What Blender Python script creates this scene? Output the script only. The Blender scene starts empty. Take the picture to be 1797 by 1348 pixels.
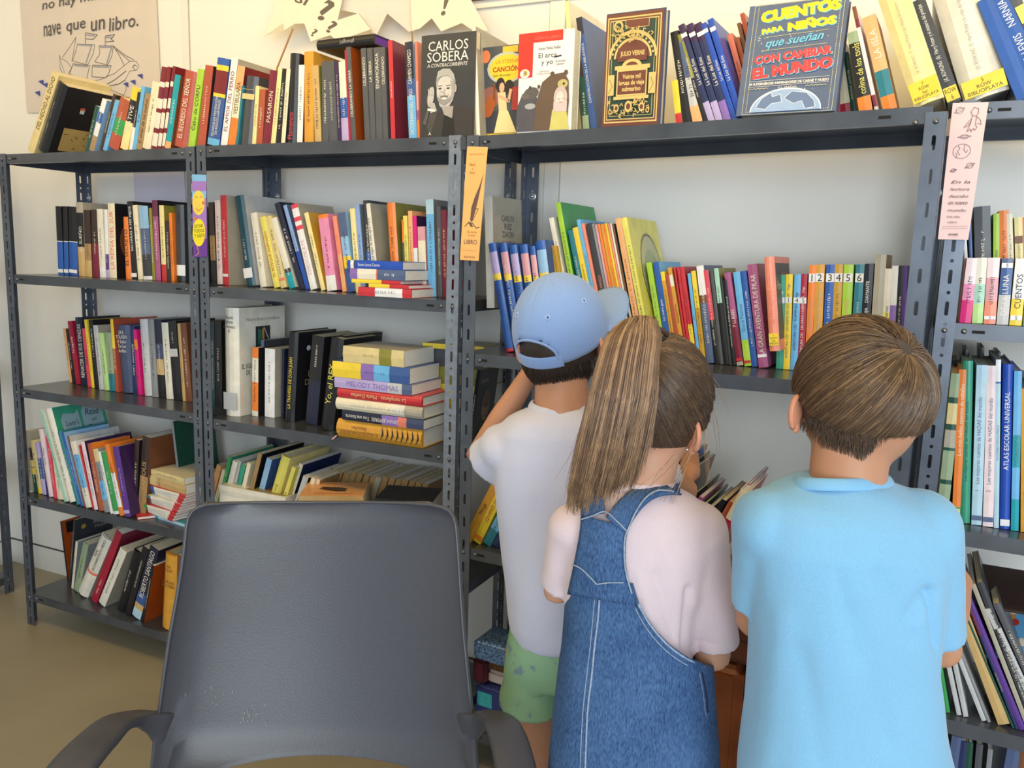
import bpy, bmesh, math, random
from mathutils import Vector, Matrix, noise
from mathutils.bvhtree import BVHTree

SC = bpy.context.scene
COL = SC.collection
rnd = random.Random(7)

# ------------------------------------------------------------------ camera
CAM_POS = Vector((2.8093, -1.8545, 1.3973))
YAW, PITCH, ROLL, FPX = -0.436, -0.1536, 0.0306, 1445.5
def cam_axes():
    cy, sy, cp, sp, cr, sr = math.cos(YAW), math.sin(YAW), math.cos(PITCH), math.sin(PITCH), math.cos(ROLL), math.sin(ROLL)
    f = Vector((sy*cp, cy*cp, sp)); r = Vector((cy, -sy, 0)); u = r.cross(f)
    return r*cr + u*sr, u*cr - r*sr, f
CR, CU, CF = cam_axes()
cam_data = bpy.data.cameras.new('camera')
cam_data.sensor_width = 36.0
cam_data.lens = FPX/1797*36.0
cam_data.clip_start = 0.05
cam = bpy.data.objects.new('camera', cam_data)
COL.objects.link(cam)
M = Matrix.Identity(4)
for i, a in enumerate((CR, CU, -CF)):
    for j in range(3): M[j][i] = a[j]
M.translation = CAM_POS
cam.matrix_world = M
SC.camera = cam

# ------------------------------------------------------------------ world, lights, exposure
w = bpy.data.worlds.new('world'); SC.world = w; w.use_nodes = True
w.node_tree.nodes['Background'].inputs[0].default_value = (0.60, 0.80, 1.0, 1)
w.node_tree.nodes['Background'].inputs[1].default_value = 0.84
def area(name, loc, target, sx, sy, power, col):
    l = bpy.data.lights.new(name, 'AREA'); l.shape = 'RECTANGLE'; l.size = sx; l.size_y = sy
    l.energy = power; l.color = col
    o = bpy.data.objects.new(name, l); COL.objects.link(o); o.location = loc
    o.rotation_euler = (Vector(target)-Vector(loc)).to_track_quat('-Z', 'Y').to_euler()
    return o
area('window_daylight', (4.6, -4.6, 1.75), (2.0, 0.2, 1.1), 4.2, 2.1, 172, (0.85, 0.94, 1.0))
area('ceiling_lamp', (1.6, -0.9, 2.55), (1.5, 0.37, 2.0), 3.6, 0.4, 25, (1.0, 0.70, 0.24))
SC.view_settings.view_transform = 'Standard'
SC.view_settings.look = 'None'
SC.view_settings.gamma = 1.0
SC.view_settings.exposure = 0.07
SC.view_settings.use_curve_mapping = False

# ------------------------------------------------------------------ helpers: surveying from the calibrated view
def ray(px, py): return CF + CR*((px-898.5)/FPX) + CU*((674-py)/FPX)
def on_z(px, py, z): d = ray(px, py); return CAM_POS + d*((z-CAM_POS.z)/d.z)
def on_y(px, py, y): d = ray(px, py); return CAM_POS + d*((y-CAM_POS.y)/d.y)
def proj(p):
    v = Vector(p)-CAM_POS; d = v.dot(CF)
    return 898.5+FPX*v.dot(CR)/d, 674-FPX*v.dot(CU)/d

class Frame:                       # a bookcase's own axes: S along the front, D into depth, Z up
    def __init__(s, o, yaw=0.0, tilt=0.0):
        s.o = Vector(o)
        s.H = Vector((math.cos(yaw), math.sin(yaw), 0)); s.tilt = tilt
        s.S = s.H + Vector((0, 0, tilt))
        s.D = Vector((-math.sin(yaw), math.cos(yaw), 0))
        s.Z = Vector((0, 0, 1))
    def pt(s, a, d, z): return s.o + s.S*a + s.D*d + s.Z*z
    def mat(s, a=0, d=0, z=0):
        m = Matrix.Identity(4)
        for i, v in enumerate((s.H, s.D, s.Z)):
            for j in range(3): m[j][i] = v[j]
        m.translation = s.pt(a, d, z); return m
    def s_from_px(s, px, d, z):
        v0 = s.pt(0, d, z)-CAM_POS; k = (px-898.5)/FPX
        return -(v0.dot(CR)-k*v0.dot(CF))/(s.S.dot(CR)-k*s.S.dot(CF))
    def sz_from_px(s, px, py, d):
        q = s.pt(0, d, 0); r = ray(px, py); t = (q-CAM_POS).dot(s.D)/r.dot(s.D)
        v = CAM_POS + r*t - s.o
        a = v.dot(s.H); return a, v.z-s.tilt*a
    def d_from_px(s, px, py, z):
        q = s.pt(0, 0, z); r = ray(px, py); t = (q.z-CAM_POS.z)/r.z
        return (CAM_POS + r*t - s.o).dot(s.D)
FAB = Frame((0, 0, 0))
FC = Frame((1.8034, -0.0067, 0), -0.0679, 0.013)
FD = Frame((2.874, -0.0144, 0), -0.0244, 0.0)

# ------------------------------------------------------------------ materials
def lin(c):
    return tuple((x/12.92 if x <= 0.04045 else ((x+0.055)/1.055)**2.4) for x in (v/255.0 for v in c))
MATS = {}
def mat(rgb, rough=0.5, metal=0.0, var=0.06, scale=30.0, bump=0.0, spec=0.5, name=None, coat=0.0, k=None, sheen=0.0):
    key = k or (tuple(rgb), rough, metal, var, scale, bump, spec, coat, sheen)
    if key in MATS: return MATS[key]
    m = bpy.data.materials.new(name or 'mat_%d_%d_%d' % tuple(rgb)); m.use_nodes = True
    nt = m.node_tree; b = nt.nodes['Principled BSDF']; L = lin(rgb)
    b.inputs['Roughness'].default_value = rough; b.inputs['Metallic'].default_value = metal
    b.inputs['Specular IOR Level'].default_value = spec
    b.inputs['Coat Weight'].default_value = coat; b.inputs['Coat Roughness'].default_value = 0.15
    b.inputs['Sheen Weight'].default_value = sheen
    tc = nt.nodes.new('ShaderNodeTexCoord'); n = nt.nodes.new('ShaderNodeTexNoise')
    n.inputs['Scale'].default_value = scale; n.inputs['Detail'].default_value = 4
    nt.links.new(tc.outputs['Object'], n.inputs['Vector'])
    r = nt.nodes.new('ShaderNodeValToRGB')
    r.color_ramp.elements[0].position = .3; r.color_ramp.elements[1].position = .7
    r.color_ramp.elements[0].color = tuple(max(0, v*(1-var)) for v in L)+(1,)
    r.color_ramp.elements[1].color = tuple(min(1, v*(1+var)) for v in L)+(1,)
    nt.links.new(n.outputs['Fac'], r.inputs['Fac']); nt.links.new(r.outputs['Color'], b.inputs['Base Color'])
    if bump:
        bp = nt.nodes.new('ShaderNodeBump'); bp.inputs['Strength'].default_value = bump; bp.inputs['Distance'].default_value = 0.002
        nt.links.new(n.outputs['Fac'], bp.inputs['Height']); nt.links.new(bp.outputs['Normal'], b.inputs['Normal'])
    MATS[key] = m; return m

# ------------------------------------------------------------------ object helpers
def tag(o, label=None, cat=None, group=None, kind=None):
    if label: o['label'] = label
    if cat: o['category'] = cat
    if group: o['group'] = group
    if kind: o['kind'] = kind
    return o
def empty(name, m=None, **k):
    o = bpy.data.objects.new(name, None); COL.objects.link(o); o.empty_display_size = .02
    if m is not None: o.matrix_world = m
    return tag(o, **k)
def link(name, me, parent=None, m=None, smooth=False):
    o = bpy.data.objects.new(name, me); COL.objects.link(o)
    if parent is not None: o.parent = parent
    if m is not None: o.matrix_local = m
    if smooth:
        me.polygons.foreach_set('use_smooth', [True]*len(me.polygons))
    return o
def mesh_obj(name, verts, faces, mats, parent=None, m=None, mi=None, smooth=False):
    me = bpy.data.meshes.new(name); me.from_pydata([tuple(v) for v in verts], [], faces)
    if not isinstance(mats, (list, tuple)): mats = [mats]
    for x in mats: me.materials.append(x)
    if mi: me.polygons.foreach_set('material_index', mi)
    me.update()
    return link(name, me, parent, m, smooth)
class MB:
    def __init__(s): s.v = []; s.f = []; s.mi = []
    def add(s, vs, fs, mi=0):
        n = len(s.v); s.v += [tuple(v) for v in vs]; s.f += [tuple(i+n for i in f) for f in fs]; s.mi += [mi]*len(fs)
    def box(s, x0, y0, z0, x1, y1, z1, mi=0):
        s.add([(x0,y0,z0),(x1,y0,z0),(x1,y1,z0),(x0,y1,z0),(x0,y0,z1),(x1,y0,z1),(x1,y1,z1),(x0,y1,z1)],
              [(0,3,2,1),(4,5,6,7),(0,1,5,4),(1,2,6,5),(2,3,7,6),(3,0,4,7)], mi)
    def poly(s, pts, mi=0): s.add(pts, [tuple(range(len(pts)))], mi)
    def obj(s, name, mats, parent=None, m=None, smooth=False):
        return mesh_obj(name, s.v, s.f, mats, parent, m, s.mi, smooth)
def basis(x, y, o):
    x = Vector(x).normalized(); y = Vector(y); z = x.cross(y).normalized(); y = z.cross(x)
    m = Matrix.Identity(4)
    for i, v in enumerate((x, y, z)):
        for j in range(3): m[j][i] = v[j]
    m.translation = Vector(o); return m

TXT = {}
def text_data(txt, bold=0.0, shear=0.0):
    key = (txt, bold, shear)
    if key in TXT: return TXT[key]
    cu = bpy.data.curves.new('t', 'FONT'); cu.body = txt; cu.size = 1.0; cu.resolution_u = 2
    cu.offset = bold; cu.shear = shear; cu.fill_mode = 'FRONT'; cu.align_x = 'CENTER'; cu.space_line = 0.95
    o = bpy.data.objects.new('t', cu)
    me = o.to_mesh(); vs = [v.co.copy() for v in me.vertices]; fs = [tuple(p.vertices) for p in me.polygons]
    o.to_mesh_clear(); bpy.data.objects.remove(o); bpy.data.curves.remove(cu)
    if not vs: vs = [Vector((0,0,0))]
    x0 = min(v.x for v in vs); x1 = max(v.x for v in vs); y0 = min(v.y for v in vs); y1 = max(v.y for v in vs)
    TXT[key] = (vs, fs, x0, x1, y0, y1); return TXT[key]
def text(txt, W, H, m, col, parent, name='title', bold=0.0, shear=0.0, stretch=1.0):
    vs, fs, x0, x1, y0, y1 = text_data(txt, bold, shear)
    if not fs: return None
    w, h = x1-x0, y1-y0; sx = W/w; sy = H/h
    if stretch is not None:
        if sx > sy*stretch: sx = sy*stretch
        elif sy > sx*1.6: sy = sx*1.6
    cx, cy = (x0+x1)/2, (y0+y1)/2
    return mesh_obj(name, [((v.x-cx)*sx, (v.y-cy)*sy, 0) for v in vs], fs, mat(col, .45, k=('ink',)+tuple(col)), parent, m)
def dashes(W, H, m, col, parent, seed, name='title'):
    r = random.Random(seed); b = MB(); x = -W/2
    while x < W/2-H*.3:
        if r.random() < .16: x += H*.5; continue
        hh = H*(.55+.45*r.random()); ww = H*r.uniform(.12, .2)
        b.add([(x,-hh/2,0),(x+ww,-hh/2,0),(x+ww,hh/2,0),(x,hh/2,0)], [(0,1,2,3)])
        if r.random() < .6:
            yy = r.choice((-hh/2, 0, hh/2-ww)); b.add([(x+ww,yy,0),(x+ww+H*.3,yy,0),(x+ww+H*.3,yy+ww,0),(x+ww,yy+ww,0)], [(0,1,2,3)])
        x += H*r.uniform(.5, .75)
    if b.f: return b.obj(name, mat(col, .45, k=('ink',)+tuple(col)), parent, m)
# ------------------------------------------------------------------ the room
WY = 0.372; WX = -0.634
m_wall = mat((238, 234, 227), .55, var=.02, scale=3, bump=.05, name='painted_panel_wall')
m_floor = mat((160, 148, 124), .42, var=.10, scale=2.2, bump=.04, name='polished_concrete_floor')
m_trim = mat((230, 227, 220), .4, var=.02)
m_gap = mat((70, 66, 62), .8)
def struct(name, b, m): o = b.obj(name, m); o['kind'] = 'structure'; return o
b = MB(); b.box(WX-.1, -6, -.1, 7, WY+.1, 0); struct('floor', b, m_floor)
b = MB(); b.box(WX-.1, WY, 0, 7, WY+.1, 2.7); struct('wall_back', b, m_wall)
b = MB(); b.box(WX-.1, -6, 0, WX, WY, 2.7); struct('wall_left', b, m_wall)
b = MB(); b.box(WX-.1, -6, 2.7, 7, WY+.1, 2.8); struct('ceiling', b, mat((225, 214, 190), .7, var=.02, scale=3))
# base panel joint along both walls, vertical panel joints and cable trunking
b = MB(); b.box(WX, WY-.004, .0, 7, WY, .102); b.box(WX, WY-.0042, .104, 7, WY-.0002, .108, 1); struct('baseboard_back', b, [m_trim, m_gap])
b = MB(); b.box(WX, -6, 0, WX+.004, WY, .102); b.box(WX+.0002, -6, .104, WX+.0042, WY, .108, 1); struct('baseboard_left', b, [m_trim, m_gap])
def vjoint(name, px, py, w):
    x = on_y(px, py, WY).x; b = MB(); b.box(x-w/2, WY-.006, .11, x+w/2, WY, 2.69)
    b.box(x-w/2-.002, WY-.003, .11, x-w/2, WY-.0005, 2.69, 1); b.box(x+w/2, WY-.003, .11, x+w/2+.002, WY-.0005, 2.69, 1)
    struct(name, b, [m_trim, mat((176, 170, 156), .8)])
vjoint('trim_1', 327, 60, .03); vjoint('trim_2', 966, 400, .045)
p0 = on_y(832, 14, WY); p1 = on_y(985, -2, WY)
b = MB(); b.box(p0.x-.25, WY-.012, p0.z-.006, p1.x+.9, WY, p0.z+.006); struct('trim_3', b, [m_trim])
p0 = on_y(812, 5, WY); p1 = on_y(905, -3, WY)
fr = empty('wooden_frame', Matrix.Translation((p0.x, WY-.02, p0.z)), label='brown wooden picture frame edge high on the wall above the bears book', cat='frame')
b = MB(); wl = p1.x-p0.x
b.box(0, -.004, 0, wl, .018, .03); b.box(0, -.004, .37, wl, .018, .4); b.box(0, -.004, .03, .03, .018, .37); b.box(wl-.03, -.004, .03, wl, .018, .37)
b.obj('moulding', mat((132, 84, 52), .45, var=.25, scale=40), fr)
b = MB(); b.box(.03, .006, .03, wl-.03, .014, .37); b.obj('panel', mat((205, 190, 160), .7), fr)

# ------------------------------------------------------------------ metal bookcases
m_steel = mat((98, 104, 116), .34, metal=.5, var=.18, scale=14, bump=.06, name='grey_painted_steel')
m_steel2 = mat((86, 90, 98), .27, metal=.45, var=.22, scale=9, bump=.05, name='grey_painted_steel_shelf')
m_bolt = mat((120, 122, 126), .3, metal=.9)
FL = .037
def perf_strip(b, H, rounds=True, pitch=.062, slot=.028, hw=.0035, side=0):
    # perforated steel flange: in the (u, z) plane, holes are real; side 0 = front flange (u along x), 1 = side flange (u along y)
    def P(u, w, z): return (u, w, z) if side == 0 else (w, u, z)
    th = .0016; z = 0.0; cells = []
    while z < H-1e-6:
        L = pitch*.64; cells.append((z, min(z+L, H), 'slot')); z += L
        if z >= H: break
        L2 = pitch*.36; cells.append((z, min(z+L2, H), 'round' if rounds else None)); z += L2
    c = FL/2
    for w in (0, th):
        for u0, u1 in ((0, c-hw), (c+hw, FL)): b.add([P(u0,w,0), P(u1,w,0), P(u1,w,H), P(u0,w,H)], [(0,1,2,3)])
    for z0, z1, kd in cells:
        cz = (z0+z1)/2; hh = slot/2 if kd == 'slot' else hw
        if kd is None or hh > (z1-z0)/2-.0015:
            for w in (0, th): b.add([P(c-hw,w,z0), P(c+hw,w,z0), P(c+hw,w,z1), P(c-hw,w,z1)], [(0,1,2,3)])
            continue
        arc = [(c+hw*math.cos(a), hw*math.sin(a)) for a in (math.pi*k/6 for k in range(7))]
        up = [(u, cz+hh-hw+q) for u, q in arc]; dn = [(u, cz-hh+hw-q) for u, q in arc]
        for w in (0, th):
            b.add([P(c+hw,w,z1), P(c-hw,w,z1)]+[P(u,w,q) for u, q in reversed(up)], [tuple(range(9))])
            b.add([P(c+hw,w,z0), P(c-hw,w,z0)]+[P(u,w,q) for u, q in reversed(dn)], [tuple(range(9))])
        loop = up+list(reversed(dn)); n = len(loop)
        b.add([P(u,0,q) for u, q in loop]+[P(u,th,q) for u, q in loop], [(i, n+i, n+(i+1)%n, (i+1)%n) for i in range(n)])
    for u in (0, FL): b.add([P(u,0,0),P(u,th,0),P(u,th,H),P(u,0,H)], [(0,1,2,3)])
    b.add([P(0,0,H),P(FL,0,H),P(FL,th,H),P(0,th,H)], [(0,1,2,3)])
POSTM = {}
m_glare = mat((136, 144, 158), .36, metal=.45, var=.16, scale=60, bump=.08, name='speckled_steel_painted_glare')  # same grey post steel, lightened: window glare put into its colour
def glare_mesh(me):
    c = me.copy(); c.materials.clear(); c.materials.append(m_glare); return c
def post_mesh(H, rounds):
    k = (round(H, 3), rounds)
    if k in POSTM: return POSTM[k]
    b = MB(); perf_strip(b, H, rounds, side=0); perf_strip(b, H, rounds, side=1)
    me = bpy.data.meshes.new('post'); me.from_pydata(b.v, [], b.f); me.materials.append(m_steel); me.update()
    POSTM[k] = me; return me
def dome(b, c, r, h, ax=(0,-1,0), n=8):
    ax = Vector(ax); t = ax.orthogonal().normalized(); bt = ax.cross(t); c = Vector(c)
    vs = []; fs = []
    for k, (rr, hh) in enumerate(((r,0),(r*.85,h*.6),(r*.45,h*.95))):
        for i in range(n):
            a = 2*math.pi*i/n; vs.append(c+t*(rr*math.cos(a))+bt*(rr*math.sin(a))+ax*hh)
    for k in range(2):
        for i in range(n): fs.append((k*n+i, k*n+(i+1)%n, (k+1)*n+(i+1)%n, (k+1)*n+i))
    fs.append(tuple(range(2*n, 3*n))); b.add(vs, fs)
LIPH = .031
def bookcase(fr_, W, dep, zs, label, rounds=True, Hpost=None, glare_post=None, group='grey steel bookcases along the back wall'):
    H = (Hpost or zs[0])+.002
    u = empty('bookcase', fr_.mat(), label=label, cat='bookcase', group=group)
    me = post_mesh(H, rounds)
    for (x, y, sx, sy) in ((0,0,1,1),(W,0,-1,1),(0,dep,1,-1),(W,dep,-1,-1)):
        m = Matrix.Translation((x, y, 0)) @ Matrix.Diagonal((sx, sy, 1, 1))
        p = link('post', me if glare_post != (x > 0, y > 0) else glare_mesh(me), u, m)
    for z in zs:
        b = MB(); e = .003
        b.box(e, e, z-.0012, W-e, dep-e, z)                       # tray
        b.box(e, e, z-LIPH, W-e, e+.0014, z-.0012); b.box(e, dep-e-.0014, z-LIPH, W-e, dep-e, z-.0012)
        b.box(e, e+.0014, z-LIPH, e+.0014, dep-e-.0014, z-.0012); b.box(W-e-.0014, e+.0014, z-LIPH, W-e, dep-e-.0014, z-.0012)
        b.box(e, e+.0014, z-LIPH, W-e, e+.012, z-LIPH+.0012); b.box(e, dep-e-.012, z-LIPH, W-e, dep-e-.0014, z-LIPH+.0012)
        b.box(.07, e+.0014, z-.009, W-.07, .012, z-.0012)
        sh = b.obj('shelf', m_steel2, u, Matrix.Rotation(-math.atan(fr_.tilt), 4, 'Y'))
        for xx in (FL+.03, W-FL-.06):
            sl = MB(); sl.box(xx, e-.0004, z-LIPH/2-.003, xx+.022, e+.0002, z-LIPH/2+.003)
            sl.obj('slot', mat((14, 14, 15), .8), sh)
        for xx in (FL*.5, W-FL*.5, FL+.016, W-FL-.016):
            bb = MB(); dome(bb, (xx, (-.0002 if xx in (FL*.5, W-FL*.5) else e), z-LIPH*.5), .0055, .004); bb.obj('bolt', m_bolt, u, smooth=True)
    # washer on rear posts and corner gusset at the top
    for xx in (FL*.5, W-FL*.5):
        bb = MB(); dome(bb, (xx, dep-.0016, zs[0]-.12), .012, .0015, n=12); dome(bb, (xx, dep-.0032, zs[0]-.12), .006, .004); bb.obj('washer', mat((190,192,196), .35, metal=.8), u, smooth=True)
    return u
DEP = .325
ZA = [1.686, 1.284, .886, .494, .1245]
ZB = [1.689, 1.280, .878, .486, .12]
ZC = [1.686, 1.149, .633, .1196]
ZD = [1.7128, 1.294, .877, .470, .10]
bookcase(Frame((0,0,0)), .896, DEP, ZA, 'grey steel bookcase at the far left, five shelves of mostly novels')
bookcase(Frame((.9,0,0)), .888, DEP, ZB, 'grey steel bookcase behind the plastic chair with a tall book pile on it', glare_post=(True, False))
bookcase(FC, 1.055, DEP, ZC, 'wide grey steel bookcase in front of which the children stand', rounds=False, glare_post=None)
bookcase(FD, .95, DEP, ZD, 'grey steel bookcase at the right edge holding atlas and fairy tale books')
# the bookcase standing against the left wall, only its end in view
lw = Frame((WX+.36, -.55-.0, 0), math.pi/2, 0)
pf = on_z(22, 1037, 0)
lw = Frame((pf.x+.01, pf.y-.9, 0), math.pi/2, 0)
bookcase(lw, .9, .30, [1.70, 1.3, .9, .5, .07], 'dark bookcase against the left wall, only its perforated end post visible', group='side wall bookcase')
# ------------------------------------------------------------------ books
PAL = {k: tuple(int(v[i:i+2], 16) for i in (0, 2, 4)) for k, v in (x.split(':') for x in '''
red:c8303a crimson:a8203a darkred:7c1e28 wine:7a2038 brick:b4523c rust:b0583a orange:ee8230 coral:e8806a salmon:ee9078 peach:f0b078
gold:d89c38 mustard:c89a30 yellow:f2d23c lemon:e6dc6a paleyellow:f0e0a0 cream:ece0c4 ivory:e6e0d2 sand:dcc890 tan:caa870 kraft:a8875a
brown:7a4a30 darkbrown:3c2a26 black:1c1b20 charcoal:3a3c42 darkgrey:55565c grey:8e9094 lightgrey:c4c4c6 greige:b0a898 white:ecebee
navy:24305e darknavy:20243c blue:2c5cb0 royalblue:2450b8 skyblue:6cb4e8 paleblue:b4d4e6 ltblue:92bce4 periwinkle:8ca8dc teal:2c7c8c darkteal:1c4858
turquoise:10a0b0 mint:a8d4c0 seagreen:3c9c80 green:3a9c54 darkgreen:1c4c3c lime:a8d040 lightgreen:b8dc90 sage:98a888 olive:8c8838
purple:5c3490 darkpurple:3a2050 violet:8c6cb8 lilac:b8a8d8 mauve:a85888 magenta:d81878 pink:e890b8 dustypink:dca0a8 paleandpink:f0dadf slate:54648a slatenavy:404a6c
denimblue:3c5c9a fire:a04818 plum:6c2848 redpink:e0485c leather:4a4a50'''.split())}
PNAME = dict(crimson='crimson red', darkred='dark red', paleyellow='pale yellow', ltblue='light blue', skyblue='sky blue', royalblue='royal blue', darknavy='dark navy',
 lightgrey='light grey', darkgrey='dark grey', darkbrown='dark brown', darkteal='dark teal', lightgreen='light green', darkgreen='dark green', paleblue='pale blue',
 darkpurple='dark purple', dustypink='dusty pink', paleandpink='pinkish white', slatenavy='slate navy', denimblue='denim blue', fire='burnt orange', redpink='pinkish red',
 seagreen='sea green', leather='black leather')
def cname(k): return PNAME.get(k, k)
m_pages = mat((226, 212, 180), .85, var=.08, scale=120, name='book_pages')
m_pages_w = mat((232, 228, 218), .85, var=.05, scale=120, name='white_book_pages')
def cmat(k): return mat(PAL[k], .38, var=.10, scale=25, spec=.45, coat=.12, name='cover_'+k)
BOOKS = []
def book_mesh(t, w, h, bands, side, hard=False, back=None, pages=None):
    """cover: a folded hull (spine + two boards); local x thickness, y away from the spine, z height. bands = [(top fraction, colour)]"""
    th = min(.0026 if hard else .0012, t*.2); rr = (t*.22 if hard else t*.06)
    outer = [(0, w)]
    n = 4 if hard else 2
    for i in range(n+1):
        a = i/n; x = t*a; y = rr*(abs(2*a-1)**2.0)
        outer.append((x, y))
    outer.append((t, w))
    inner = [(t-th, w), (t-th, rr+th), (th, rr+th), (th, w)]
    prof = outer+inner; N = len(prof); cols = []
    for _, c in bands:
        if c not in cols: cols.append(c)
    if side not in cols: cols.append(side)
    bk = back or side
    if bk not in cols: cols.append(bk)
    levels = [0.0]+[f*h for f, _ in bands]; vs = []; fs = []; mi = []
    for z in levels: vs += [(x, y, z) for x, y in prof]
    for k in range(len(bands)):
        for i in range(N):
            j = (i+1) % N; fs.append((k*N+i, k*N+j, (k+1)*N+j, (k+1)*N+i))
            if i == 0: c = bk
            elif i == len(outer)-2: c = side
            elif i < len(outer)-1: c = bands[k][1]
            else: c = side
            mi.append(cols.index(c))
    fs.append(tuple(reversed(range(N)))); mi.append(cols.index(bands[0][1]))
    top = len(levels)-1
    fs.append(tuple(top*N+i for i in range(N))); mi.append(cols.index(bands[-1][1]))
    return vs, fs, mi, [cmat(c) for c in cols], th, rr
def lum(c): r, g, b = PAL[c]; return .3*r+.59*g+.11*b
def make_book(m, t, w, h, bands, side, label, group, hard=False, txt=None, tc=None, art=None, seed=0, dirn=1, sticker=None, back=None, tz=(.12, .9), pages=None):
    root = empty('book', m, label=label, cat='book', group=group)
    vs, fs, mi, ms, th, rr = book_mesh(t, w, h, bands, side, hard, back)
    cv = mesh_obj('cover', vs, fs, ms, root, None, mi)
    ins = .003 if hard else .0006
    b = MB(); b.box(th, rr+th, ins, t-th, w-ins-.0005, h-ins); b.obj('pages', pages or (m_pages_w if (seed % 3 == 0) else m_pages), root)
    y = -.0003
    if txt != '-':
        c = None
        cc = bands[len(bands)//2][1] if len(bands) > 1 else bands[0][1]
        c = tc or ((232, 226, 214) if lum(cc) < 130 else (52, 46, 52))
        z0, z1 = tz[0]*h, tz[1]*h
        if dirn == 1: mm = basis((0,0,1), (-1,0,0), (t/2, y, (z0+z1)/2))
        elif dirn == -1: mm = basis((0,0,-1), (1,0,0), (t/2, y, (z0+z1)/2))
        else: mm = basis((1,0,0), (0,0,1), (t/2, y, (z0+z1)/2))
        if txt:
            if dirn == 0: text(txt, t*.84, (z1-z0), mm, c, cv)
            else: text(txt, (z1-z0), t*.5, mm, c, cv)
        elif t > .009:
            q = rnd.random(); L = (z1-z0)*(.45+.4*q)
            dashes(L, min(t*.38, .008), mm, c, cv, seed)
    if sticker:
        for (f0, f1, sc, st) in sticker:
            b = MB(); n_ = 4 if hard else 2
            b.add([(t*.03,y-.0002,f0*h),(t*.97,y-.0002,f0*h),(t*.97,y-.0002,f1*h),(t*.03,y-.0002,f1*h)], [(0,1,2,3)])
            s_ = b.obj('sticker', mat(PAL[sc], .4), cv)
            if st: text(st, t*.8, (f1-f0)*h*.8, basis((1,0,0), (0,0,1), (t/2, y-.0005, (f0+f1)/2*h)), (60, 50, 20), s_, stretch=1.0)
    if art: art(cv, t, w, h)
    BOOKS.append(root); return root

def parse(line):
    a, _, tx = line.partition('|')
    tk = a.split(); nums = []; kw = {}
    while tk and (tk[0].lstrip('-').replace('.', '').isdigit()): nums.append(float(tk.pop(0)))
    col = tk.pop(0) if tk else 'grey'
    for k in tk:
        p, _, q = k.partition('='); kw[p] = q if q else True
    return nums, col, kw, (tx.strip() or None)
ARTS = {}
def size_word(t, h, hm):
    a = 'thick' if t > .034 else ('slim' if t < .012 else '')
    b = 'tall' if h > hm*1.14 else ('short' if h < hm*.86 else '')
    return (b+' '+a).strip()
USED = set()
ORD = 'first second third fourth fifth sixth seventh eighth ninth tenth eleventh twelfth thirteenth fourteenth fifteenth sixteenth seventeenth eighteenth nineteenth twentieth'.split()
def ordn(q): return ORD[q] if q < 20 else ('twenty-'+ORD[q-20] if q < 29 else 'thirtieth')
def short(d): return ' '.join(x for x in d.split() if x not in ('tall', 'short', 'thick', 'slim'))
def pick_label(d, p, nx, q, place):
    c = []
    if p and nx: c.append('%s book between the %s and %s ones, %s' % (d, p, nx, place))
    if p and nx: c.append('%s book between %s and %s, %s' % (d, p, nx, place))
    if p: c.append('%s book right of the %s one, %s' % (d, p, place))
    if nx: c.append('%s book left of the %s one, %s' % (d, nx, place))
    c.append('%s book, %s from the left, %s' % (d, ordn(q), place)); c.append('%s book %s from left, %s' % (short(d), ordn(q), place))
    for x in c:
        if x not in USED and len(x.split()) <= 16: return x
    return c[-1]
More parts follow.
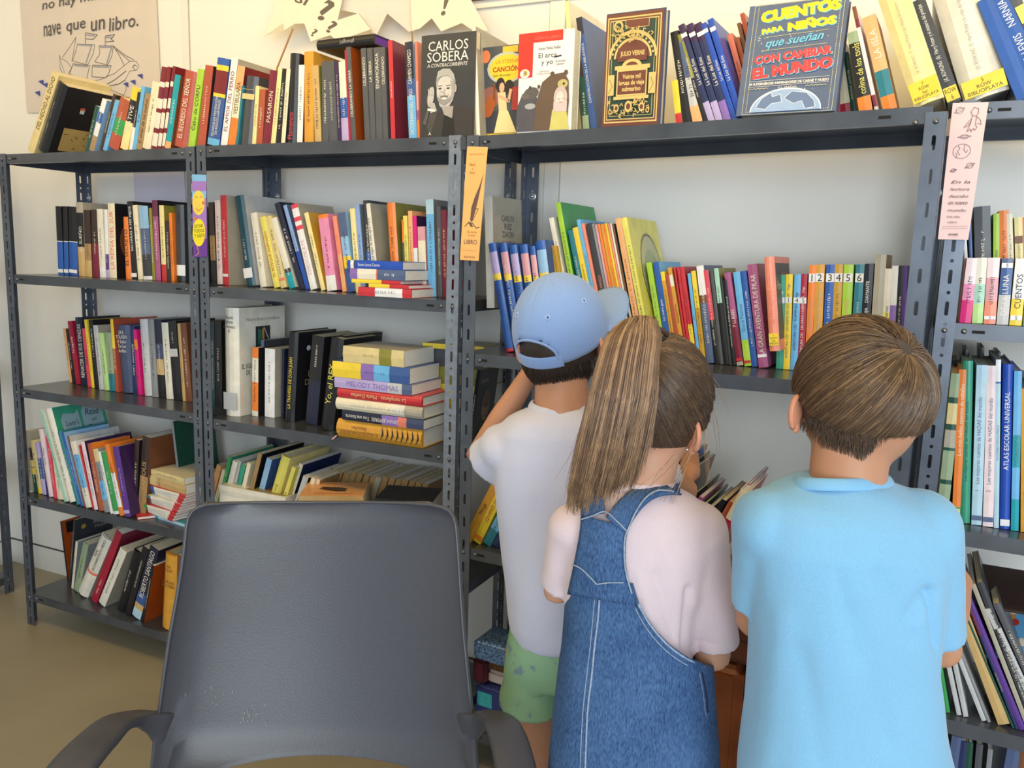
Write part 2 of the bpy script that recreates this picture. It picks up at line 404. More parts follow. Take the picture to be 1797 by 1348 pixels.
def row(frame, ox, oy, s, z, setback, place, group, lines, lift=.0005, dmax=.345):
    items = []
    for k, ln in enumerate(x for x in lines.strip().splitlines() if x.strip()):
        nums, col, kw, tx = parse(ln.strip())
        b0, b1, t0, ty = nums
        sb = float(kw.get('sb', setback)); dz = float(kw.get('dz', 0))
        zz = z+lift+dz
        s0 = frame.s_from_px(ox+b0/s, sb, zz); s1 = frame.s_from_px(ox+b1/s, sb, zz)
        ts, tz = frame.sz_from_px(ox+t0/s, oy+ty/s, sb)
        ds, dzz = ts-s0, tz-zz
        if dzz < .05: dzz = .15; ds = 0
        a = math.atan2(ds, dzz); h = math.hypot(ds, dzz); t = max((s1-s0)*math.cos(a)*.985, .003)
        if a > 0:
            zz2 = zz+t*math.sin(a); h = h-t*math.sin(a)*.6
        else: zz2 = zz
        items.append(dict(s0=s0, z=zz2, a=a, h=h, t=t, sb=sb, col=col, kw=kw, tx=tx, k=k))
    hm = sorted(i['h'] for i in items)[len(items)//2]
    lean_n = sum(1 for i in items if abs(i['a']) > .12)
    descs = []
    for i in items:
        kw = i['kw']
        if 'n' in kw: d = kw['n'].replace('_', ' ')
        else:
            c2 = None
            if 'b' in kw:
                cs = [p.split(':')[1] for p in kw['b'].split(',')]; c2 = [c for c in cs if c != i['col']]
            d = (size_word(i['t'], i['h'], hm)+' '+cname(i['col'])+((' and '+cname(c2[0])) if c2 else '')).strip()
        descs.append(d)
    n = len(items)
    for q, i in enumerate(items):
        kw = i['kw']; a = i['a']; X = frame.H*math.cos(a)-frame.Z*math.sin(a); Zv = frame.H*math.sin(a)+frame.Z*math.cos(a)
        m = Matrix.Identity(4)
        for c_, v in enumerate((X, frame.D, Zv)):
            for r_ in range(3): m[r_][c_] = v[r_]
        m.translation = frame.pt(i['s0'], i['sb'], i['z'])
        w_ = float(kw.get('w', 0)) or max(.105, min(.66*i['h'], .24)); w_ = min(w_, dmax-i['sb']-.004)
        if 'b' in kw: bands = [(float(p.split(':')[0]), p.split(':')[1]) for p in kw['b'].split(',')]
        else: bands = [(1.0, i['col'])]
        side = kw.get('s', i['col'])
        d = descs[q]; tx = i['tx']
        if 'l' in kw: label = kw['l'].replace('_', ' ')
        else: label = pick_label(d, short(descs[q-1]) if q else None, short(descs[q+1]) if q < n-1 else None, q, place)
        USED.add(label)
        tc = tuple(PAL[kw['c']]) if 'c' in kw else None
        st = None
        if 'k' in kw: st = [(float(p.split(':')[0]), float(p.split(':')[1]), p.split(':')[2], (p.split(':')[3].replace('_', ' ').replace('/', '\n') if p.count(':') > 2 else None)) for p in kw['k'].split(',')]
        tz = tuple(float(x) for x in kw['tz'].split(',')) if 'tz' in kw else (.12, .9)
        txx = tx.replace('/', '\n') if tx else ('-' if 'x' in kw else None)
        make_book(m, i['t'], w_, i['h'], bands, side, label, group, hard=('hc' in kw), txt=txx, tc=tc,
                  art=ARTS.get(kw.get('art')), seed=int(i['s0']*1000)+q*7, dirn=int(kw.get('d', 1)), sticker=st, back=kw.get('bk'), tz=tz)

# flat printing on a cover: u runs from the spine outwards, v upwards, both 0..1
class Print:
    def __init__(s, cv, t, w, h, face='right'):
        s.cv, s.w, s.h, s.t, s.face, s.k = cv, w, h, t, face, 0
    def P(s, u, v, e=0):
        if s.face == 'right': return (s.t+.0003+e, u*s.w, v*s.h)
        return (-.0003-e, (1-u)*s.w, v*s.h)
    def ax(s): return ((0,1,0), (0,0,1)) if s.face == 'right' else ((0,-1,0), (0,0,1))
    def nx(s): s.k += 1; return s.k*.00012
    def poly(s, pts, col, name='print'):
        e = s.nx(); return mesh_obj(name, [s.P(u, v, e) for u, v in pts], [tuple(range(len(pts)))], mat(col, .42, k=('ink',)+tuple(col)), s.cv)
    def rect(s, u0, v0, u1, v1, col): return s.poly([(u0,v0),(u1,v0),(u1,v1),(u0,v1)], col)
    def ell(s, cu, cv, ru, rv, col, n=20, a0=0, a1=360, rot=0):
        pts = []; R_ = math.radians(rot)
        for i in range(n+1 if a1-a0 < 360 else n):
            a = math.radians(a0+(a1-a0)*i/n); x = ru*s.w*math.cos(a); y = rv*s.h*math.sin(a)
            pts.append((cu+(x*math.cos(R_)-y*math.sin(R_))/s.w, cv+(x*math.sin(R_)+y*math.cos(R_))/s.h))
        return s.poly(pts, col)
    def line(s, pts, wd, col, name='print'):
        b = MB(); e = s.nx()
        for (a, c) in zip(pts, pts[1:]):
            A = Vector((a[0]*s.w, a[1]*s.h)); B = Vector((c[0]*s.w, c[1]*s.h)); d = B-A
            if d.length < 1e-7: continue
            n = Vector((-d.y, d.x)).normalized()*wd/2; ex = d.normalized()*wd*.3
            q = [A-n-ex, B-n+ex, B+n+ex, A+n-ex]
            b.add([s.P(p.x/s.w, p.y/s.h, e) for p in q], [(0,1,2,3)])
        return b.obj(name, mat(col, .42, k=('ink',)+tuple(col)), s.cv)
    def many(s, quads, col, name='print'):
        b = MB(); e = s.nx()
        for pts in quads: b.poly([s.P(u, v, e) for u, v in pts])
        return b.obj(name, mat(col, .42, k=('ink',)+tuple(col)), s.cv)
    def text(s, txt, u0, v0, u1, v1, col, bold=0.0, shear=0.0, rot=0, stretch=1.15, name='title'):
        e = s.nx(); x, y = s.ax(); x = Vector(x); y = Vector(y); R_ = math.radians(rot)
        xx = x*math.cos(R_)+y*math.sin(R_); yy = y*math.cos(R_)-x*math.sin(R_)
        return text(txt, (u1-u0)*s.w, (v1-v0)*s.h, basis(xx, yy, s.P((u0+u1)/2, (v0+v1)/2, e)), col, s.cv, name, bold, shear, stretch)

def art_map(cv, t, w, h):
    p = Print(cv, t, w, h); p.rect(.2, .08, .98, .42, (178, 150, 92)); r = random.Random(3)
    for i in range(14): u = r.uniform(.25, .9); v = r.uniform(.12, .38); p.line([(u, v), (u+r.uniform(-.06,.06), v+r.uniform(-.03,.03)), (u+r.uniform(-.06,.06), v+r.uniform(-.03,.03))], .002, (96, 74, 40))
    p.ell(.42, .72, .05, .03, (190, 90, 60)); p.rect(.38, .66, .46, .71, (180, 190, 200))
ARTS['map'] = art_map
def art_history(cv, t, w, h):
    p = Print(cv, t, w, h); p.text('Historia del arte en Andalucía', .2, .875, .88, .905, (110, 110, 104))
    p.rect(.38, .62, .68, .82, (40, 44, 44)); p.poly([(.42,.64),(.52,.65),(.5,.78),(.43,.8)], (40,110,90)); p.poly([(.52,.66),(.56,.67),(.55,.81),(.51,.79)], (190,130,60)); p.line([(.56,.8),(.64,.7),(.66,.63)], .004, (170,176,180))
    p.text('EL SIGLO\nDE', .1, .36, .34, .5, (90, 84, 74), bold=.01)
ARTS['history'] = art_history
def art_juan(cv, t, w, h):
    p = Print(cv, t, w, h); p.text('LA\nDE L', .2, .4, .62, .56, (180, 150, 90)); p.ell(.3, .82, .05, .03, (220,220,220))
ARTS['juan'] = art_juan
def art_dream(cv, t, w, h):
    p = Print(cv, t, w, h)
    p.poly([(.14,.86),(.2,.92),(.4,.9),(.48,.94),(.5,.6),(.3,.55),(.16,.6)], (150, 178, 186)); p.poly([(.54,.92),(.6,.98),(.82,.96),(.94,.9),(.93,.6),(.7,.57),(.53,.62)], (150, 178, 186))
    p.text("Lover's", .2, .78, .45, .84, (40, 50, 60), shear=.3); p.text('Secret', .2, .66, .45, .72, (40, 50, 60), shear=.3)
    p.text('Read', .6, .86, .88, .93, (40, 50, 60), shear=.3); p.text('and', .7, .79, .8, .83, (40, 50, 60), shear=.3); p.text('Dream', .6, .68, .92, .76, (40, 50, 60), shear=.3)
ARTS['dream'] = art_dream
def art_zafon(cv, t, w, h):
    p = Print(cv, t, w, h); p.text('CARLOS\nRUIZ\nZAFÓN', .3, .64, .72, .84, (70, 70, 72)); p.text('LA SOMBRA\nDEL', .28, .53, .75, .61, (168, 96, 96))
    p.poly([(.1,.1),(.9,.1),(.95,.35),(.5,.5),(.05,.4)], (120, 134, 124))
ARTS['zafon'] = art_zafon
def art_arch(cv, t, w, h):
    p = Print(cv, t, w, h)
    p.ell(.55, .6, .36, .3, (120, 110, 80)); p.ell(.55, .6, .34, .28, (196, 196, 150)); p.ell(.55, .58, .26, .2, (170, 180, 140)); p.ell(.57, .52, .22, .16, (84, 72, 64)); p.rect(.36, .02, .78, .52, (84, 72, 64))
    for i in range(14): v = .04+i*.033; p.line([(.3, v), (.38, v+.025)], .004, (200, 196, 180))
ARTS['arch'] = art_arch
def art_green(cv, t, w, h):
    p = Print(cv, t, w, h); p.rect(.2, .6, .45, .78, (196, 92, 96)); p.ell(.33, .66, .07, .05, (120, 110, 96)); p.text('Peter', .5, .7, .85, .78, (196, 160, 60)); p.poly([(.2,.1),(.6,.14),(.5,.5),(.25,.46)], (60, 130, 60))
ARTS['kid'] = art_green
def art_orangepic(cv, t, w, h):
    p = Print(cv, t, w, h); p.rect(.1, .78, .9, .97, (30, 24, 24)); p.text('MEMORIAS', .3, .8, .85, .84, (190,180,170)); p.ell(.5, .5, .25, .16, (150, 66, 30)); p.poly([(.1,.1),(.8,.3),(.6,.45)], (120, 40, 24))
ARTS['orange'] = art_orangepic
def art_nobel(cv, t, w, h):
    p = Print(cv, t, w, h); p.text('Premios\nNobel', .45, .78, .9, .9, (170, 160, 150)); p.ell(.22, .86, .06, .04, (190, 150, 60), n=8)
ARTS['nobel'] = art_nobel
def art_portrait_dark(cv, t, w, h):
    p = Print(cv, t, w, h); p.text('GENIOS', .12, .86, .5, .9, (130, 124, 116)); p.ell(.52, .6, .2, .16, (110, 84, 62)); p.ell(.5, .68, .2, .1, (70, 56, 46)); p.poly([(.2,.05),(.85,.05),(.75,.4),(.35,.42)], (66, 48, 34)); p.ell(.5, .6, .03, .012, (30,24,22)); p.ell(.62, .6, .03, .012, (30,24,22)); p.line([(.58,.6),(.62,.53)], .003, (60,44,34)); p.line([(.5,.49),(.62,.49)], .003, (60,34,30))
ARTS['face'] = art_portrait_dark
def art_hp(cv, t, w, h):
    p = Print(cv, t, w, h); p.rect(.06, .12, .94, .93, (66, 70, 76)); p.text('J.K.\nROWLING', .3, .8, .8, .88, (214, 110, 90)); p.text('Harry Potter', .1, .62, .9, .74, (190, 190, 190), bold=.01)
ARTS['wizard'] = art_hp
def art_bears(cv, t, w, h):
    p = Print(cv, t, w, h); p.text('Gi', .55, .88, .8, .96, (220,214,200))
    p.ell(.35, .5, .25, .26, (110, 70, 44))
ARTS['gi'] = art_bears

# ------------------------------------------------------------------ rows of books, surveyed shelf by shelf
def R_(*a, **k): row(*a, **k)
T = 'atop far left bookcase'
R_(FAB, 0, 0, 3.964, ZA[0], .03, T, 'books standing on top of the far left bookcase', """
190 245 370 508 sand w=.2 tz=.3,.95 |DEL HECHO AL DICHO
250 330 400 575 black hc s=black w=.2 art=map c=grey
590 618 665 738 darkgreen s=periwinkle
620 655 715 690 white s=ltblue b=.3:kraft,.55:white,.75:blue,1:white
690 712 790 655 darkbrown
714 745 803 697 skyblue
746 830 845 690 brick b=.3:brick,.6:green,1:rust
834 890 925 610 yellow b=.45:paleyellow,.8:black,1:yellow |NATIVE
896 918 958 640 white b=.4:white,1:black
920 945 985 600 skyblue |El mar
946 985 1012 650 kraft |El olivar de los sueños
988 1046 1062 570 cream
1050 1088 1125 465 cream b=.04:darkred,.2:ivory,.26:darkred,.45:ivory,.5:darkred,.62:ivory,.76:wine,.82:ivory,1:darkred x s=darkred
1092 1118 1165 465 cream b=.04:darkred,.2:ivory,.26:darkred,.45:ivory,.5:darkred,.62:ivory,.76:wine,.82:ivory,1:darkred x s=darkred
1122 1142 1202 460 cream b=.04:darkred,.2:ivory,.26:darkred,.45:ivory,.5:darkred,.62:ivory,.76:wine,.82:ivory,1:darkred x s=darkred
1145 1185 1218 520 ltblue b=.1:peach,1:turquoise s=brown c=white
1188 1295 1270 490 brick hc s=brick |EL REGRESO DEL SEÑOR
1305 1352 1375 480 lime |Cabo de CORFU
""")
T = 'atop bookcase behind chair'
R_(FAB, 340, 0, 3.964, ZB[0], .03, T, 'books standing on top of the bookcase behind the chair', """
22 78 80 455 brick s=darkbrown
90 175 165 405 blue b=.08:skyblue,.56:denimblue,.6:yellow,.86:darkred,.92:yellow,1:blue w=.2 tz=.1,.56 |TÉCNICAS DE PREVENCIÓN/DE RIESGOS LABORALES
185 232 262 405 white s=greige c=wine |EL AMOR DEL PERRO
235 288 305 460 orange b=.35:orange,.7:cream,1:peach s=darkred w=.18 tz=.4,.8 |VESTIBULARIA
291 306 333 595 teal
308 398 350 528 leather hc k=.66:.74:sand,.8:.805:sand x
404 430 430 598 paleyellow s=paleyellow
433 474 457 622 rust
477 530 530 490 wine c=cream |PASARON
534 566 585 478 paleyellow
568 604 612 478 black s=black
606 634 645 480 cream s=charcoal
637 700 662 370 black w=.17 c=redpink tz=.05,.35 hc |Flamenco
715 755 730 452 white s=darkred
768 832 766 360 gold s=gold w=.2
842 888 820 458 tan s=olive
893 938 888 430 darkgrey
942 1000 915 428 darkgrey c=lightgrey
1003 1028 978 430 darkpurple
1030 1078 1005 430 white b=.3:lilac,.55:blue,1:ivory s=lilac
1080 1094 1048 350 crimson
1097 1130 1056 330 darkgrey s=fire w=.16 |CELEBRANDO LA SIERRA
1190 1226 1160 338 darkgrey tz=.55,.95 |CELEBRANDO
1229 1266 1203 336 darkgrey tz=.55,.95 |LA SIERRA
1269 1314 1248 332 darkgrey tz=.55,.95 |ENAMORADA
1317 1352 1293 330 darkgrey tz=.55,.95 |CELEBRANDO
1372 1402 1350 282 redpink b=1:red s=wine w=.17 |JOSÉ ANTONIO
1496 1552 1465 295 ltblue b=.45:skyblue,.62:denimblue,1:darknavy tz=.05,.92 |DICCIONARIO DEL VERSO    CARMEN CHAMIZO
1556 1572 1536 290 coral b=.2:orange,.3:mauve,.6:dustypink,1:coral x
""")
T = 'atop wide bookcase'
R_(FC, 700, 0, 3.964, ZC[0], .04, T, 'books standing on top of the wide bookcase', """
1246 1276 1150 15 paleyellow s=cream w=.22 sb=.09
1282 1325 1255 540 sage b=.3:sage,1:darkgreen sb=.05
1338 1380 1230 130 denimblue b=.85:denimblue,1:darknavy sb=.05 |CONSTRUCCIÓN DE LA BIBLIOTECA
1384 1400 1318 225 wine sb=.12
""")
R_(FC, 1100, 0, 4.4925, ZC[0], .03, T, 'books leaning on top of the wide bookcase', """
388 438 352 640 yellow b=.25:red,1:yellow x
446 515 340 260 black
520 600 392 330 slate b=.2:peach,.55:lightgrey,1:slate s=black
604 642 398 282 black b=.5:black,1:olive
646 700 402 210 navy b=.2:lilac,.82:navy,1:darkpurple k=.87:.91:white |La Luz del Este
704 762 466 205 navy b=.2:lilac,.82:navy,1:darkpurple k=.87:.91:white |La Luz del Este
766 828 528 200 darkpurple b=.2:violet,.82:navy,1:darkpurple k=.87:.91:white |La Luz del Este
832 875 584 195 royalblue k=.9:.94:white |La Luz del Este
878 930 632 165 royalblue k=.88:.92:white s=royalblue |La Luz del Este
934 975 716 275 teal b=.55:black,1:teal sb=.1
980 1026 788 280 orange b=1:coral sb=.1
1030 1066 852 305 rust sb=.1
1070 1100 866 190 brown sb=.1
1104 1140 890 115 brick sb=.1
1144 1175 945 180 darkgreen sb=.1
""")
R_(FC, 1397, 0, 4.4925, ZC[0], .035, 'atop wide bookcase right', 'books leaning at the right end on top of the wide bookcase', """
300 350 296 560 crimson x sb=.1
358 438 300 330 cream b=.2:crimson,1:cream s=darkgreen x sb=.1
446 490 368 420 darkgreen sb=.1
498 608 400 265 black b=.19:orange,.86:black,1:sage tz=.22,.85 c=lemon s=green w=.16 |colina de los tsols
622 655 440 60 paleandpink b=.05:lightgrey,.16:wine,.8:paleandpink,.88:wine,1:brown
690 805 520 148 peach b=.15:orange,.42:teal,1:peach tz=.55,.85 |LA ISLA
""")
R_(FC, 1397, 0, 4.4925, ZC[0], .02, 'atop wide bookcase', 'thick labelled books at the right end on top of the wide bookcase', """
930 1200 640 -10 paleyellow w=.19 s=ivory bk=mustard hc k=.03:.2:yellow:7/ROW/har/BIBLIOPLAYA c=greige tz=.26,.9 |J.K. ROWLING  (7)  Harry Potter y las reliquias de la muerte
""")
R_(FD, 1397, 0, 4.4925, ZD[0], .02, 'atop right bookcase', 'labelled novels on top of the right bookcase', """
1196 1322 905 22 black b=1:charcoal w=.19 k=.02:.15:yellow:ROW/6 tz=.2,.95 n=charcoal_yellow-labelled |J.K. ROWLING  (6)  Harry Potter y el misterio del príncipe
1332 1730 1075 -40 white b=1:ivory hc w=.19 k=.03:.18:yellow:5/ROW/BIBLIOPLAYA c=greige tz=.24,.9 n=very_thick_white_yellow-labelled |J.K. ROWLING  (5)  Harry Potter y la orden del fénix
1745 1900 1428 15 denimblue b=1:blue w=.2 x
1905 2060 1530 -5 skyblue b=1:blue tz=.3,.95 c=white w=.2 |C.S. LEWIS    NARNIA
2065 2160 1660 -60 darkgrey w=.2 k=.7:.85:lemon s=sage
""")
T = 'second shelf far left'
R_(FAB, 0, 320, 5.134, ZA[1], .10, T, 'books on the second shelf of the far left bookcase', """
522 573 495 215 black b=.49:blue,.5:white,1:black k=.04:.09:white c=grey x
577 618 562 215 black b=.49:blue,.5:white,1:black k=.04:.09:white x
622 700 610 218 black b=.49:blue,.5:white,1:black k=.04:.09:white x
708 768 680 178 greige b=.4:tan,.86:black,1:greige s=greige |EL SUEÑO
772 828 748 250 darkbrown b=.25:tan,.5:kraft,1:darkbrown
834 893 815 245 plum b=.46:wine,.5:wine,1:darkbrown
898 952 865 240 ivory b=.15:white,1:ivory
956 985 935 245 white b=.12:lilac,.35:purple,1:white
988 1050 966 188 cream s=black w=.18 art=gi c=coral |LA REINA DEL SUR
1120 1180 1095 310 orange b=1:orange hc |EL SECRETO
1186 1238 1140 172 black tz=.35,.95 c=white s=black k=.03:.08:white |SALVARAS A MIS HIJOS
1243 1286 1190 207 cream
1290 1370 1245 215 charcoal b=.05:white,.35:charcoal,.7:slate,1:ltblue s=charcoal
1374 1398 1338 232 olive
1402 1450 1366 160 mauve b=.8:mauve,1:plum s=black w=.17
1458 1500 1430 207 yellow b=.22:red,1:paleyellow s=olive
1504 1540 1484 345 darkbrown
1544 1570 1520 275 orange b=1:orange
1576 1655 1560 200 charcoal b=.08:black,.22:white,1:charcoal tz=.75,.9 hc |S. SEÑO
""")
T = 'third shelf far left'
R_(FAB, 0, 520, 5.134, ZA[2], .135, T, 'books on the third shelf of the far left bookcase', """
626 648 565 290 peach sb=.18
651 678 590 295 black sb=.175
682 724 605 225 crimson c=white sb=.17 tz=.3,.95 |La segunda
728 788 672 190 darknavy sb=.16 |RENACER DE SUS CENIZAS
790 822 735 290 crimson b=1:redpink sb=.15 c=black |MALDITO
825 850 755 210 yellow sb=.145
853 890 795 212 black sb=.14 tz=.4,.95
893 936 835 262 lightgrey s=greige w=.18
940 984 885 330 lightgreen
987 1040 945 325 seagreen b=.3:teal,1:sage s=sage
1044 1070 990 205 yellow b=.35:brick,.6:rust,1:yellow s=brick w=.19
1076 1195 1027 260 slatenavy hc tz=.6,.92 d=0 s=slatenavy |J.R.R./TOLKIEN/El Señor/De Los/Anillos
1198 1238 1168 265 navy
1242 1278 1190 300 magenta b=.7:magenta,.85:orange,1:magenta
1286 1366 1237 205 lightgrey b=1:lightgrey hc s=lightgrey
1369 1424 1325 208 grey s=grey
1428 1492 1383 212 darknavy b=.3:black,.5:tan,.7:slatenavy,1:darknavy
1498 1558 1450 237 ivory
1562 1642 1500 222 black k=.55:.65:lightgrey tz=.7,.9
1646 1672 1595 245 tan
1675 1730 1618 240 brown
""")
T = 'fourth shelf far left'
R_(FAB, 20, 690, 5.285, ZA[3], .03, T, 'books on the fourth shelf of the far left bookcase', """
160 204 125 350 greige s=greige sb=.05
206 247 160 505 yellow b=.4:darkgreen,.42:greige,.55:yellow,.57:black,.72:yellow,1:black sb=.045
250 284 172 440 paleyellow b=.1:yellow,1:sand sb=.04
287 325 215 455 lilac b=.3:lilac,.7:denimblue,1:lilac sb=.04
328 344 268 455 navy sb=.04
347 388 250 335 paleandpink sb=.035 c=blue tz=.3,.9 |Sylvie Tatou
392 422 315 400 redpink sb=.03
426 486 372 560 cream sb=.03
490 522 262 160 ivory b=1:mint bk=mint w=.19 sb=.02
526 590 300 155 ivory b=1:ivory s=seagreen w=.21 art=dream sb=.02 hc
594 640 415 362 teal s=teal w=.18 sb=.015 hc
643 668 460 370 blue s=ltblue w=.18 sb=.015
672 690 515 400 brown s=lightgrey w=.2 sb=.015
694 750 540 455 white b=.3:ivory,.8:skyblue,1:ivory sb=.012
753 766 622 485 red sb=.012
769 806 640 452 paleandpink b=1:paleandpink sb=.012 s=darkpurple w=.19
812 856 700 470 orange b=1:rust sb=.012
862 912 752 520 grey b=.2:grey,.5:skyblue,.8:grey,1:sand sb=.01
918 944 800 545 white sb=.01
947 1000 822 545 green b=.05:white,1:green s=green sb=.01
1004 1046 862 478 orange b=.12:orange,.6:white,1:orange sb=.01
1052 1110 935 500 purple b=1:purple s=darkpurple sb=.01 c=lilac k=.05:.1:lilac
""")
R_(FAB, 20, 690, 5.285, ZA[3], .05, 'beside the red-white pile', 'books tilted against the red and white pile', """
1116 1160 1140 430 black b=1:darkbrown w=.13
1168 1240 1215 400 brown b=.5:kraft,1:darkbrown c=tan |FAMOUS
1580 1600 1480 265 darkgreen b=1:grey w=.18 sb=.12
""")
T = 'bottom shelf far left'
R_(FAB, 40, 880, 4.994, ZA[4], .08, T, 'books on the bottom shelf of the far left bookcase', """
388 402 325 175 fire b=1:black s=fire w=.16 sb=.15 art=orange
405 420 445 160 charcoal s=charcoal w=.17 sb=.14 art=nobel
424 444 462 350 cream s=grey w=.19 sb=.1
446 496 530 362 sage b=1:sage s=grey w=.18 sb=.085
470 572 690 310 ivory hc sb=.06 w=.2 b=.38:ivory,.42:coral,1:ivory s=greige c=black tz=.45,.98 |VISUAL/DICCIONARIO ENCICLOPÉDICO
598 655 825 265 darkred b=1:crimson s=wine w=.2 sb=.05 tz=.05,.4
664 730 862 420 ivory b=1:ivory s=greige w=.2 sb=.045
815 880 968 430 black w=.2 sb=.04 hc
892 945 1055 400 black w=.2 sb=.035 tz=.3,.95
955 1035 1120 400 darknavy b=.12:paleblue,.2:tan,.35:denimblue,1:darknavy w=.2 sb=.03 tz=.3,.95 |ROBERTO SANTIAGO
1038 1062 1130 560 black s=fire w=.17 sb=.02
1195 1322 1225 455 gold hc s=gold sb=.02 w=.19 tz=.5,.93 d=0 c=brown |KEN/FOLLETT/.//LOS PILARES/DE LA TIERRA
1335 1400 1352 470 brown w=.19 sb=.02
""")
T = 'second shelf behind chair'
R_(FAB, 340, 320, 6.418, ZB[1], .11, T, 'books on the second shelf behind the chair', """
202 258 158 225 darkbrown b=.3:black,.6:kraft,1:darkbrown
265 322 232 200 white b=1:paleandpink
326 395 295 145 red s=greige w=.19 b=.12:red,1:red k=.1:.13:white
580 688 440 160 darkteal hc s=lightgrey w=.2 k=.09:.2:white tz=.22,.6
750 822 636 350 ivory
905 975 740 398 yellow b=1:lemon c=red tz=.05,.9 |EL BOSQUE ANIMADO
980 1050 806 392 sand k=.1:.14:coral
1078 1150 865 415 ivory b=.22:turquoise,.28:charcoal,1:ivory
1190 1256 905 245 darknavy
1262 1305 1005 265 denimblue b=.45:royalblue,1:periwinkle s=slate
1315 1395 1090 258 white w=.17 s=greige b=.7:white,.75:redpink,.8:white,.85:redpink,.95:white,1:redpink c=dustypink tz=.1,.65 |CHOCOLATE
1435 1485 1240 350 paleyellow s=mustard w=.16
1500 1612 1395 370 pink b=.2:white,.95:pink,1:orange s=pink
1674 1722 1558 385 salmon b=.5:peach,1:salmon c=orange
""")
R_(FAB, 590, 320, 6.418, ZB[1], .11, 'second shelf near orange bookmark', 'books on the right half of the second shelf behind the chair', """
125 212 12 348 ltblue b=.3:denimblue,.45:yellow,.7:ltblue,1:slate
222 280 150 298 paleyellow
284 334 206 250 periwinkle
338 360 275 250 charcoal
364 420 300 205 charcoal b=.45:blue,1:charcoal
428 496 312 245 ivory s=greige w=.17 tz=.2,.95 |Nunca digas de esta agua Paris
622 716 556 235 orange hc b=1:orange s=olive w=.17
760 782 736 420 darkgreen b=.7:darkgrey,1:orange
786 830 750 378 lemon
834 880 806 322 peach
884 930 856 378 magenta b=.2:magenta,.6:white,1:magenta s=darkpurple x
936 1020 912 500 dustypink b=.8:cream,1:dustypink x
1040 1125 1005 195 skyblue b=.85:skyblue,1:paleblue s=grey
1148 1196 1125 270 darkgrey
1200 1262 1176 312 wine c=sand
""", dmax=.34)
T = 'third shelf behind chair'
R_(FAB, 340, 520, 4.816, ZB[2], .12, T, 'books on the third shelf behind the chair', """
150 180 140 215 darkteal s=black
184 240 172 200 black w=.19
252 370 238 92 ivory hc s=ivory w=.22 sb=.06 art=history k=.06:.22:lightgrey d=0 tz=.75,.95 |Historia/del arte/en Andalucía/IX
490 542 492 432 orange b=.08:ivory,.5:orange,.85:ivory,1:orange s=black sb=.1
565 592 566 370 grey b=1:slate s=charcoal sb=.13
596 680 598 440 lightgrey b=1:white s=greige sb=.11
738 756 745 445 darknavy sb=.12
760 838 795 300 black hc s=black w=.19 art=juan tz=.15,.72 c=yellow sb=.09 |LA TRAVESÍA DE DON JUAN
940 1040 1000 330 black b=.5:darknavy,1:black s=black sb=.09 tz=.6,.95
1060 1165 1150 350 black hc s=black w=.19 tz=.1,.9 c=lemon sb=.05 |Yo, el REY
1172 1215 1240 330 black w=.19 sb=.1
""")
T = 'low shelf behind chair'
R_(FAB, 360, 760, 4.279, ZB[3], .10, T, 'books leaning on the lower shelf behind the chair', """
-20 15 90 240 peach sb=.12
20 45 130 275 cream sb=.1
50 75 178 175 darkgreen b=1:green s=seagreen w=.2 sb=.09
78 115 210 210 ivory sb=.06
118 150 240 205 lightgrey sb=.07
153 185 275 235 teal b=.6:paleblue,1:seagreen sb=.06
188 215 318 225 cream sb=.05
245 275 400 150 kraft s=black w=.2 sb=.05
310 350 465 190 skyblue b=1:ltblue s=denimblue sb=.06
385 450 572 170 paleyellow b=1:lemon w=.2 hc sb=.05
470 500 655 255 lemon sb=.05
520 550 710 230 cream s=navy w=.19 sb=.07
560 600 740 325 white b=1:lightgrey sb=.05 s=black
640 670 800 335 cream sb=.05
700 730 835 345 cream s=kraft sb=.06
""")
R_(FAB, 360, 760, 4.279, ZB[3], .16, 'low shelf behind chair', 'brownish paperbacks leaning on the lower shelf behind the chair', """
700 745 905 290 kraft sb=.15
750 795 950 270 kraft sb=.16
800 845 995 285 kraft sb=.16
850 895 1050 300 kraft sb=.16
905 945 1105 290 kraft sb=.16
955 995 1150 300 kraft sb=.16
1005 1045 1200 315 kraft sb=.16
1055 1095 1250 322 kraft sb=.16
1105 1145 1290 330 greige sb=.16
1155 1195 1340 330 kraft sb=.16
1205 1245 1390 335 kraft sb=.16
1255 1295 1440 350 kraft sb=.16
1305 1345 1490 345 kraft sb=.16
1355 1395 1540 360 kraft sb=.16
1405 1445 1590 365 kraft sb=.16
1455 1495 1640 375 kraft sb=.16
""")
T = 'above the cap'
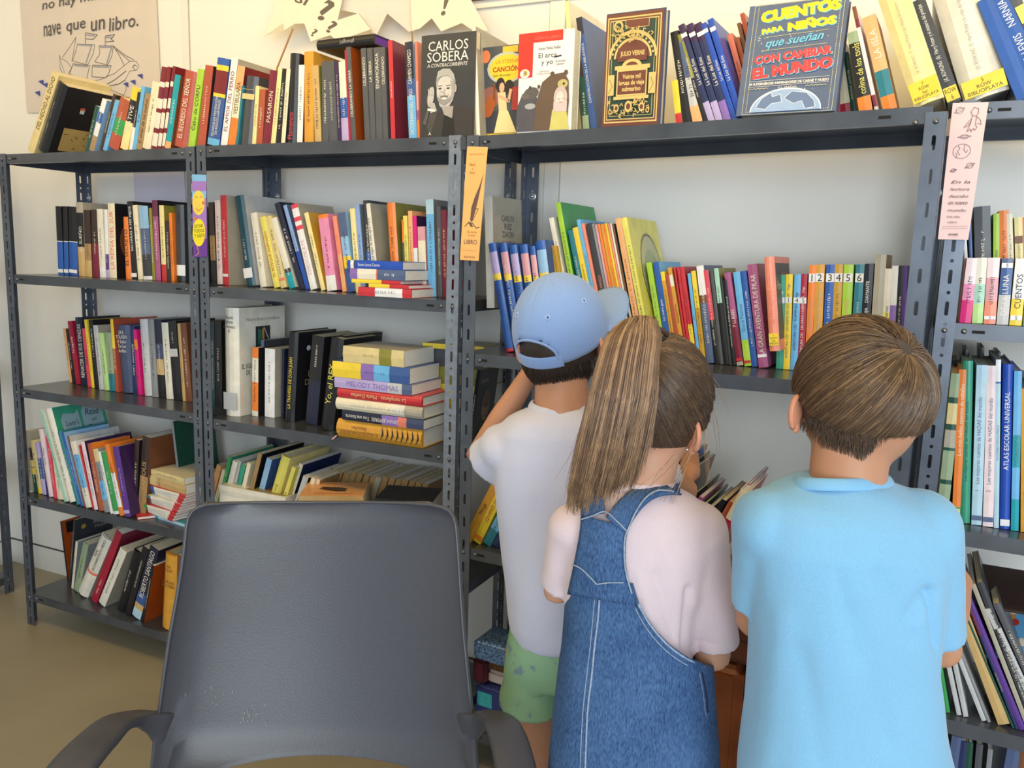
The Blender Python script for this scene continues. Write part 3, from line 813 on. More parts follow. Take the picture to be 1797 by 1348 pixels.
R_(FC, 840, 330, 4.347, ZC[1], .13, T, 'books at the left of the second shelf of the wide bookcase', """
60 120 42 64 greige b=1:lightgrey s=greige w=.16 dz=.11 sb=.11 art=zafon x l=grey_novel_titled_in_capitals_standing_high_behind_the_blue_set_at_the_steel_post
206 264 66 430 royalblue b=.03:red,.66:blue,.72:yellow,.92:lilac,1:blue s=denimblue hc sb=.08 n=first_blue_yellow-banded
277 335 150 430 royalblue b=.03:red,.1:blue,.2:red,.66:blue,.72:yellow,.92:dustypink,1:blue s=denimblue hc sb=.08 n=second_blue_red-labelled
345 405 225 445 royalblue b=.66:blue,.72:yellow,.92:lilac,1:blue s=denimblue hc sb=.08 n=third_blue_yellow-banded
415 475 305 440 royalblue b=.66:blue,.72:yellow,.92:dustypink,1:blue s=denimblue hc sb=.08 n=fourth_blue_yellow-banded
482 525 382 450 royalblue b=.66:blue,.72:yellow,.92:dustypink,1:blue s=denimblue hc sb=.08 n=fifth_blue_yellow-banded
530 605 425 410 royalblue b=.66:blue,.72:yellow,.92:ltblue,1:blue s=denimblue hc sb=.08 n=last_blue_yellow-banded
640 690 510 450 mustard sb=.12 |CUENTOS
694 728 562 450 mustard sb=.12
738 775 535 235 ivory
790 830 585 120 lime s=green w=.22 art=kid
866 905 680 330 teal
910 952 715 310 yellow b=1:yellow
956 985 745 248 skyblue
988 1012 782 278 salmon
1016 1060 820 278 charcoal c=salmon |EL BARRIL MÁGICO
1063 1080 862 278 grey
1083 1100 885 285 dustypink
1102 1122 905 280 rust b=.5:cream,1:orange
1124 1142 928 282 gold b=.5:black,1:gold
1144 1160 945 280 orange b=.5:cream,1:orange
1162 1178 962 275 yellow b=.4:lightgrey,1:yellow
1180 1196 982 280 black b=.5:ivory,1:salmon
1198 1212 1000 275 cream b=.5:black,1:ivory
1214 1230 1015 280 darkgreen b=.5:lightgrey,1:brown
1236 1282 1040 240 orange b=1:peach s=violet w=.2
1290 1335 1085 235 lemon b=1:lemon s=lemon w=.25 art=arch
""")
R_(FC, 1120, 400, 4.813, ZC[1], .17, 'above the ponytail', 'colourful slim books in the middle of the wide bookcase', """
198 245 65 300 lime c=teal
250 300 122 295 skyblue b=1:blue s=skyblue w=.17 c=white |Los cuatro gatos
304 338 187 375 yellow b=.9:gold,1:yellow
341 374 230 400 wine b=1:brick c=rust
378 412 247 340 mustard b=.8:gold,.92:ivory,1:gold |FRANKENSTEIN
416 432 297 335 red b=1:red
435 458 325 340 red b=.5:red,1:red c=crimson s=crimson
462 500 350 335 red b=.2:orange,.4:yellow,1:red s=crimson
504 530 415 388 skyblue |JUNIOR
534 572 445 368 yellow b=.6:mustard,1:yellow
580 642 490 325 white b=.62:slate,.7:brown,1:white s=slate w=.17
650 690 550 362 redpink b=.47:black,1:redpink s=greige
694 722 604 355 darkgrey
728 768 637 345 black b=.64:black,1:mint s=olive w=.16
772 790 690 420 charcoal
794 828 715 440 black
834 890 725 385 mauve b=.04:greige,.5:wine,1:mauve k=.05:.08:red |7 LLAVES
898 958 800 378 skyblue b=.28:lime,1:skyblue k=.03:.06:red c=slate |Gloria Fuertes
962 1012 864 370 blue s=blue
1018 1102 918 315 mauve b=1:mauve w=.15 k=.1:.13:white sb=.16 |LA GRAN AVENTURA DE PILAR
1108 1195 1060 250 coral b=1:salmon hc s=coral w=.17 art=wizard dz=.045 sb=.11 k=.06:.19:yellow:1/ROW/har/BIBLIO n=tall_salmon_yellow-labelled c=coral
""", lift=.001)
R_(FC, 1330, 420, 5.617, ZC[1], .17, 'above the bowl-cut boy', 'books at the right of the second shelf of the wide bookcase', """
178 245 207 350 seagreen b=1:seagreen c=white k=.7:.76:white:2 |AVENTURA CID   UN POLO DEL   Olga
248 315 277 345 yellow k=.7:.76:white:1 c=slate |AVENTURA CID   UN RAMO DE LECTORES   Olga
318 388 360 345 skyblue k=.7:.76:white:4 |AVENTURA CID   FLAMENKA   Olga
391 455 425 345 wine b=1:crimson k=.7:.76:white:5 |AVENTURA CID   UN GRAN HUERFANO   Olga
458 524 506 255 peach k=.84:.92:white:1 c=greige b=1:orange |EL PEQUEÑO DRAGÓN
528 615 572 250 gold k=.84:.92:white:2 c=greige |EL PEQUEÑO DRAGÓN VUELA
620 705 676 250 skyblue k=.84:.92:white:3 b=1:blue s=white
709 790 760 248 mustard k=.84:.92:white:4 c=brown
796 892 848 250 lightgreen b=1:lime s=lime k=.84:.92:white:5 c=salmon
898 984 966 248 teal k=.84:.92:white:6 c=paleblue
990 1075 1057 240 black tz=.4,.95 c=white |BRUJA    DIAMANTE
1082 1190 1160 150 greige b=1:greige s=kraft x w=.14 n=tall_beige_worn-edged
1196 1262 1257 290 lemon b=.6:lemon,1:ivory |Gabriel Cervantes
1266 1328 1325 262 violet b=.65:violet,1:white tz=.05,.65 |de García Márquez
1332 1385 1392 260 black
1388 1432 1440 262 purple
1436 1470 1470 262 darknavy
""", lift=.001)
T = 'beside the white T-shirt'
R_(FC, 800, 600, 3.37, ZC[2], .035, T, 'books at the left of the third shelf of the wide bookcase', """
45 98 240 800 gold b=1:gold |Manga
100 150 268 840 yellow k=.05:.12:orange c=crimson tz=.3,.95 |¿QUIERES SABER?
158 210 320 900 skyblue b=.3:teal,1:skyblue
215 262 385 940 navy
268 290 410 960 ivory
""")
R_(FC, 800, 600, 3.37, ZC[2], .20, T+' at the back left', 'dark picture book at the back left', """
50 70 125 165 black b=1:black s=black w=.1 sb=.06 dz=.21 art=face l=dark_book_with_a_dim_face_on_its_cover_behind_the_capped_child's_arm
""", dmax=.34)
R_(FC, 1180, 740, 5.183, ZC[2], .14, 'between girl and boy', 'picture books leaning between the girl and the boy in light blue', """
-260 -235 40 350 denimblue b=1:navy w=.19 sb=.1
-230 -200 90 330 blue w=.19 sb=.1
-195 -180 130 400 darkgreen w=.19 sb=.08
-175 -150 170 430 brown w=.19 sb=.08
-120 -105 210 640 darkgreen w=.2 sb=.05
-100 -60 245 680 pink b=1:mauve w=.2 sb=.04
-55 -35 290 740 darkgreen b=1:green w=.2 sb=.04
-30 5 350 760 darkgrey b=1:darkgrey w=.19 sb=.04
15 60 455 705 black w=.19 sb=.03
65 120 520 725 brown b=1:rust w=.17 sb=.03
135 215 625 620 crimson b=.72:crimson,1:cream w=.2 sb=.02 tz=.35,.65 hc |Escogidos
225 250 690 560 mauve w=.19 sb=.08
""")
T = 'right bookcase'
R_(FD, 1590, 180, 3.064, ZD[1], .02, T+', front row', 'pastel series in the front row of the right bookcase', """
286 350 328 835 pink b=.35:magenta,.6:pink,1:paleandpink
354 412 380 835 lightgreen b=.3:lightgreen,.6:mint,1:ivory
416 482 440 835 salmon b=.35:salmon,.7:dustypink,1:paleandpink k=.07:.12:white:S
486 550 516 838 denimblue b=.45:lightgrey,.85:denimblue,1:slate k=.86:.93:white:S tz=.1,.8 |DE LA LUNA
555 622 590 838 yellow b=.4:yellow,1:white k=.08:.15:white:S |CUENTOS
628 700 662 840 lightgreen b=.2:seagreen,1:white
705 770 735 842 coral b=.4:coral,1:white
""")
R_(FD, 1590, 180, 3.064, ZD[1], .19, T+', back row', 'taller books in the back row of the right bookcase', """
335 352 300 600 white
355 372 330 560 denimblue
376 465 365 562 greige b=1:darkgrey s=green w=.13
468 500 470 598 lime |CUENTOS PARA SOÑAR
504 556 500 582 orange s=orange
560 592 540 600 cream
596 640 582 618 paleyellow k=.75:.82:brown
644 700 620 618 orange
""", dmax=.345)
T = 'right bookcase third shelf'
R_(FD, 1590, 580, 3.37, ZD[2], .06, T, 'fairy tale books on the right bookcase', """
178 246 268 252 sage b=.02:greige,.25:sage,.28:darkgreen,.48:sage,.5:darkgreen,.62:greige,.66:darkgreen,.8:sand,.84:darkgreen,1:sage x w=.19
270 318 314 230 orange b=.1:green,1:orange k=.06:.09:lemon c=cream tz=.4,.95 s=orange |Los más bellos cuentos de caballos
321 378 340 180 mint b=1:seagreen hc c=darkgreen |Los mejores cuentos de HADAS del mundo
386 448 418 205 paleblue c=slate k=.03:.06:slate n=pale_blue_fairy_tale |1    Los mejores cuentos de HADAS del mundo
454 516 480 208 paleandpink c=slate k=.03:.06:slate n=pinkish_white_fairy_tale |2    Los mejores cuentos de HADAS del mundo
519 549 532 172 periwinkle b=.86:paleblue,.87:blue,1:white c=slate |DICCIONARIO ENCICLOPÉDICO
554 614 574 200 royalblue hc c=white tz=.3,.9 k=.02:.06:white n=dark_blue_school_atlas |ATLAS ESCOLAR UNIVERSAL
620 666 640 240 skyblue b=.2:turquoise,.4:skyblue,.6:turquoise,1:skyblue c=slate |POCAHONTAS
678 730 682 345 gold b=1:gold
735 790 742 300 wine
""")
R_(FD, 1590, 580, 3.37, ZD[2], .2, 'behind the fairy tales', 'black magazines behind the fairy tale books', """
262 285 280 175 black
330 350 345 110 black
420 445 438 100 black
530 550 540 130 black
""", dmax=.34)
T = 'right bookcase fourth shelf'
R_(FD, 1590, 960, 3.473, ZD[3], .03, T, 'books leaning on the fourth shelf of the right bookcase', """
152 176 115 745 lemon c=black
212 238 160 735 red c=white |MARIANNE
243 270 190 690 green c=white
310 340 228 640 white b=1:lightgrey c=greige
350 382 262 608 white b=1:lightgrey c=greige
462 495 282 605 white b=1:lightgrey
499 520 310 598 grey
562 643 320 430 tan b=1:tan x n=slab_thick_bare-page
648 664 360 420 darkgreen
668 690 372 350 navy b=.75:navy,1:plum tz=.05,.7 c=lemon |Los cuadernos de Silvia y Simón
694 738 352 290 purple b=1:purple x
742 775 396 230 greige
780 830 430 220 charcoal
835 890 480 380 lightgrey
895 950 530 350 darkgrey
""")
T = 'right bookcase bottom'
R_(FD, 1590, 960, 3.473, ZD[4], .04, T, 'books on the bottom shelf of the right bookcase', """
120 160 190 1160 wine
170 240 280 1150 olive b=1:slate
245 300 330 1180 slatenavy b=1:navy
310 350 370 1190 darkgreen
360 400 430 1200 darkgrey
420 450 500 1230 grey
470 560 620 1220 denimblue b=1:slate
600 640 700 1210 brown
""")
# ------------------------------------------------------------------ cards: posters, bookmarks, paper signs
class Card(Print):
    """a thin sheet given by its four corners (bottom-left, bottom-right, top-right, top-left), printed on its front"""
    def __init__(s, name, bl, br, tr, tl, col, label, cat, group=None, th=.0006, curl=0.0, n=8):
        s.c = [Vector(p) for p in (bl, br, tr, tl)]; s.k = 0; s.curl = curl
        s.w = ((s.c[1]-s.c[0]).length+(s.c[2]-s.c[3]).length)/2; s.h = ((s.c[3]-s.c[0]).length+(s.c[2]-s.c[1]).length)/2
        s.n = (s.c[1]-s.c[0]).cross(s.c[3]-s.c[0]).normalized()
        s.root = empty(name, Matrix.Translation(s.c[0]), label=label, cat=cat, group=group); s.o = s.c[0].copy()
        vs = []; fs = []
        for side in (0, 1):
            for j in range(n+1):
                for i in range(3): vs.append(s.P(i/2, j/n, -th*side))
        N = 3*(n+1)
        for j in range(n):
            for i in range(2):
                a = j*3+i; fs.append((a, a+1, a+4, a+3)); fs.append((N+a, N+a+3, N+a+4, N+a+1))
            fs.append((j*3, j*3+3, N+j*3+3, N+j*3)); fs.append((j*3+2, N+j*3+2, N+j*3+5, j*3+5))
        for j in (0, n):
            for i in range(2): a = j*3+i; fs.append((a, N+a, N+a+1, a+1))
        s.cv = mesh_obj('sheet', vs, fs, mat(col, .65, var=.03, scale=8), s.root)
    def P(s, u, v, e=0):
        a, b, c, d = s.c
        p = a*(1-u)*(1-v)+b*u*(1-v)+c*u*v+d*(1-u)*v
        return p + s.n*(e+s.curl*math.sin(math.pi*v)*.5+s.curl*(1-v)*math.cos(v*5)*.4) - s.o
    def ax(s): return ((s.c[1]-s.c[0]).normalized(), (s.c[3]-s.c[0]).normalized())
def onf(fr, px, py, d):
    a, z = fr.sz_from_px(px, py, d); return fr.pt(a, d, z)

# ship poster on the wall
W4 = WY-.006
pp = lambda px, py: on_y(px, py, W4)
poster = Card('poster', pp(47, 198), pp(284, 196), pp(271, -70), pp(30, -70), (214, 202, 192), 'large paper poster with a hand-drawn sailing ship and a handwritten sentence', 'poster')
def uv_of(card, px, py, plane):
    q = plane(px, py); a, b = card.c[1]-card.c[0], card.c[3]-card.c[0]; r = q-card.c[0]
    aa, ab, bb, ra, rb = a.dot(a), a.dot(b), b.dot(b), r.dot(a), r.dot(b); D = aa*bb-ab*ab
    return (ra*bb-rb*ab)/D, (rb*aa-ra*ab)/D
def S1(pts): return [uv_of(poster, x/3.964, y/3.964, pp) for x, y in pts]
ink = (78, 74, 76)
for pts in ([(415,370),(430,440),(455,510),(545,545),(640,580),(760,610),(860,655),(880,610),(870,540),(905,470),(950,465),(968,430),(950,395),(905,395),(865,430),(800,490),(700,540),(600,560)],
            [(430,395),(470,420),(500,460),(470,510),(440,500),(418,470),(415,370)], [(435,385),(480,320),(530,235),(510,360),(500,410)], [(540,285),(660,285),(650,350),(610,435),(505,410),(525,350),(540,285)],
            [(690,290),(790,285),(780,360),(750,430),(660,410),(695,350),(690,290)], [(510,430),(625,440),(600,555)], [(510,430),(485,505),(600,555)], [(645,435),(775,435),(755,500),(735,525),(640,520),(645,435)],
            [(595,285),(595,200)], [(600,200),(680,210),(650,245),(600,245)], [(735,285),(735,215)], [(735,215),(800,200),(775,235),(795,250),(740,258)], [(790,285),(870,350),(935,385)], [(790,285),(830,350),(865,425)], [(810,310),(905,395)],
            [(880,470),(800,540),(720,590)], [(945,465),(925,440),(940,420),(955,435)], [(600,565),(700,600),(830,570),(870,540)], [(860,655),(885,690)]):
    poster.line(S1(pts), .0022, ink, 'drawing')
for pts in ([(550,290),(640,292),(600,420)], [(700,300),(780,295),(745,420)], [(520,440),(610,448)], [(655,445),(760,445)], [(605,215),(660,218)], [(740,225),(785,222)]):
    poster.line(S1(pts), .004, (150, 152, 170), 'shading')
for cx, cy in ((265,650),(290,572),(320,592),(880,575),(930,555),(980,508)):
    poster.poly(S1([(cx-20,cy-8),(cx+16,cy-20),(cx+18,cy+20)]), (52, 66, 150), 'triangle')
def ptext(t, x0, y0, x1, y1, rot=0, **k):
    a = S1([(x0, y1), (x1, y0)]); poster.text(t, a[0][0], a[0][1], a[1][0], a[1][1], ink, rot=rot, shear=.15, stretch=2.2, **k)
ptext('no hay mas,', 300, -95, 720, 40, rot=4); ptext('nave', 310, 150, 425, 240, rot=4); ptext('que', 470, 120, 600, 215, rot=5); ptext('un', 640, 95, 735, 180, rot=5); ptext('libro.', 765, 45, 965, 160, rot=5)
# second sheet low on the wall behind the shelf
Card('paper_sheet', pp(240, 420), pp(330, 420), pp(322, 285), pp(233, 285), (216, 210, 226), 'pale lilac paper sheet taped to the wall behind the left bookcase', 'paper')

# jagged paper signs on sticks, behind the books
def sign(name, pts, d, col, label, z=.0015):
    P3 = [onf(FAB, 400+x/3.594, y/3.594, d) for x, y in pts]; o = P3[0]
    root = empty(name, Matrix.Translation(o), label=label, cat='paper sign', group='jagged paper signs above the books')
    n = len(P3); vs = [p-o for p in P3]+[p-o+Vector((0, z, 0)) for p in P3]
    fs = [tuple(range(n)), tuple(reversed(range(n, 2*n)))]+[(i, n+i, n+(i+1) % n, (i+1) % n) for i in range(n)]
    cv = mesh_obj('card', vs, fs, mat(col, .6, var=.02), root); return root, cv, o
def sign_text(cv, o, t, x0, y0, x1, y1, d, rot=0, col=(92, 86, 82), name='lettering'):
    a = onf(FAB, 400+x0/3.594, y1/3.594, d-.0008)-o; b = onf(FAB, 400+x1/3.594, y0/3.594, d-.0008)-o
    R = math.radians(rot); c = (a+b)/2
    text(t, abs(b.x-a.x), abs(b.z-a.z), basis((math.cos(R),0,math.sin(R)), (-math.sin(R),0,math.cos(R)), c), col, cv, name, bold=.02, shear=.2, stretch=2)
def stick(px0, py0, px1, py1, d, parent, o):
    a = onf(FAB, px0, py0, d)-o; b = onf(FAB, px1, py1, d)-o; q = MB(); v = (b-a); n = Vector((-v.z, 0, v.x)).normalized()*.002; y = Vector((0, .002, 0))
    q.add([a-n-y, a+n-y, a+n+y, a-n+y, b-n-y, b+n-y, b+n+y, b-n+y], [(0,1,2,3),(4,7,6,5),(0,4,5,1),(1,5,6,2),(2,6,7,3),(3,7,4,0)])
    q.obj('stick', mat((176, 132, 84), .6, var=.2), parent)
rt, cv, o = sign('paper_sign', [(300,-60),(300,50),(232,228),(345,150),(350,196),(420,150),(482,148),(522,262),(645,222),(690,258),(900,186),(822,84),(690,128),(735,-60)], .285, (236, 226, 208), 'jagged white paper sign with several question marks on a thin stick')
sign_text(cv, o, 'SI', 405, -40, 530, 35, .285, -20); sign_text(cv, o, '?', 575, -10, 665, 140, .285, -15); sign_text(cv, o, '?', 625, 125, 685, 215, .285, -20); sign_text(cv, o, '?', 520, 178, 570, 235, .285, -20)
stick(514, 50, 486, 120, .289, rt, o); a = onf(FAB, 486, 120, .289); b_ = Vector((a.x-.03, .289, ZB[0])); stick(486, 120, *proj(b_), .289, rt, o)
q = MB(); pts = [onf(FAB, 400+x/3.594, y/3.594, .282)-o for x, y in ((240,225),(330,165),(345,150),(350,196),(300,205))]; q.poly(pts); q.obj('fold', mat((206, 198, 172), .6), rt)
rt, cv, o = sign('paper_sign', [(700,-60),(700,60),(830,88),(905,190),(925,245),(1005,85),(1140,200),(1172,200),(1285,115),(1300,-60)], .305, (222, 214, 208), 'greyish blank jagged paper sign between the two lettered signs')
stick(722, 55, 724, 72, .302, rt, o)
rt, cv, o = sign('paper_sign', [(1150,-60),(1160,195),(1210,180),(1285,115),(1345,198),(1475,145),(1530,182),(1640,195),(1500,-60)], .292, (238, 226, 208), 'jagged white paper sign with an exclamation mark')
sign_text(cv, o, '!', 1345, -45, 1395, 100, .292, -3)

# bookmarks hanging on the posts
bm = Card('bookmark', onf(FAB, 340, 452, -.003), onf(FAB, 364, 450, -.003), onf(FAB, 362, 307, -.003), onf(FAB, 337, 306, -.003), (160, 120, 200), 'purple and blue bookmark with yellow cartoon shapes on the post', 'bookmark', 'bookmarks hung on the bookcase posts', curl=.004)
bm.rect(0, .72, 1, 1, (130, 186, 232)); bm.rect(0, 0, 1, .22, (108, 54, 156)); bm.ell(.45, .66, .44, .15, (236, 208, 84)); bm.ell(.45, .3, .46, .17, (240, 220, 40))
bm.line([(.2,.72),(.3,.74),(.4,.72)], .0012, (140,90,40)); bm.line([(.55,.72),(.65,.74),(.75,.72)], .0012, (140,90,40)); bm.line([(.25,.6),(.45,.56),(.7,.6)], .0014, (190,70,50)); bm.line([(.3,.14),(.45,.05),(.2,.02)], .002, (214,180,60))
bm.text('ESTAR\nTODOS\nY LEJOS', .1, .23, .85, .4, (70,90,40)); bm.ell(.2, .47, .12, .02, (210,120,90)); bm.ell(.8, .66, .1, .02, (210,120,90))
bm = Card('bookmark', onf(FC, 808, 456, -.004), onf(FC, 841, 458, -.004), onf(FC, 856, 258, -.004), onf(FC, 820, 257, -.004), (244, 184, 112), 'orange bookmark with a quill drawing and the word LIBRO', 'bookmark', 'bookmarks hung on the bookcase posts', curl=.006)
bk = (104, 78, 74)
bm.poly([(.92,.78),(.75,.66),(.55,.56),(.42,.47),(.4,.36),(.5,.34),(.62,.42),(.72,.52),(.8,.62)], bk); bm.line([(.5,.34),(.62,.46),(.78,.46),(.55,.36)], .0018, bk); bm.line([(.15,.3),(.3,.33),(.55,.33),(.75,.29),(.9,.3)], .0022, bk); bm.poly([(.3,.345),(.45,.34),(.6,.3),(.45,.3)], bk)
bm.text('BARAJO/SUEÑOS', .05, .925, .95, .945, (190,130,80)); bm.text('Nacer\ny\nMorir', .2, .76, .5, .86, (170,110,70)); bm.text('Día de los\nel buen', .3, .215, .8, .265, (170,110,70)); bm.text('LIBRO', .18, .145, .85, .185, bk); bm.text('RAMON', .2, .02, .8, .04, (150,110,70)); bm.line([(.1,.09),(.9,.09)], .0005, (190,130,80))
bm = Card('bookmark', onf(FD, 1646, 420, -.006), onf(FD, 1699, 421, -.006), onf(FD, 1735, 179, -.006), onf(FD, 1672, 181, -.006), (242, 208, 208), 'pink bookmark with planets and handwritten lines on the right post', 'bookmark', 'bookmarks hung on the bookcase posts', curl=.003)
g = (116, 96, 100)
def ring(c, cu, cv_, ru, rv, rot=0, n=22, wd=.0009):
    R = math.radians(rot); pts = []
    for i in range(n+1):
        a = 2*math.pi*i/n; x = ru*c.w*math.cos(a); y = rv*c.w*math.sin(a); pts.append((cu+(x*math.cos(R)-y*math.sin(R))/c.w, cv_+(x*math.sin(R)+y*math.cos(R))/c.h))
    c.line(pts, wd, g, 'drawing')
ring(bm, .22, .945, .1, .11); ring(bm, .22, .945, .16, .04, 30); ring(bm, .45, .755, .11, .07); ring(bm, .45, .755, .19, .03, 5); ring(bm, .42, .65, .26, .24, 15); ring(bm, .72, .545, .1, .09); ring(bm, .72, .545, .16, .03, 30); ring(bm, .24, .51, .06, .06); ring(bm, .24, .51, .1, .02, 20)
bm.line([(.3,.69),(.36,.67),(.3,.65),(.38,.62)], .0008, g, 'drawing'); bm.line([(.5,.7),(.48,.66),(.56,.64),(.6,.66)], .0008, g, 'drawing'); bm.line([(.25,.64),(.3,.62),(.28,.6)], .0008, g, 'drawing')
bm.line([(.55,.93),(.62,.965),(.75,.955),(.76,.92),(.68,.9),(.6,.91),(.55,.93)], .0009, g, 'drawing'); bm.line([(.6,.91),(.58,.85),(.5,.79),(.6,.81),(.62,.79),(.68,.815),(.72,.8),(.78,.82),(.72,.84),(.72,.9)], .0009, g, 'drawing'); bm.line([(.58,.88),(.45,.84),(.4,.82),(.5,.83),(.58,.86)], .0009, g, 'drawing'); bm.line([(.73,.9),(.85,.87),(.88,.84),(.76,.85)], .0009, g, 'drawing')
for k, tt in enumerate(('En la', 'lectura', 'descubo', 'un nuevo', 'mundo.')): bm.text(tt, .22, .415-k*.052, .8, .437-k*.052, (70, 60, 66), shear=.3, stretch=2.4)
bm.text('DIA DEL', .12, .16, .75, .175, g); bm.text('LIBRO', .12, .12, .7, .135, g); bm.line([(.1,.095),(.92,.1)], .0005, g); bm.line([(.1,.08),(.92,.085)], .0005, g); bm.text('EDEBÉ', .16, .03, .82, .048, (80, 60, 66), bold=.02)

# ------------------------------------------------------------------ front-facing books
def fbook(fr, pxl, pxr, pxtl, pytl, sb, z, t, col, label, art, side=None, back_lean=0.0, group='books shown face-on along the top shelves', hard=False, h=None, yaw=0, roll=0, dz=0, ppm=None):
    s0 = fr.s_from_px(pxl, sb, z); s1 = fr.s_from_px(pxr, sb, z)
    if h is None: _, zt = fr.sz_from_px(pxtl, pytl, sb); h = (zt-z)/max(.2, math.cos(math.radians(back_lean)))
    a = math.radians(back_lean)
    Zv = Vector((0,0,1))*math.cos(a)+fr.D*math.sin(a); Dv = fr.D*math.cos(a)-Vector((0,0,1))*math.sin(a)
    m = Matrix.Identity(4)
    for c_, v in enumerate((-Dv, fr.H, Zv)):
        for r_ in range(3): m[r_][c_] = v[r_]
    base = fr.pt(s0, sb, z+.0005)+Dv*t+Vector((0,0,1))*(t*math.sin(a))
    m.translation = base
    if yaw: m = Matrix.Translation(fr.pt(s0, sb, z)) @ Matrix.Rotation(math.radians(yaw), 4, 'Z') @ Matrix.Translation(-fr.pt(s0, sb, z)) @ m
    return make_book(m, t, s1-s0, h, [(1.0, col)], side or col, label, group, hard=hard, txt='-', art=art, seed=1)
def a_sobera(cv, t, w, h):
    p = Print(cv, t, w, h); W = (236, 232, 226)
    p.text('CARLOS', .14, .84, .86, .935, W, stretch=1.6); p.text('SOBERA', .12, .735, .87, .83, W, stretch=1.6); p.text('A CONTRACORRIENTE', .12, .685, .86, .72, W, shear=.25, stretch=1.4)
    p.poly([(.04,0),(.06,.12),(.3,.26),(.5,.22),(.66,.32),(.85,.3),(.97,.24),(.97,0)], (58, 54, 54)); p.poly([(.4,.0),(.45,.22),(.55,.26),(.62,.2),(.66,0)], (34, 32, 33)); p.poly([(.2,.02),(.33,.26),(.24,.34),(.1,.14)], (76, 72, 72))
    p.ell(.47, .53, .18, .125, (160, 158, 156)); p.ell(.47, .45, .165, .155, (206, 200, 196)); p.ell(.46, .34, .11, .06, (190,184,180)); p.poly([(.4,.3),(.62,.3),(.6,.18),(.45,.22)], (168,160,156)); p.ell(.2, .4, .06, .1, (192, 186, 182), rot=-10); p.poly([(.16,.34),(.27,.34),(.32,.26),(.2,.24)], (180,174,170)); p.ell(.65,.47,.025,.04,(176,168,164))
    for u in (.37, .52): p.ell(u, .475, .03, .008, (70,64,62)); p.line([(u-.04,.5),(u+.04,.503)], .0016, (110,104,102))
    p.line([(.46,.47),(.44,.425),(.47,.42)], .0014, (140,132,128)); p.ell(.45, .395, .07, .012, (120,112,108)); p.ell(.45, .375, .05, .012, (232,228,224)); p.poly([(.3,.56),(.33,.64),(.42,.665),(.55,.66),(.63,.6),(.64,.52),(.6,.56),(.5,.6),(.38,.59)], (176,174,172)); p.poly([(.33,.4),(.36,.34),(.45,.31),(.56,.35),(.6,.42),(.54,.375),(.45,.365),(.37,.38)], (150,146,143))
    p.poly([(.56,.56),(.63,.52),(.62,.4),(.57,.35),(.59,.45)], (168,162,158)); p.poly([(.12,.12),(.2,.3),(.16,.3),(.06,.14)], (92,88,88)); p.line([(.16,.275),(.28,.262)], .006, (225,222,218)); p.line([(.38,.445),(.42,.44)], .001, (120,112,108)); p.line([(.37,.42),(.39,.38)], .001, (150,142,138)); p.line([(.53,.42),(.52,.38)], .001, (150,142,138))
    for k in range(4): p.line([(.17+k*.03,.42),(.165+k*.028,.49-abs(k-1.5)*.01)], .0025, (206,200,196))
    p.text('A', .16, .02, .24, .05, W)
fbook(FAB, 737, 832, 735.5, 64, .012, ZB[0], .024, 'charcoal', 'black face-on book with a grey-haired man resting his cheek on his hand', a_sobera, side='charcoal')
def a_cancion(cv, t, w, h):
    p = Print(cv, t, w, h); p.rect(0, 0, 1, .06, (226, 188, 60)); p.rect(0,.06,1,1,(74,80,88)); p.rect(0, .06, 1, .3, (60, 62, 74)); p.ell(.25, .45, .25, .12, (150,96,90)); p.ell(.1,.9,.12,.07,(226,130,80))
    p.rect(.55,.92,.95,.99,(226,190,60)); p.ell(.65, .76, .5, .17, (190, 196, 190)); p.ell(.66, .76, .45, .145, (238, 206, 56)); p.text('LA ETERNA', .38, .81, .98, .85, (190, 110, 40)); p.text('CANCIÓN', .3, .72, 1.0, .79, (176, 50, 40), bold=.03); p.text('Salt Runner', .3, .67, .8, .7, (80,70,40), shear=.2)
    p.ell(.25, .36, .13, .13, (176, 92, 44), rot=-15); p.rect(.33,.42,.38,.6,(130,70,40)); p.ell(.75,.55,.12,.08,(40,30,30)); p.ell(.52, .58, .12, .08, (34, 28, 30)); p.ell(.56, .55, .07, .055, (226, 176, 140)); p.poly([(.45,.5),(.66,.5),(.72,.3),(.5,.28)], (228, 206, 160)); p.poly([(.5,.3),(.74,.3),(.98,.06),(.38,.06)], (232, 218, 160)); p.line([(.5,.46),(.75,.4),(.8,.52)], .008, (226,176,140)); p.rect(.85,.3,1,.55,(176,50,44))
    p.text('Ilustrada', .1, .01, .7, .05, (120,90,30))
fbook(FC, 843, 908, 851, 84, .06, ZC[0], .012, 'yellow', 'illustrated face-on book with a dancing couple and a guitar, half behind the bears book', a_cancion, side='slate')
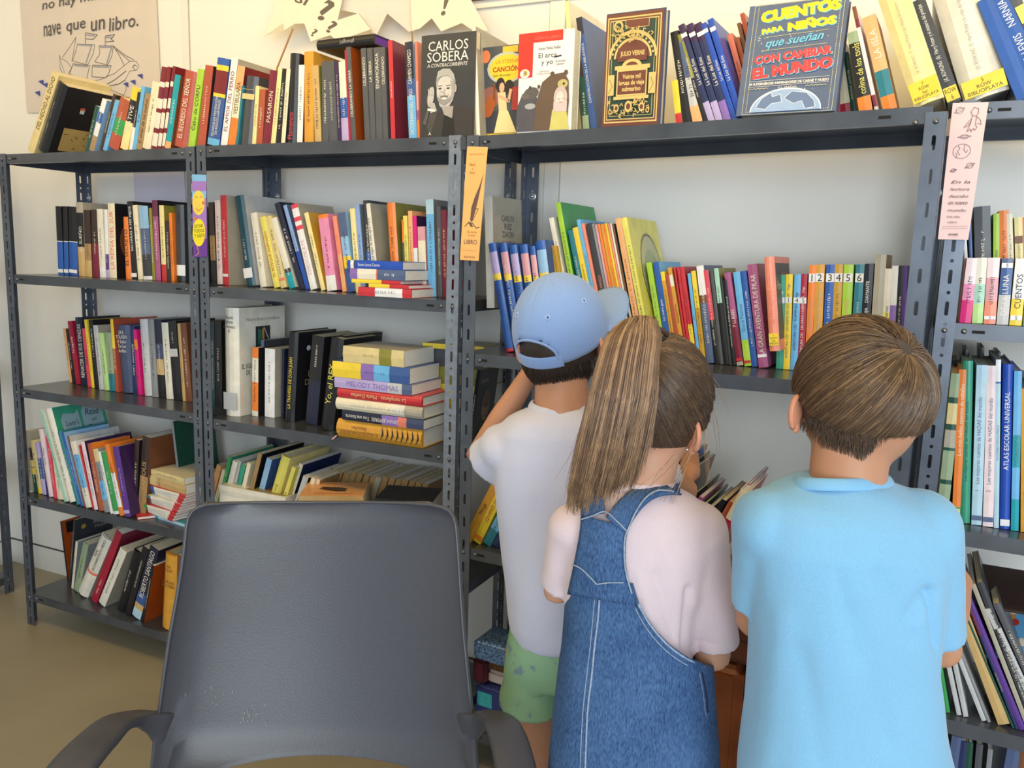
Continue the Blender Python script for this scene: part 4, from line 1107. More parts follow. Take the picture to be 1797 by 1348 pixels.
def a_arca(cv, t, w, h):
    p = Print(cv, t, w, h); R = (224, 52, 46); K = (70, 62, 60)
    p.rect(0, .9, .8, 1.0, R); p.rect(0, .56, .27, 1.0, R); p.text('SOPA DE LIBROS', .3, .925, .76, .95, (240,120,110)); p.text('Vicente Muñoz Puelles', .36, .82, .76, .85, K); p.text('El arca\ny yo', .35, .66, .72, .79, K); p.text('Ilustraciones\nde Elena Odriozola', .35, .58, .63, .62, (150,140,136)); p.line([(.66,.74),(.78,.75)], .003, (30,28,28)); p.text('Consejo\nLector', .68, .66, .86, .71, (60,56,60))
    p.ell(.13,.6,.09,.045,(240,236,230)); p.ell(.14,.605,.04,.03,(226,170,50)); p.ell(.14,.605,.02,.014,(70,150,170))
    p.poly([(0,.02),(0,.26),(.1,.4),(.3,.42),(.42,.3),(.4,.02)], (84, 82, 92)); p.ell(.26, .4, .14, .06, (96, 90, 92), rot=10); p.ell(.16,.37,.07,.025,(110,100,98)); p.ell(.24,.455,.025,.02,(80,76,80)); p.ell(.4,.46,.025,.02,(80,76,80)); p.ell(.25,.27,.1,.03,(170,170,176))
    p.poly([(.33,.02),(.36,.3),(.46,.5),(.62,.57),(.85,.58),(.93,.5),(.95,.3),(.92,.02)], (104, 84, 70)); p.ell(.64,.575,.035,.025,(96,78,66)); p.ell(.88,.58,.035,.025,(96,78,66)); p.ell(.83,.47,.09,.045,(196,180,120)); p.ell(.85,.47,.02,.012,(40,34,30))
    p.poly([(.62,.02),(.66,.22),(.74,.25),(.9,.25),(.97,.02)], (208, 200, 118)); p.ell(.8,.34,.12,.11,(206, 186, 186)); p.ell(.79,.33,.07,.07,(236,214,206)); p.rect(.68,.2,.92,.3,(214,196,196)); p.line([(.75,.325),(.8,.32)], .001,(60,50,50)); p.line([(.84,.33),(.87,.325)], .001,(60,50,50)); p.line([(.78,.29),(.84,.29)], .001,(170,80,80)); p.text('ANAYA', .02,.02,.05,.1,(190,190,190), rot=90)
fbook(FC, 906, 1002, 908.5, 61, .015, ZC[0], .034, 'white', 'white and red face-on book with two bears and a pale child', a_arca, side='white')
def a_verne(cv, t, w, h):
    p = Print(cv, t, w, h); G = (222, 192, 122); B = (112, 62, 52); D = (44, 66, 58); r = random.Random(5)
    p.rect(.03, .01, .97, .99, B)
    for k, c in ((.06, G), (.08, B), (.1, G), (.115, D)): p.rect(k, k*.66, 1-k, 1-k*.66, c)
    p.line([(.15,.1),(.85,.1),(.85,.93),(.15,.93),(.15,.1)], .0012, G); p.rect(.36, .86, .74, .93, B); p.line([(.36,.86),(.74,.86),(.74,.93),(.36,.93),(.36,.86)], .001, G); p.ell(.24,.88,.08,.05,G); p.ell(.24,.88,.05,.032,D)
    p.ell(.5, .6, .4, .24, G, a0=0, a1=180, n=30); p.ell(.5, .6, .36, .21, D, a0=0, a1=180, n=30); p.ell(.5, .6, .31, .18, G, a0=0, a1=180); p.ell(.5,.6,.28,.155,B,a0=0,a1=180)
    for i in range(13): a = math.radians(12+i*13); p.ell(.5+.335*math.cos(a), .6+.195*math.sin(a), .018, .01, G, n=8)
    p.rect(.26,.57,.74,.69,B); p.text('JULIO VERNE', .3, .605, .7, .66, G, bold=.03, stretch=2); p.ell(.5,.53,.16,.06,G,a0=0,a1=180); p.ell(.5,.53,.1,.035,B,a0=0,a1=180)
    p.rect(.22, .5, .8, .535, G); p.rect(.26, .27, .76, .5, G); p.rect(.28, .285, .74, .485, B); p.text('Veinte mil\nleguas de viaje\nsubmarino', .3, .31, .72, .46, G, bold=.03, stretch=1.8); p.rect(.22,.24,.8,.268,G)
    for u in (.14, .82): p.rect(u-.03, .28, u+.08, .46, G); p.line([(u-.01,.3),(u+.05,.36),(u,.42)], .001, D)
    for i in range(70):
        u = r.uniform(.16, .84); v = r.choice((r.uniform(.1,.24), r.uniform(.74,.85), r.uniform(.1,.24))); a = r.uniform(0, 6.28)
        p.line([(u,v),(u+.04*math.cos(a),v+.025*math.sin(a)),(u+.05*math.cos(a+1),v+.03*math.sin(a+1))], .0018, G)
    for u, v, s_ in ((.3,.16,.07),(.5,.17,.1),(.72,.16,.08),(.2,.13,.05),(.82,.13,.05)): p.ell(u, v, s_*.6, s_*.5, G); p.ell(u, v, s_*.35, s_*.28, B)
fbook(FC, 1053, 1158, 1055, 27, .012, ZC[0], .026, 'slatenavy', 'ornate brown and gold face-on book with an undersea title', a_verne, side='slatenavy', hard=True)
def a_cuentos(cv, t, w, h):
    p = Print(cv, t, w, h); Y = (246, 220, 40); C = (110, 190, 226); R = (222, 60, 74); N = (74, 96, 134); r = random.Random(9); L = (214, 204, 150)
    p.rect(0,0,1,1,N); p.line([(.06,.01),(.06,.995),(.96,.995),(.96,.01),(.06,.01)], .0008, L)
    p.many([[(u-.004,v-.003),(u+.004,v-.003),(u+.004,v+.003),(u-.004,v+.003)] for v in [i*.0135+.03 for i in range(71)] for u in (.1,.925)], L)
    p.many([[(u-.004,v-.003),(u+.004,v-.003),(u+.004,v+.003),(u-.004,v+.003)] for u in [i*.02+.1 for i in range(42)] for v in (.03,)], L)
    stars = []
    for i in range(60):
        u = r.uniform(.13,.9); v = r.choice((r.uniform(.6,.72), r.uniform(.44,.5), r.uniform(.13,.26), r.uniform(.5,.7))); q = r.uniform(.003,.007); stars.append([(u-q,v),(u,v-q),(u+q,v),(u,v+q)])
    p.many(stars, (220, 220, 200))
    for dx, c in ((.012, C), (0, Y)):
        e = -dx*.6
        p.text('CUENTOS', .13+dx, .855+e, .93+dx, .965+e, c, bold=.07, rot=5, stretch=1.6); p.text('PARA', .14+dx, .735+e, .4+dx, .785+e, c, bold=.05, rot=7); p.text('NIÑOS', .42+dx, .745+e, .9+dx, .84+e, c, bold=.07, rot=4, stretch=1.6)
    p.line([(.2,.695),(.84,.715)], .0008, L); p.line([(.2,.575),(.84,.595)], .0008, L); p.text('que sueñan', .22, .595, .8, .69, C, shear=.4, bold=.02, rot=4, stretch=1.5)
    for dx, c in ((.01, C), (0, R)):
        e = -dx*.6
        p.text('CON CAMBIAR', .12+dx, .475+e, .9+dx, .555+e, c, bold=.06, rot=4, stretch=1.8); p.text('EL MUNDO', .12+dx, .345+e, .92+dx, .45+e, c, bold=.07, rot=5, stretch=1.9)
    p.line([(.1,.3),(.9,.305)], .0008, (220,216,210)); p.text('30 SUPERHÉROES INSPIRADORES DE CARNE Y HUESO', .1, .262, .9, .292, (226,222,216), bold=.04, stretch=1.6); p.line([(.1,.25),(.9,.255)], .0008, (220,216,210)); p.text('G.L. MARVEL', .4, .222, .6, .24, (220,216,210))
    for u0 in (.1, .68): p.line([(u0+i*.02, .23+(.006 if i % 2 else -.002)) for i in range(11)], .0009, L)
    p.ell(.5, .02, .36, .205, (206, 218, 238), a0=0, a1=180, n=40); p.ell(.5, .02, .345, .19, (150, 178, 220), a0=0, a1=180, n=40)
    for pts in ([(.2,.06),(.25,.14),(.34,.19),(.36,.15),(.44,.17),(.46,.1),(.36,.09),(.3,.04)], [(.48,.13),(.55,.19),(.7,.17),(.78,.1),(.8,.04),(.7,.03),(.66,.1),(.58,.08)]): p.poly(pts, (96, 122, 166)); p.line(pts+[pts[0]], .0014, (214,224,240))
fbook(FC, 1291, 1466, 1324, 2, .012, ZC[0], .028, 'slatenavy', 'big navy face-on storybook with yellow and red title and a moon', a_cuentos, side='slatenavy', back_lean=13, h=.237, hard=True)
# cream book between the portrait book and the illustrated one
R_(FAB, 700, 0, 3.964, ZB[0], .014, 'atop bookcase behind chair', 'books standing on top of the bookcase behind the chair', """
534 562 503 185 white b=1:ivory s=greige w=.2 hc x n=tall_cream_and_grey
""")

# ------------------------------------------------------------------ lying books
def lying(fr, sR, L, d, z, t, w, yaw, col, label, group, bands=None, side=None, hard=False, txt=None, dirn=-1, tc=None, art=None, pages=None, seed=0, top=None, tz=(.1,.9)):
    m = Matrix.Identity(4)
    for c_, v in enumerate((Vector((0,0,1)), fr.D, -fr.H)):
        for r_ in range(3): m[r_][c_] = v[r_]
    c = fr.pt(sR, d, z); m.translation = c
    if yaw: m = Matrix.Translation(c) @ Matrix.Rotation(math.radians(yaw), 4, 'Z') @ Matrix.Translation(-c) @ m
    return make_book(m, t, w, L, bands or [(1.0, col)], side or col, label, group, hard=hard, txt=txt, dirn=dirn, tc=tc, art=art, seed=seed, tz=tz, pages=pages)
def stack(fr, ox, oy, s, z, sb, items, group):
    for k, (xl, xr, th, w, yaw, spec, label) in enumerate(items):
        nums, col, kw, tx = parse(spec)
        sR = fr.s_from_px(ox+xr/s, sb, z+.01); sL = fr.s_from_px(ox+xl/s, sb, z+.01)
        ppm = FPX/((fr.pt(sR, sb, z)-CAM_POS).dot(CF)); t = th/s/ppm
        bands = [(float(p.split(':')[0]), p.split(':')[1]) for p in kw['b'].split(',')] if 'b' in kw else None
        lying(fr, sR, (sR-sL)/max(.7, math.cos(math.radians(yaw))), sb, z+.0004, t, w, yaw, col, label, group, bands, kw.get('s'), 'hc' in kw, tx.replace('/', '\n') if tx else ('-' if 'x' in kw else None), int(kw.get('d', -1)), PAL[kw['c']] if 'c' in kw else None, ARTS.get(kw.get('art')), seed=k*3, tz=tuple(float(q) for q in kw['tz'].split(',')) if 'tz' in kw else (.1,.9))
        z += t+.0006
    return z
def art_leaves(cv, t, w, h):
    b = MB()
    for i in range(8):
        z0 = h*(.02+i*.058); b.add([(t*.12,-.0006,z0+.012),(t*.5,-.0006,z0),(t*.97,-.0006,z0+.006),(t*.5,-.0006,z0+.006)], [(0,1,2,3)])
    b.obj('print', mat((40, 40, 44), .5), cv)
ARTS['leaves'] = art_leaves
G1 = 'pile of novels on the third shelf behind the chair'
stack(FAB, 560, 560, 5.185, ZB[2], -.0, [
 (155, 925, 176, .15, 0, 'gold b=1:gold hc art=leaves c=brown d=1 tz=.5,.95 |EL VALLE DE LOS ARCANGELES/Rosario Raro', 'thick golden-yellow hardback with black leaf shapes, lowest of the pile'),
 (207, 946, 92, .15, 0, 'darknavy b=.2:slatenavy,.3:coral,.5:violet,1:darknavy d=1 tz=.3,.95 |DINAH JEFFERIES  Tras una historia', 'dark navy paperback with pinkish sky, second from the bottom of the pile'),
 (148, 935, 112, .15, 0, 'cream b=.2:greige,.35:ivory,1:cream hc c=greige d=1', 'thick cream hardback under the red one in the pile'),
 (162, 930, 96, .15, 0, 'redpink b=1:red hc c=sand d=1 |La templanza   María Dueñas', 'slim red hardback in the middle of the pile'),
 (138, 838, 98, .16, 0, 'lilac b=.12:slate,.3:lightgrey,1:lilac c=violet |MELODY THOMAS', 'lilac and grey paperback above the red hardback in the pile'),
 (118, 818, 150, .16, 0, 'blue b=.25:denimblue,.45:skyblue,.62:violet,.64:yellow,1:yellow c=slate tz=.25,.6', 'yellow, blue and turquoise paperback, second from the top of the pile'),
 (215, 768, 152, .16, 0, 'sand b=.2:sand,.4:olive,1:sand s=greige c=kraft tz=.2,.8', 'thick sand-coloured paperback topping the pile'),
], G1)
G2 = 'small lying pile on the second shelf behind the chair'
stack(FAB, 590, 320, 6.418, ZB[1], -.005, [
 (245, 848, 100, .15, 0, 'red b=.17:red,.68:white,1:red c=slate', 'red paperback with a white spine panel, lowest of the small lying pile'),
 (365, 812, 42, .16, 0, 'red b=.47:red,1:yellow x', 'thin red and yellow booklet second from the bottom of the small lying pile'),
 (172, 722, 42, .16, 0, 'red b=.38:red,1:yellow x', 'thin red and yellow booklet in the middle of the small lying pile'),
 (152, 772, 118, .15, 0, 'slate b=.5:slate,.52:coral,.86:ivory,1:violet c=white tz=.1,.45', 'slate, cream and violet paperback second from the top of the small pile'),
 (122, 746, 92, .15, 0, 'royalblue b=.84:royalblue,.88:slatenavy,.94:white,1:royalblue c=white tz=.4,.8 |Gaston Leroux Cuentos', 'royal blue paperback topping the small lying pile'),
], G2)
G3 = 'pile of thin red and white booklets on the fourth shelf'
zz = stack(FAB, 20, 690, 5.285, ZA[3], .03, [
 (1230, 1640, 30, .14, -8, 'turquoise b=.8:paleblue,1:turquoise x', 'turquoise thin book lying at the very bottom of the booklet pile'),
]+[(1165+q*9+(q % 3)*4, 1490+q*15, 30, .12, -12+(q % 3)*3, 'ivory b=.17:red,.9:ivory,1:%s s=%s x' % (('lime','green','green','seagreen','crimson','teal','teal','blue','blue')[q], ('red','ivory')[q % 2]),
   'thin white booklet with red end and %s tip, %s of the pile' % (('lime','green','bright green','sea green','crimson','teal','dark teal','blue','deep blue')[q], ORD[q+1])) for q in range(9)]+[
 (1160, 1612, 92, .13, -9, 'tan b=.72:tan,.9:sand,1:brown c=darkbrown tz=.55,.72 d=0', 'tan paperback with a small portrait on its spine above the booklets'),
 (1228, 1600, 62, .14, -9, 'sand b=1:sand s=cream c=kraft', 'old sand-coloured paperback topping the booklet pile'),
], G3)
lying(FAB, FAB.s_from_px(241, .01, ZA[3]), .12, .01, ZA[3]+.0005, .009, .09, -35, 'red', 'small red booklet lying turned beside the booklet pile', G3, txt='-')
R_(FAB, 20, 690, 5.285, ZA[3], .09, 'behind the booklet pile', 'books tilted against the red and white pile', """
1290 1340 1242 450 white b=.1:coral,.35:ivory,.5:coral,1:dustypink s=crimson w=.12 dz=.02 x
""")
# books lying on the lower shelf behind the chair, topping short piles
def pile_to(fr, ox, oy, s, xl, xr, ytop, sb, zbase, w, yaw, specs, group):
    sR = fr.s_from_px(ox+xr/s, sb, zbase+.1)
    _, ztop = fr.sz_from_px(ox+xr/s, oy+ytop/s, sb); sL = fr.s_from_px(ox+xl/s, sb, ztop)
    n = len(specs); tot = ztop-zbase; wsum = sum(a for a, _, _ in specs); z = zbase+.0005
    for a, sp, lab in specs:
        t = tot*a/wsum; nums, col, kw, tx = parse(sp)
        bands = [(float(p.split(':')[0]), p.split(':')[1]) for p in kw['b'].split(',')] if 'b' in kw else None
        lying(fr, sR, sR-sL, sb, z, t-.0006, w, yaw, col, lab, group, bands, kw.get('s'), 'hc' in kw, tx or ('-' if 'x' in kw else None), -1, PAL[kw['c']] if 'c' in kw else None, ARTS.get(kw.get('art')), seed=3)
        z += t
def art_lady(cv, t, w, h):
    # top cover: u away from the viewer, v to the left
    p = Print(cv, t, w, h); p.rect(.05, .03, .95, .62, (150, 134, 84)); p.ell(.5, .42, .22, .13, (196, 160, 120)); p.ell(.5,.36,.3,.1,(110,86,60)); p.ell(.5, .45, .12, .07, (214, 176, 140)); p.rect(.4, .72, .9, .95, (120, 112, 100)); p.text('TIEMPO', .42, .74, .88, .93, (60,54,50), rot=-90); p.line([(.25,.65),(.25,.9)], .003, (120,110,100))
ARTS['lady'] = art_lady
def art_horse(cv, t, w, h):
    p = Print(cv, t, w, h); p.poly([(.35,.3),(.5,.35),(.6,.5),(.65,.7),(.5,.76),(.4,.6),(.33,.45)], (92, 70, 58)); p.ell(.5,.5,.12,.2,(80,62,54)); p.line([(.2,.2),(.2,.8)], .003, (176,110,70))
ARTS['horse'] = art_horse
G4 = 'books lying on the lower shelf behind the chair'
pile_to(FAB, 360, 760, 4.279, 105, 605, 485, .03, ZB[3], .15, 0, [(2,'sand c=kraft','sand paperback at the bottom of the pile under the portrait cover'),(2,'greige','greyish paperback in the middle of the pile under the portrait cover'),(2,'ivory c=black','ivory paperback directly under the one with a portrait cover'),(1.2,'ivory b=1:ivory s=ivory art=lady x','cream paperback with a painted portrait on its upward cover behind the chair')], G4)
pile_to(FAB, 360, 760, 4.279, 800, 1185, 480, .02, ZB[3], .15, 28, [(2,'darkred','dark red book at the bottom beneath the tan cover'),(2,'wine b=.5:wine,1:white','wine and white book just beneath the tan cover'),(1.6,'peach b=1:tan s=peach art=horse x','peach-tan paperback with a dark drawing on its upward cover behind the chair')], G4)
pile_to(FAB, 360, 760, 4.279, 1330, 1700, 520, .03, ZB[3], .14, 18, [(2,'denimblue b=1:ivory','ivory book at the bottom beneath the black cover'),(1.4,'paleblue','pale blue book just beneath the black cover'),(1.4,'black s=black x','black book lying on top at the right end behind the chair')], G4)
# on top of the tall pile: a dark flat book and a yellow one further back; the purple-edged novel atop the grey volumes
m_purple = mat((96, 44, 150), .6)
z_top = FAB.sz_from_px(655, 57, .02)
zb = max(FAB.sz_from_px(x, y, .02)[1] for x, y in ((612, 83), (670, 82)))
zr = FAB.sz_from_px(655, 76, .03)[1]; sR = FAB.s_from_px(655, .03, zr); sL = FAB.s_from_px(553, .03, zr)
tt = FAB.sz_from_px(655, 58, .03)[1]-zr
lying(FAB, sR, sR-sL+.004, .03, zr, tt, .16, -3, 'black', 'black novel with purple page edges lying across the grey volumes', 'books standing on top of the bookcase behind the chair', hard=True, txt='ghostgirl', dirn=1, tc=(170,166,170), pages=m_purple, tz=(.15,.75))
zz2 = ZB[2]+.0005
for lab, t_, col, d_ in (('brown paperback at the bottom behind the tall novel pile', .045, 'kraft', .165), ('tan paperback behind the tall novel pile', .05, 'tan', .168), ('yellow and black paperback standing out behind the top of the pile', .06, 'yellow', .165), ('olive paperback behind the tall novel pile', .05, 'olive', .165), ('dark grey paperback just beneath the yellow one behind the pile', .05, 'darkgrey', .165)):
    lying(FAB, 1.775, .19, d_, zz2, t_-.001, .14, 0, col, lab, 'books lying behind the tall novel pile', txt='-'); zz2 += t_
lying(FAB, 1.78, .19, .165, zz2, .014, .13, 4, 'yellow', 'slim yellow booklet lying on top behind the tall novel pile', 'books lying behind the tall novel pile', txt='-', side='olive')
# ribbon of the golden hardback
q = MB(); a = onf(FAB, 589, 764, -.002); b_ = onf(FAB, 581, 771, -.006); q.add([a, a+Vector((.006,0,0)), b_+Vector((.006,0,0)), b_, a+Vector((0,.001,0)), a+Vector((.006,.001,0)), b_+Vector((.006,.001,0)), b_+Vector((0,.001,0))], [(0,3,2,1),(4,5,6,7),(0,4,7,3),(1,2,6,5),(3,7,6,2),(0,1,5,4)])
rb = q.obj('ribbon', mat((214, 160, 160), .6)); tag(rb, 'small pink ribbon marker hanging from the golden hardback', 'ribbon')

# right bookcase, fourth shelf: dark album and colourful comic lying on the leaning books
sR = FD.s_from_px(1820, .1, .62)
m = FD.mat(0, 0, 0)
def free_book(px, py, d, L, w, t, rot, col, label, group, art=None, fr=FD, side=None):
    p = onf(fr, px, py, d); m = Matrix.Translation(p) @ Matrix.Rotation(math.radians(rot[2]), 4, 'Z') @ Matrix.Rotation(math.radians(rot[0]), 4, 'X') @ Matrix.Rotation(math.radians(rot[1]), 4, 'Y') @ Matrix(((0,0,-1,0),(0,1,0,0),(1,0,0,0),(0,0,0,1)))
    return make_book(m, t, w, L, [(1.0, col)], side or col, label, group, txt='-', art=art, seed=2)
def art_colour(cv, t, w, h):
    p = Print(cv, t, w, h); r = random.Random(4)
    for i in range(16): p.ell(r.uniform(.1,.9), r.uniform(.1,.9), r.uniform(.05,.16), r.uniform(.04,.1), r.choice(((190,60,50),(230,220,210),(60,130,180),(150,100,60),(220,150,60),(60,60,64))), n=9)
ARTS['colour'] = art_colour
free_book(1830, 1085, .06, .11, .16, .006, (14, 0, 0), 'darkbrown', 'dark brown album lying over the leaning books at the right edge', 'books leaning on the fourth shelf of the right bookcase')
free_book(1850, 1160, .05, .12, .16, .008, (20, -14, 0), 'skyblue', 'colourful comic lying under the dark album at the right edge', 'books leaning on the fourth shelf of the right bookcase', art=art_colour)

# bottom shelf of the wide bookcase: boxes and bags
def rbox(name, fr, px0, px1, sb, z0, z1, dep, mats, label, cat, group=None, r=.008):
    s0 = fr.s_from_px(px0, sb, z0); s1 = fr.s_from_px(px1, sb, z0)
    root = empty(name, fr.mat(s0, sb, z0), label=label, cat=cat, group=group); W_ = s1-s0; H_ = z1-z0
    me = bpy.data.meshes.new('body'); bm_ = bmesh.new(); bmesh.ops.create_cube(bm_, size=1)
    for v in bm_.verts: v.co = Vector(((v.co.x+.5)*W_, (v.co.y+.5)*dep, (v.co.z+.5)*H_))
    bmesh.ops.bevel(bm_, geom=bm_.edges[:], offset=r, segments=3, affect='EDGES'); bm_.to_mesh(me); bm_.free(); me.materials.append(mats)
    link('body', me, root, smooth=False); return root, W_, H_
m_glit = mat((104, 140, 205), .28, metal=.4, var=.95, scale=170, bump=.9, name='blue_glitter')
m_glit2 = mat((56, 66, 130), .35, metal=.3, var=.7, scale=350, bump=.6, name='navy_glitter')
z1 = FC.sz_from_px(860, 1235, .03)[1]
zt = lambda y, sb=.03, x=860: FC.sz_from_px(x, y, sb)[1]
G5 = 'boxes and bags at the left of the lowest wide shelf'
root, W_, H_ = rbox('gift_box', FC, 832, 912, .03, ZC[3]+.004, zt(1208), .2, m_glit2, 'navy glittery gift box with a turquoise patch by the green shorts', 'box', G5)
q = MB(); q.box(.01, -.002, H_*.5, .055, 0, H_*.85); q.obj('patch', mat((60, 170, 176), .4, var=.3, scale=200, bump=.4), root)
rbox('cardboard_box', FC, 852, 915, .05, zt(1207)+.001, zt(1184), .18, mat((226, 204, 194), .6), 'pinkish cardboard box on the navy gift box', 'box', G5)
rbox('cloth_bundle', FC, 828, 851, .03, zt(1207)+.001, zt(1164), .1, mat((92, 28, 40), .8, bump=.5, var=.3), 'dark red cloth bundle beneath the glitter box', 'cloth', G5)
root, W_, H_ = rbox('wicker_tray', FC, 852.5, 915, .05, zt(1183)+.001, zt(1163.5), .1, mat((96, 66, 40), .7, var=.4, scale=60, bump=.6), 'brown wicker tray between the cardboard box and the glitter box', 'tray', G5)
for k in range(5): q = MB(); q.box(.002, -.003, H_*(.1+.18*k), W_-.002, 0, H_*(.18+.18*k)); q.obj('slat', mat((140, 96, 58), .6), root)
rbox('glitter_box', FC, 829, 915, .02, zt(1162)+.001, zt(1127), .11, m_glit, 'sparkling blue glitter box standing highest on the pile by the shorts', 'box', G5)
# brown leather storage boxes below, between the girl and the boy
m_lea = mat((120, 62, 30), .32, var=.3, scale=10, bump=.15, name='brown_leather')
zf = FC.sz_from_px(1290, 1172, -.0)[1]
G6 = 'brown leather cases on the lowest wide shelf'
for k, (x0, x1) in enumerate(((1205, 1284), (1288, 1372))):
    root, W_, H_ = rbox('leather_case', FC, x0, x1, .0, ZC[3]+.004, FC.sz_from_px(1280, 1172, 0)[1], .24, m_lea, ('left', 'right')[k]+' brown leather case low between the girl and the boy in light blue', 'case', G6, r=.02)
    q = MB(); q.box(.01, -.002, .03, W_-.01, .001, .036); q.obj('seam', mat((60, 32, 18), .5), root)
root, W_, H_ = rbox('leather_case', FC, 1212, 1372, .01, FC.sz_from_px(1280, 1168, 0)[1], FC.sz_from_px(1280, 1080, 0)[1], .22, mat((84, 44, 26), .35, var=.3, scale=10), 'darker brown leather case lying across the other two', 'case', G6, r=.015)
q = MB(); q.box(.01, -.003, H_*.5, W_-.01, 0, H_*.53); q.obj('seam', mat((50, 28, 16), .5), root)
# ------------------------------------------------------------------ organic modelling helpers
FWD = Vector((math.sin(YAW), math.cos(YAW), 0)); RGT = Vector((math.cos(YAW), -math.sin(YAW), 0)); UP = Vector((0,0,1))
def vp(Dh, px, py, dy=0.0):      # point on an upright plane at a given distance from the viewer
    r = ray(px, py); return CAM_POS + r*((Dh+dy)/r.dot(FWD))
def sweep(b, pts, wid, thk, side_ref=UP, n=12, e=.7, mi=0, cap=True, tdir=None):
    """flattened tube through pts; wid/thk half sizes per point"""
    pts = [Vector(p) for p in pts]; N = len(pts); base = len(b.v); vs = []; fs = []
    for i, p in enumerate(pts):
        t = Vector(tdir).normalized() if tdir is not None else (pts[min(i+1, N-1)]-pts[max(i-1, 0)]).normalized()
        ref = side_ref[i] if isinstance(side_ref, list) else side_ref
        nn = (ref - t*ref.dot(t)).normalized(); bn = t.cross(nn)
        for k in range(n):
            a = 2*math.pi*k/n; c, s = math.cos(a), math.sin(a)
            vs.append(p + bn*(wid[i]*math.copysign(abs(c)**e, c)) + nn*(thk[i]*math.copysign(abs(s)**e, s)))
    for i in range(N-1):
        for k in range(n): fs.append((i*n+k, i*n+(k+1) % n, (i+1)*n+(k+1) % n, (i+1)*n+k))
    if cap: fs.append(tuple(reversed(range(n)))); fs.append(tuple(range((N-1)*n, N*n)))
    b.add(vs, fs, mi)
def interp(tab, x):
    if x <= tab[0][0]: return tab[0][1]
    for (a, va), (c, vc) in zip(tab, tab[1:]):
        if x <= c: k = (x-a)/(c-a); return va+(vc-va)*k
    return tab[-1][1]
def spline(pts, m=6):
    P = [Vector(p) for p in pts]; out = []
    for i in range(len(P)-1):
        p0, p1, p2, p3 = P[max(i-1,0)], P[i], P[i+1], P[min(i+2, len(P)-1)]
        for k in range(m):
            t = k/m; out.append(.5*((2*p1)+(p2-p0)*t+(2*p0-5*p1+4*p2-p3)*t*t+(3*p1-p0-3*p2+p3)*t**3))
    out.append(P[-1]); return out
def evaluated(o):
    dg = bpy.context.evaluated_depsgraph_get(); dg.update()
    return bpy.data.meshes.new_from_object(o.evaluated_get(dg))

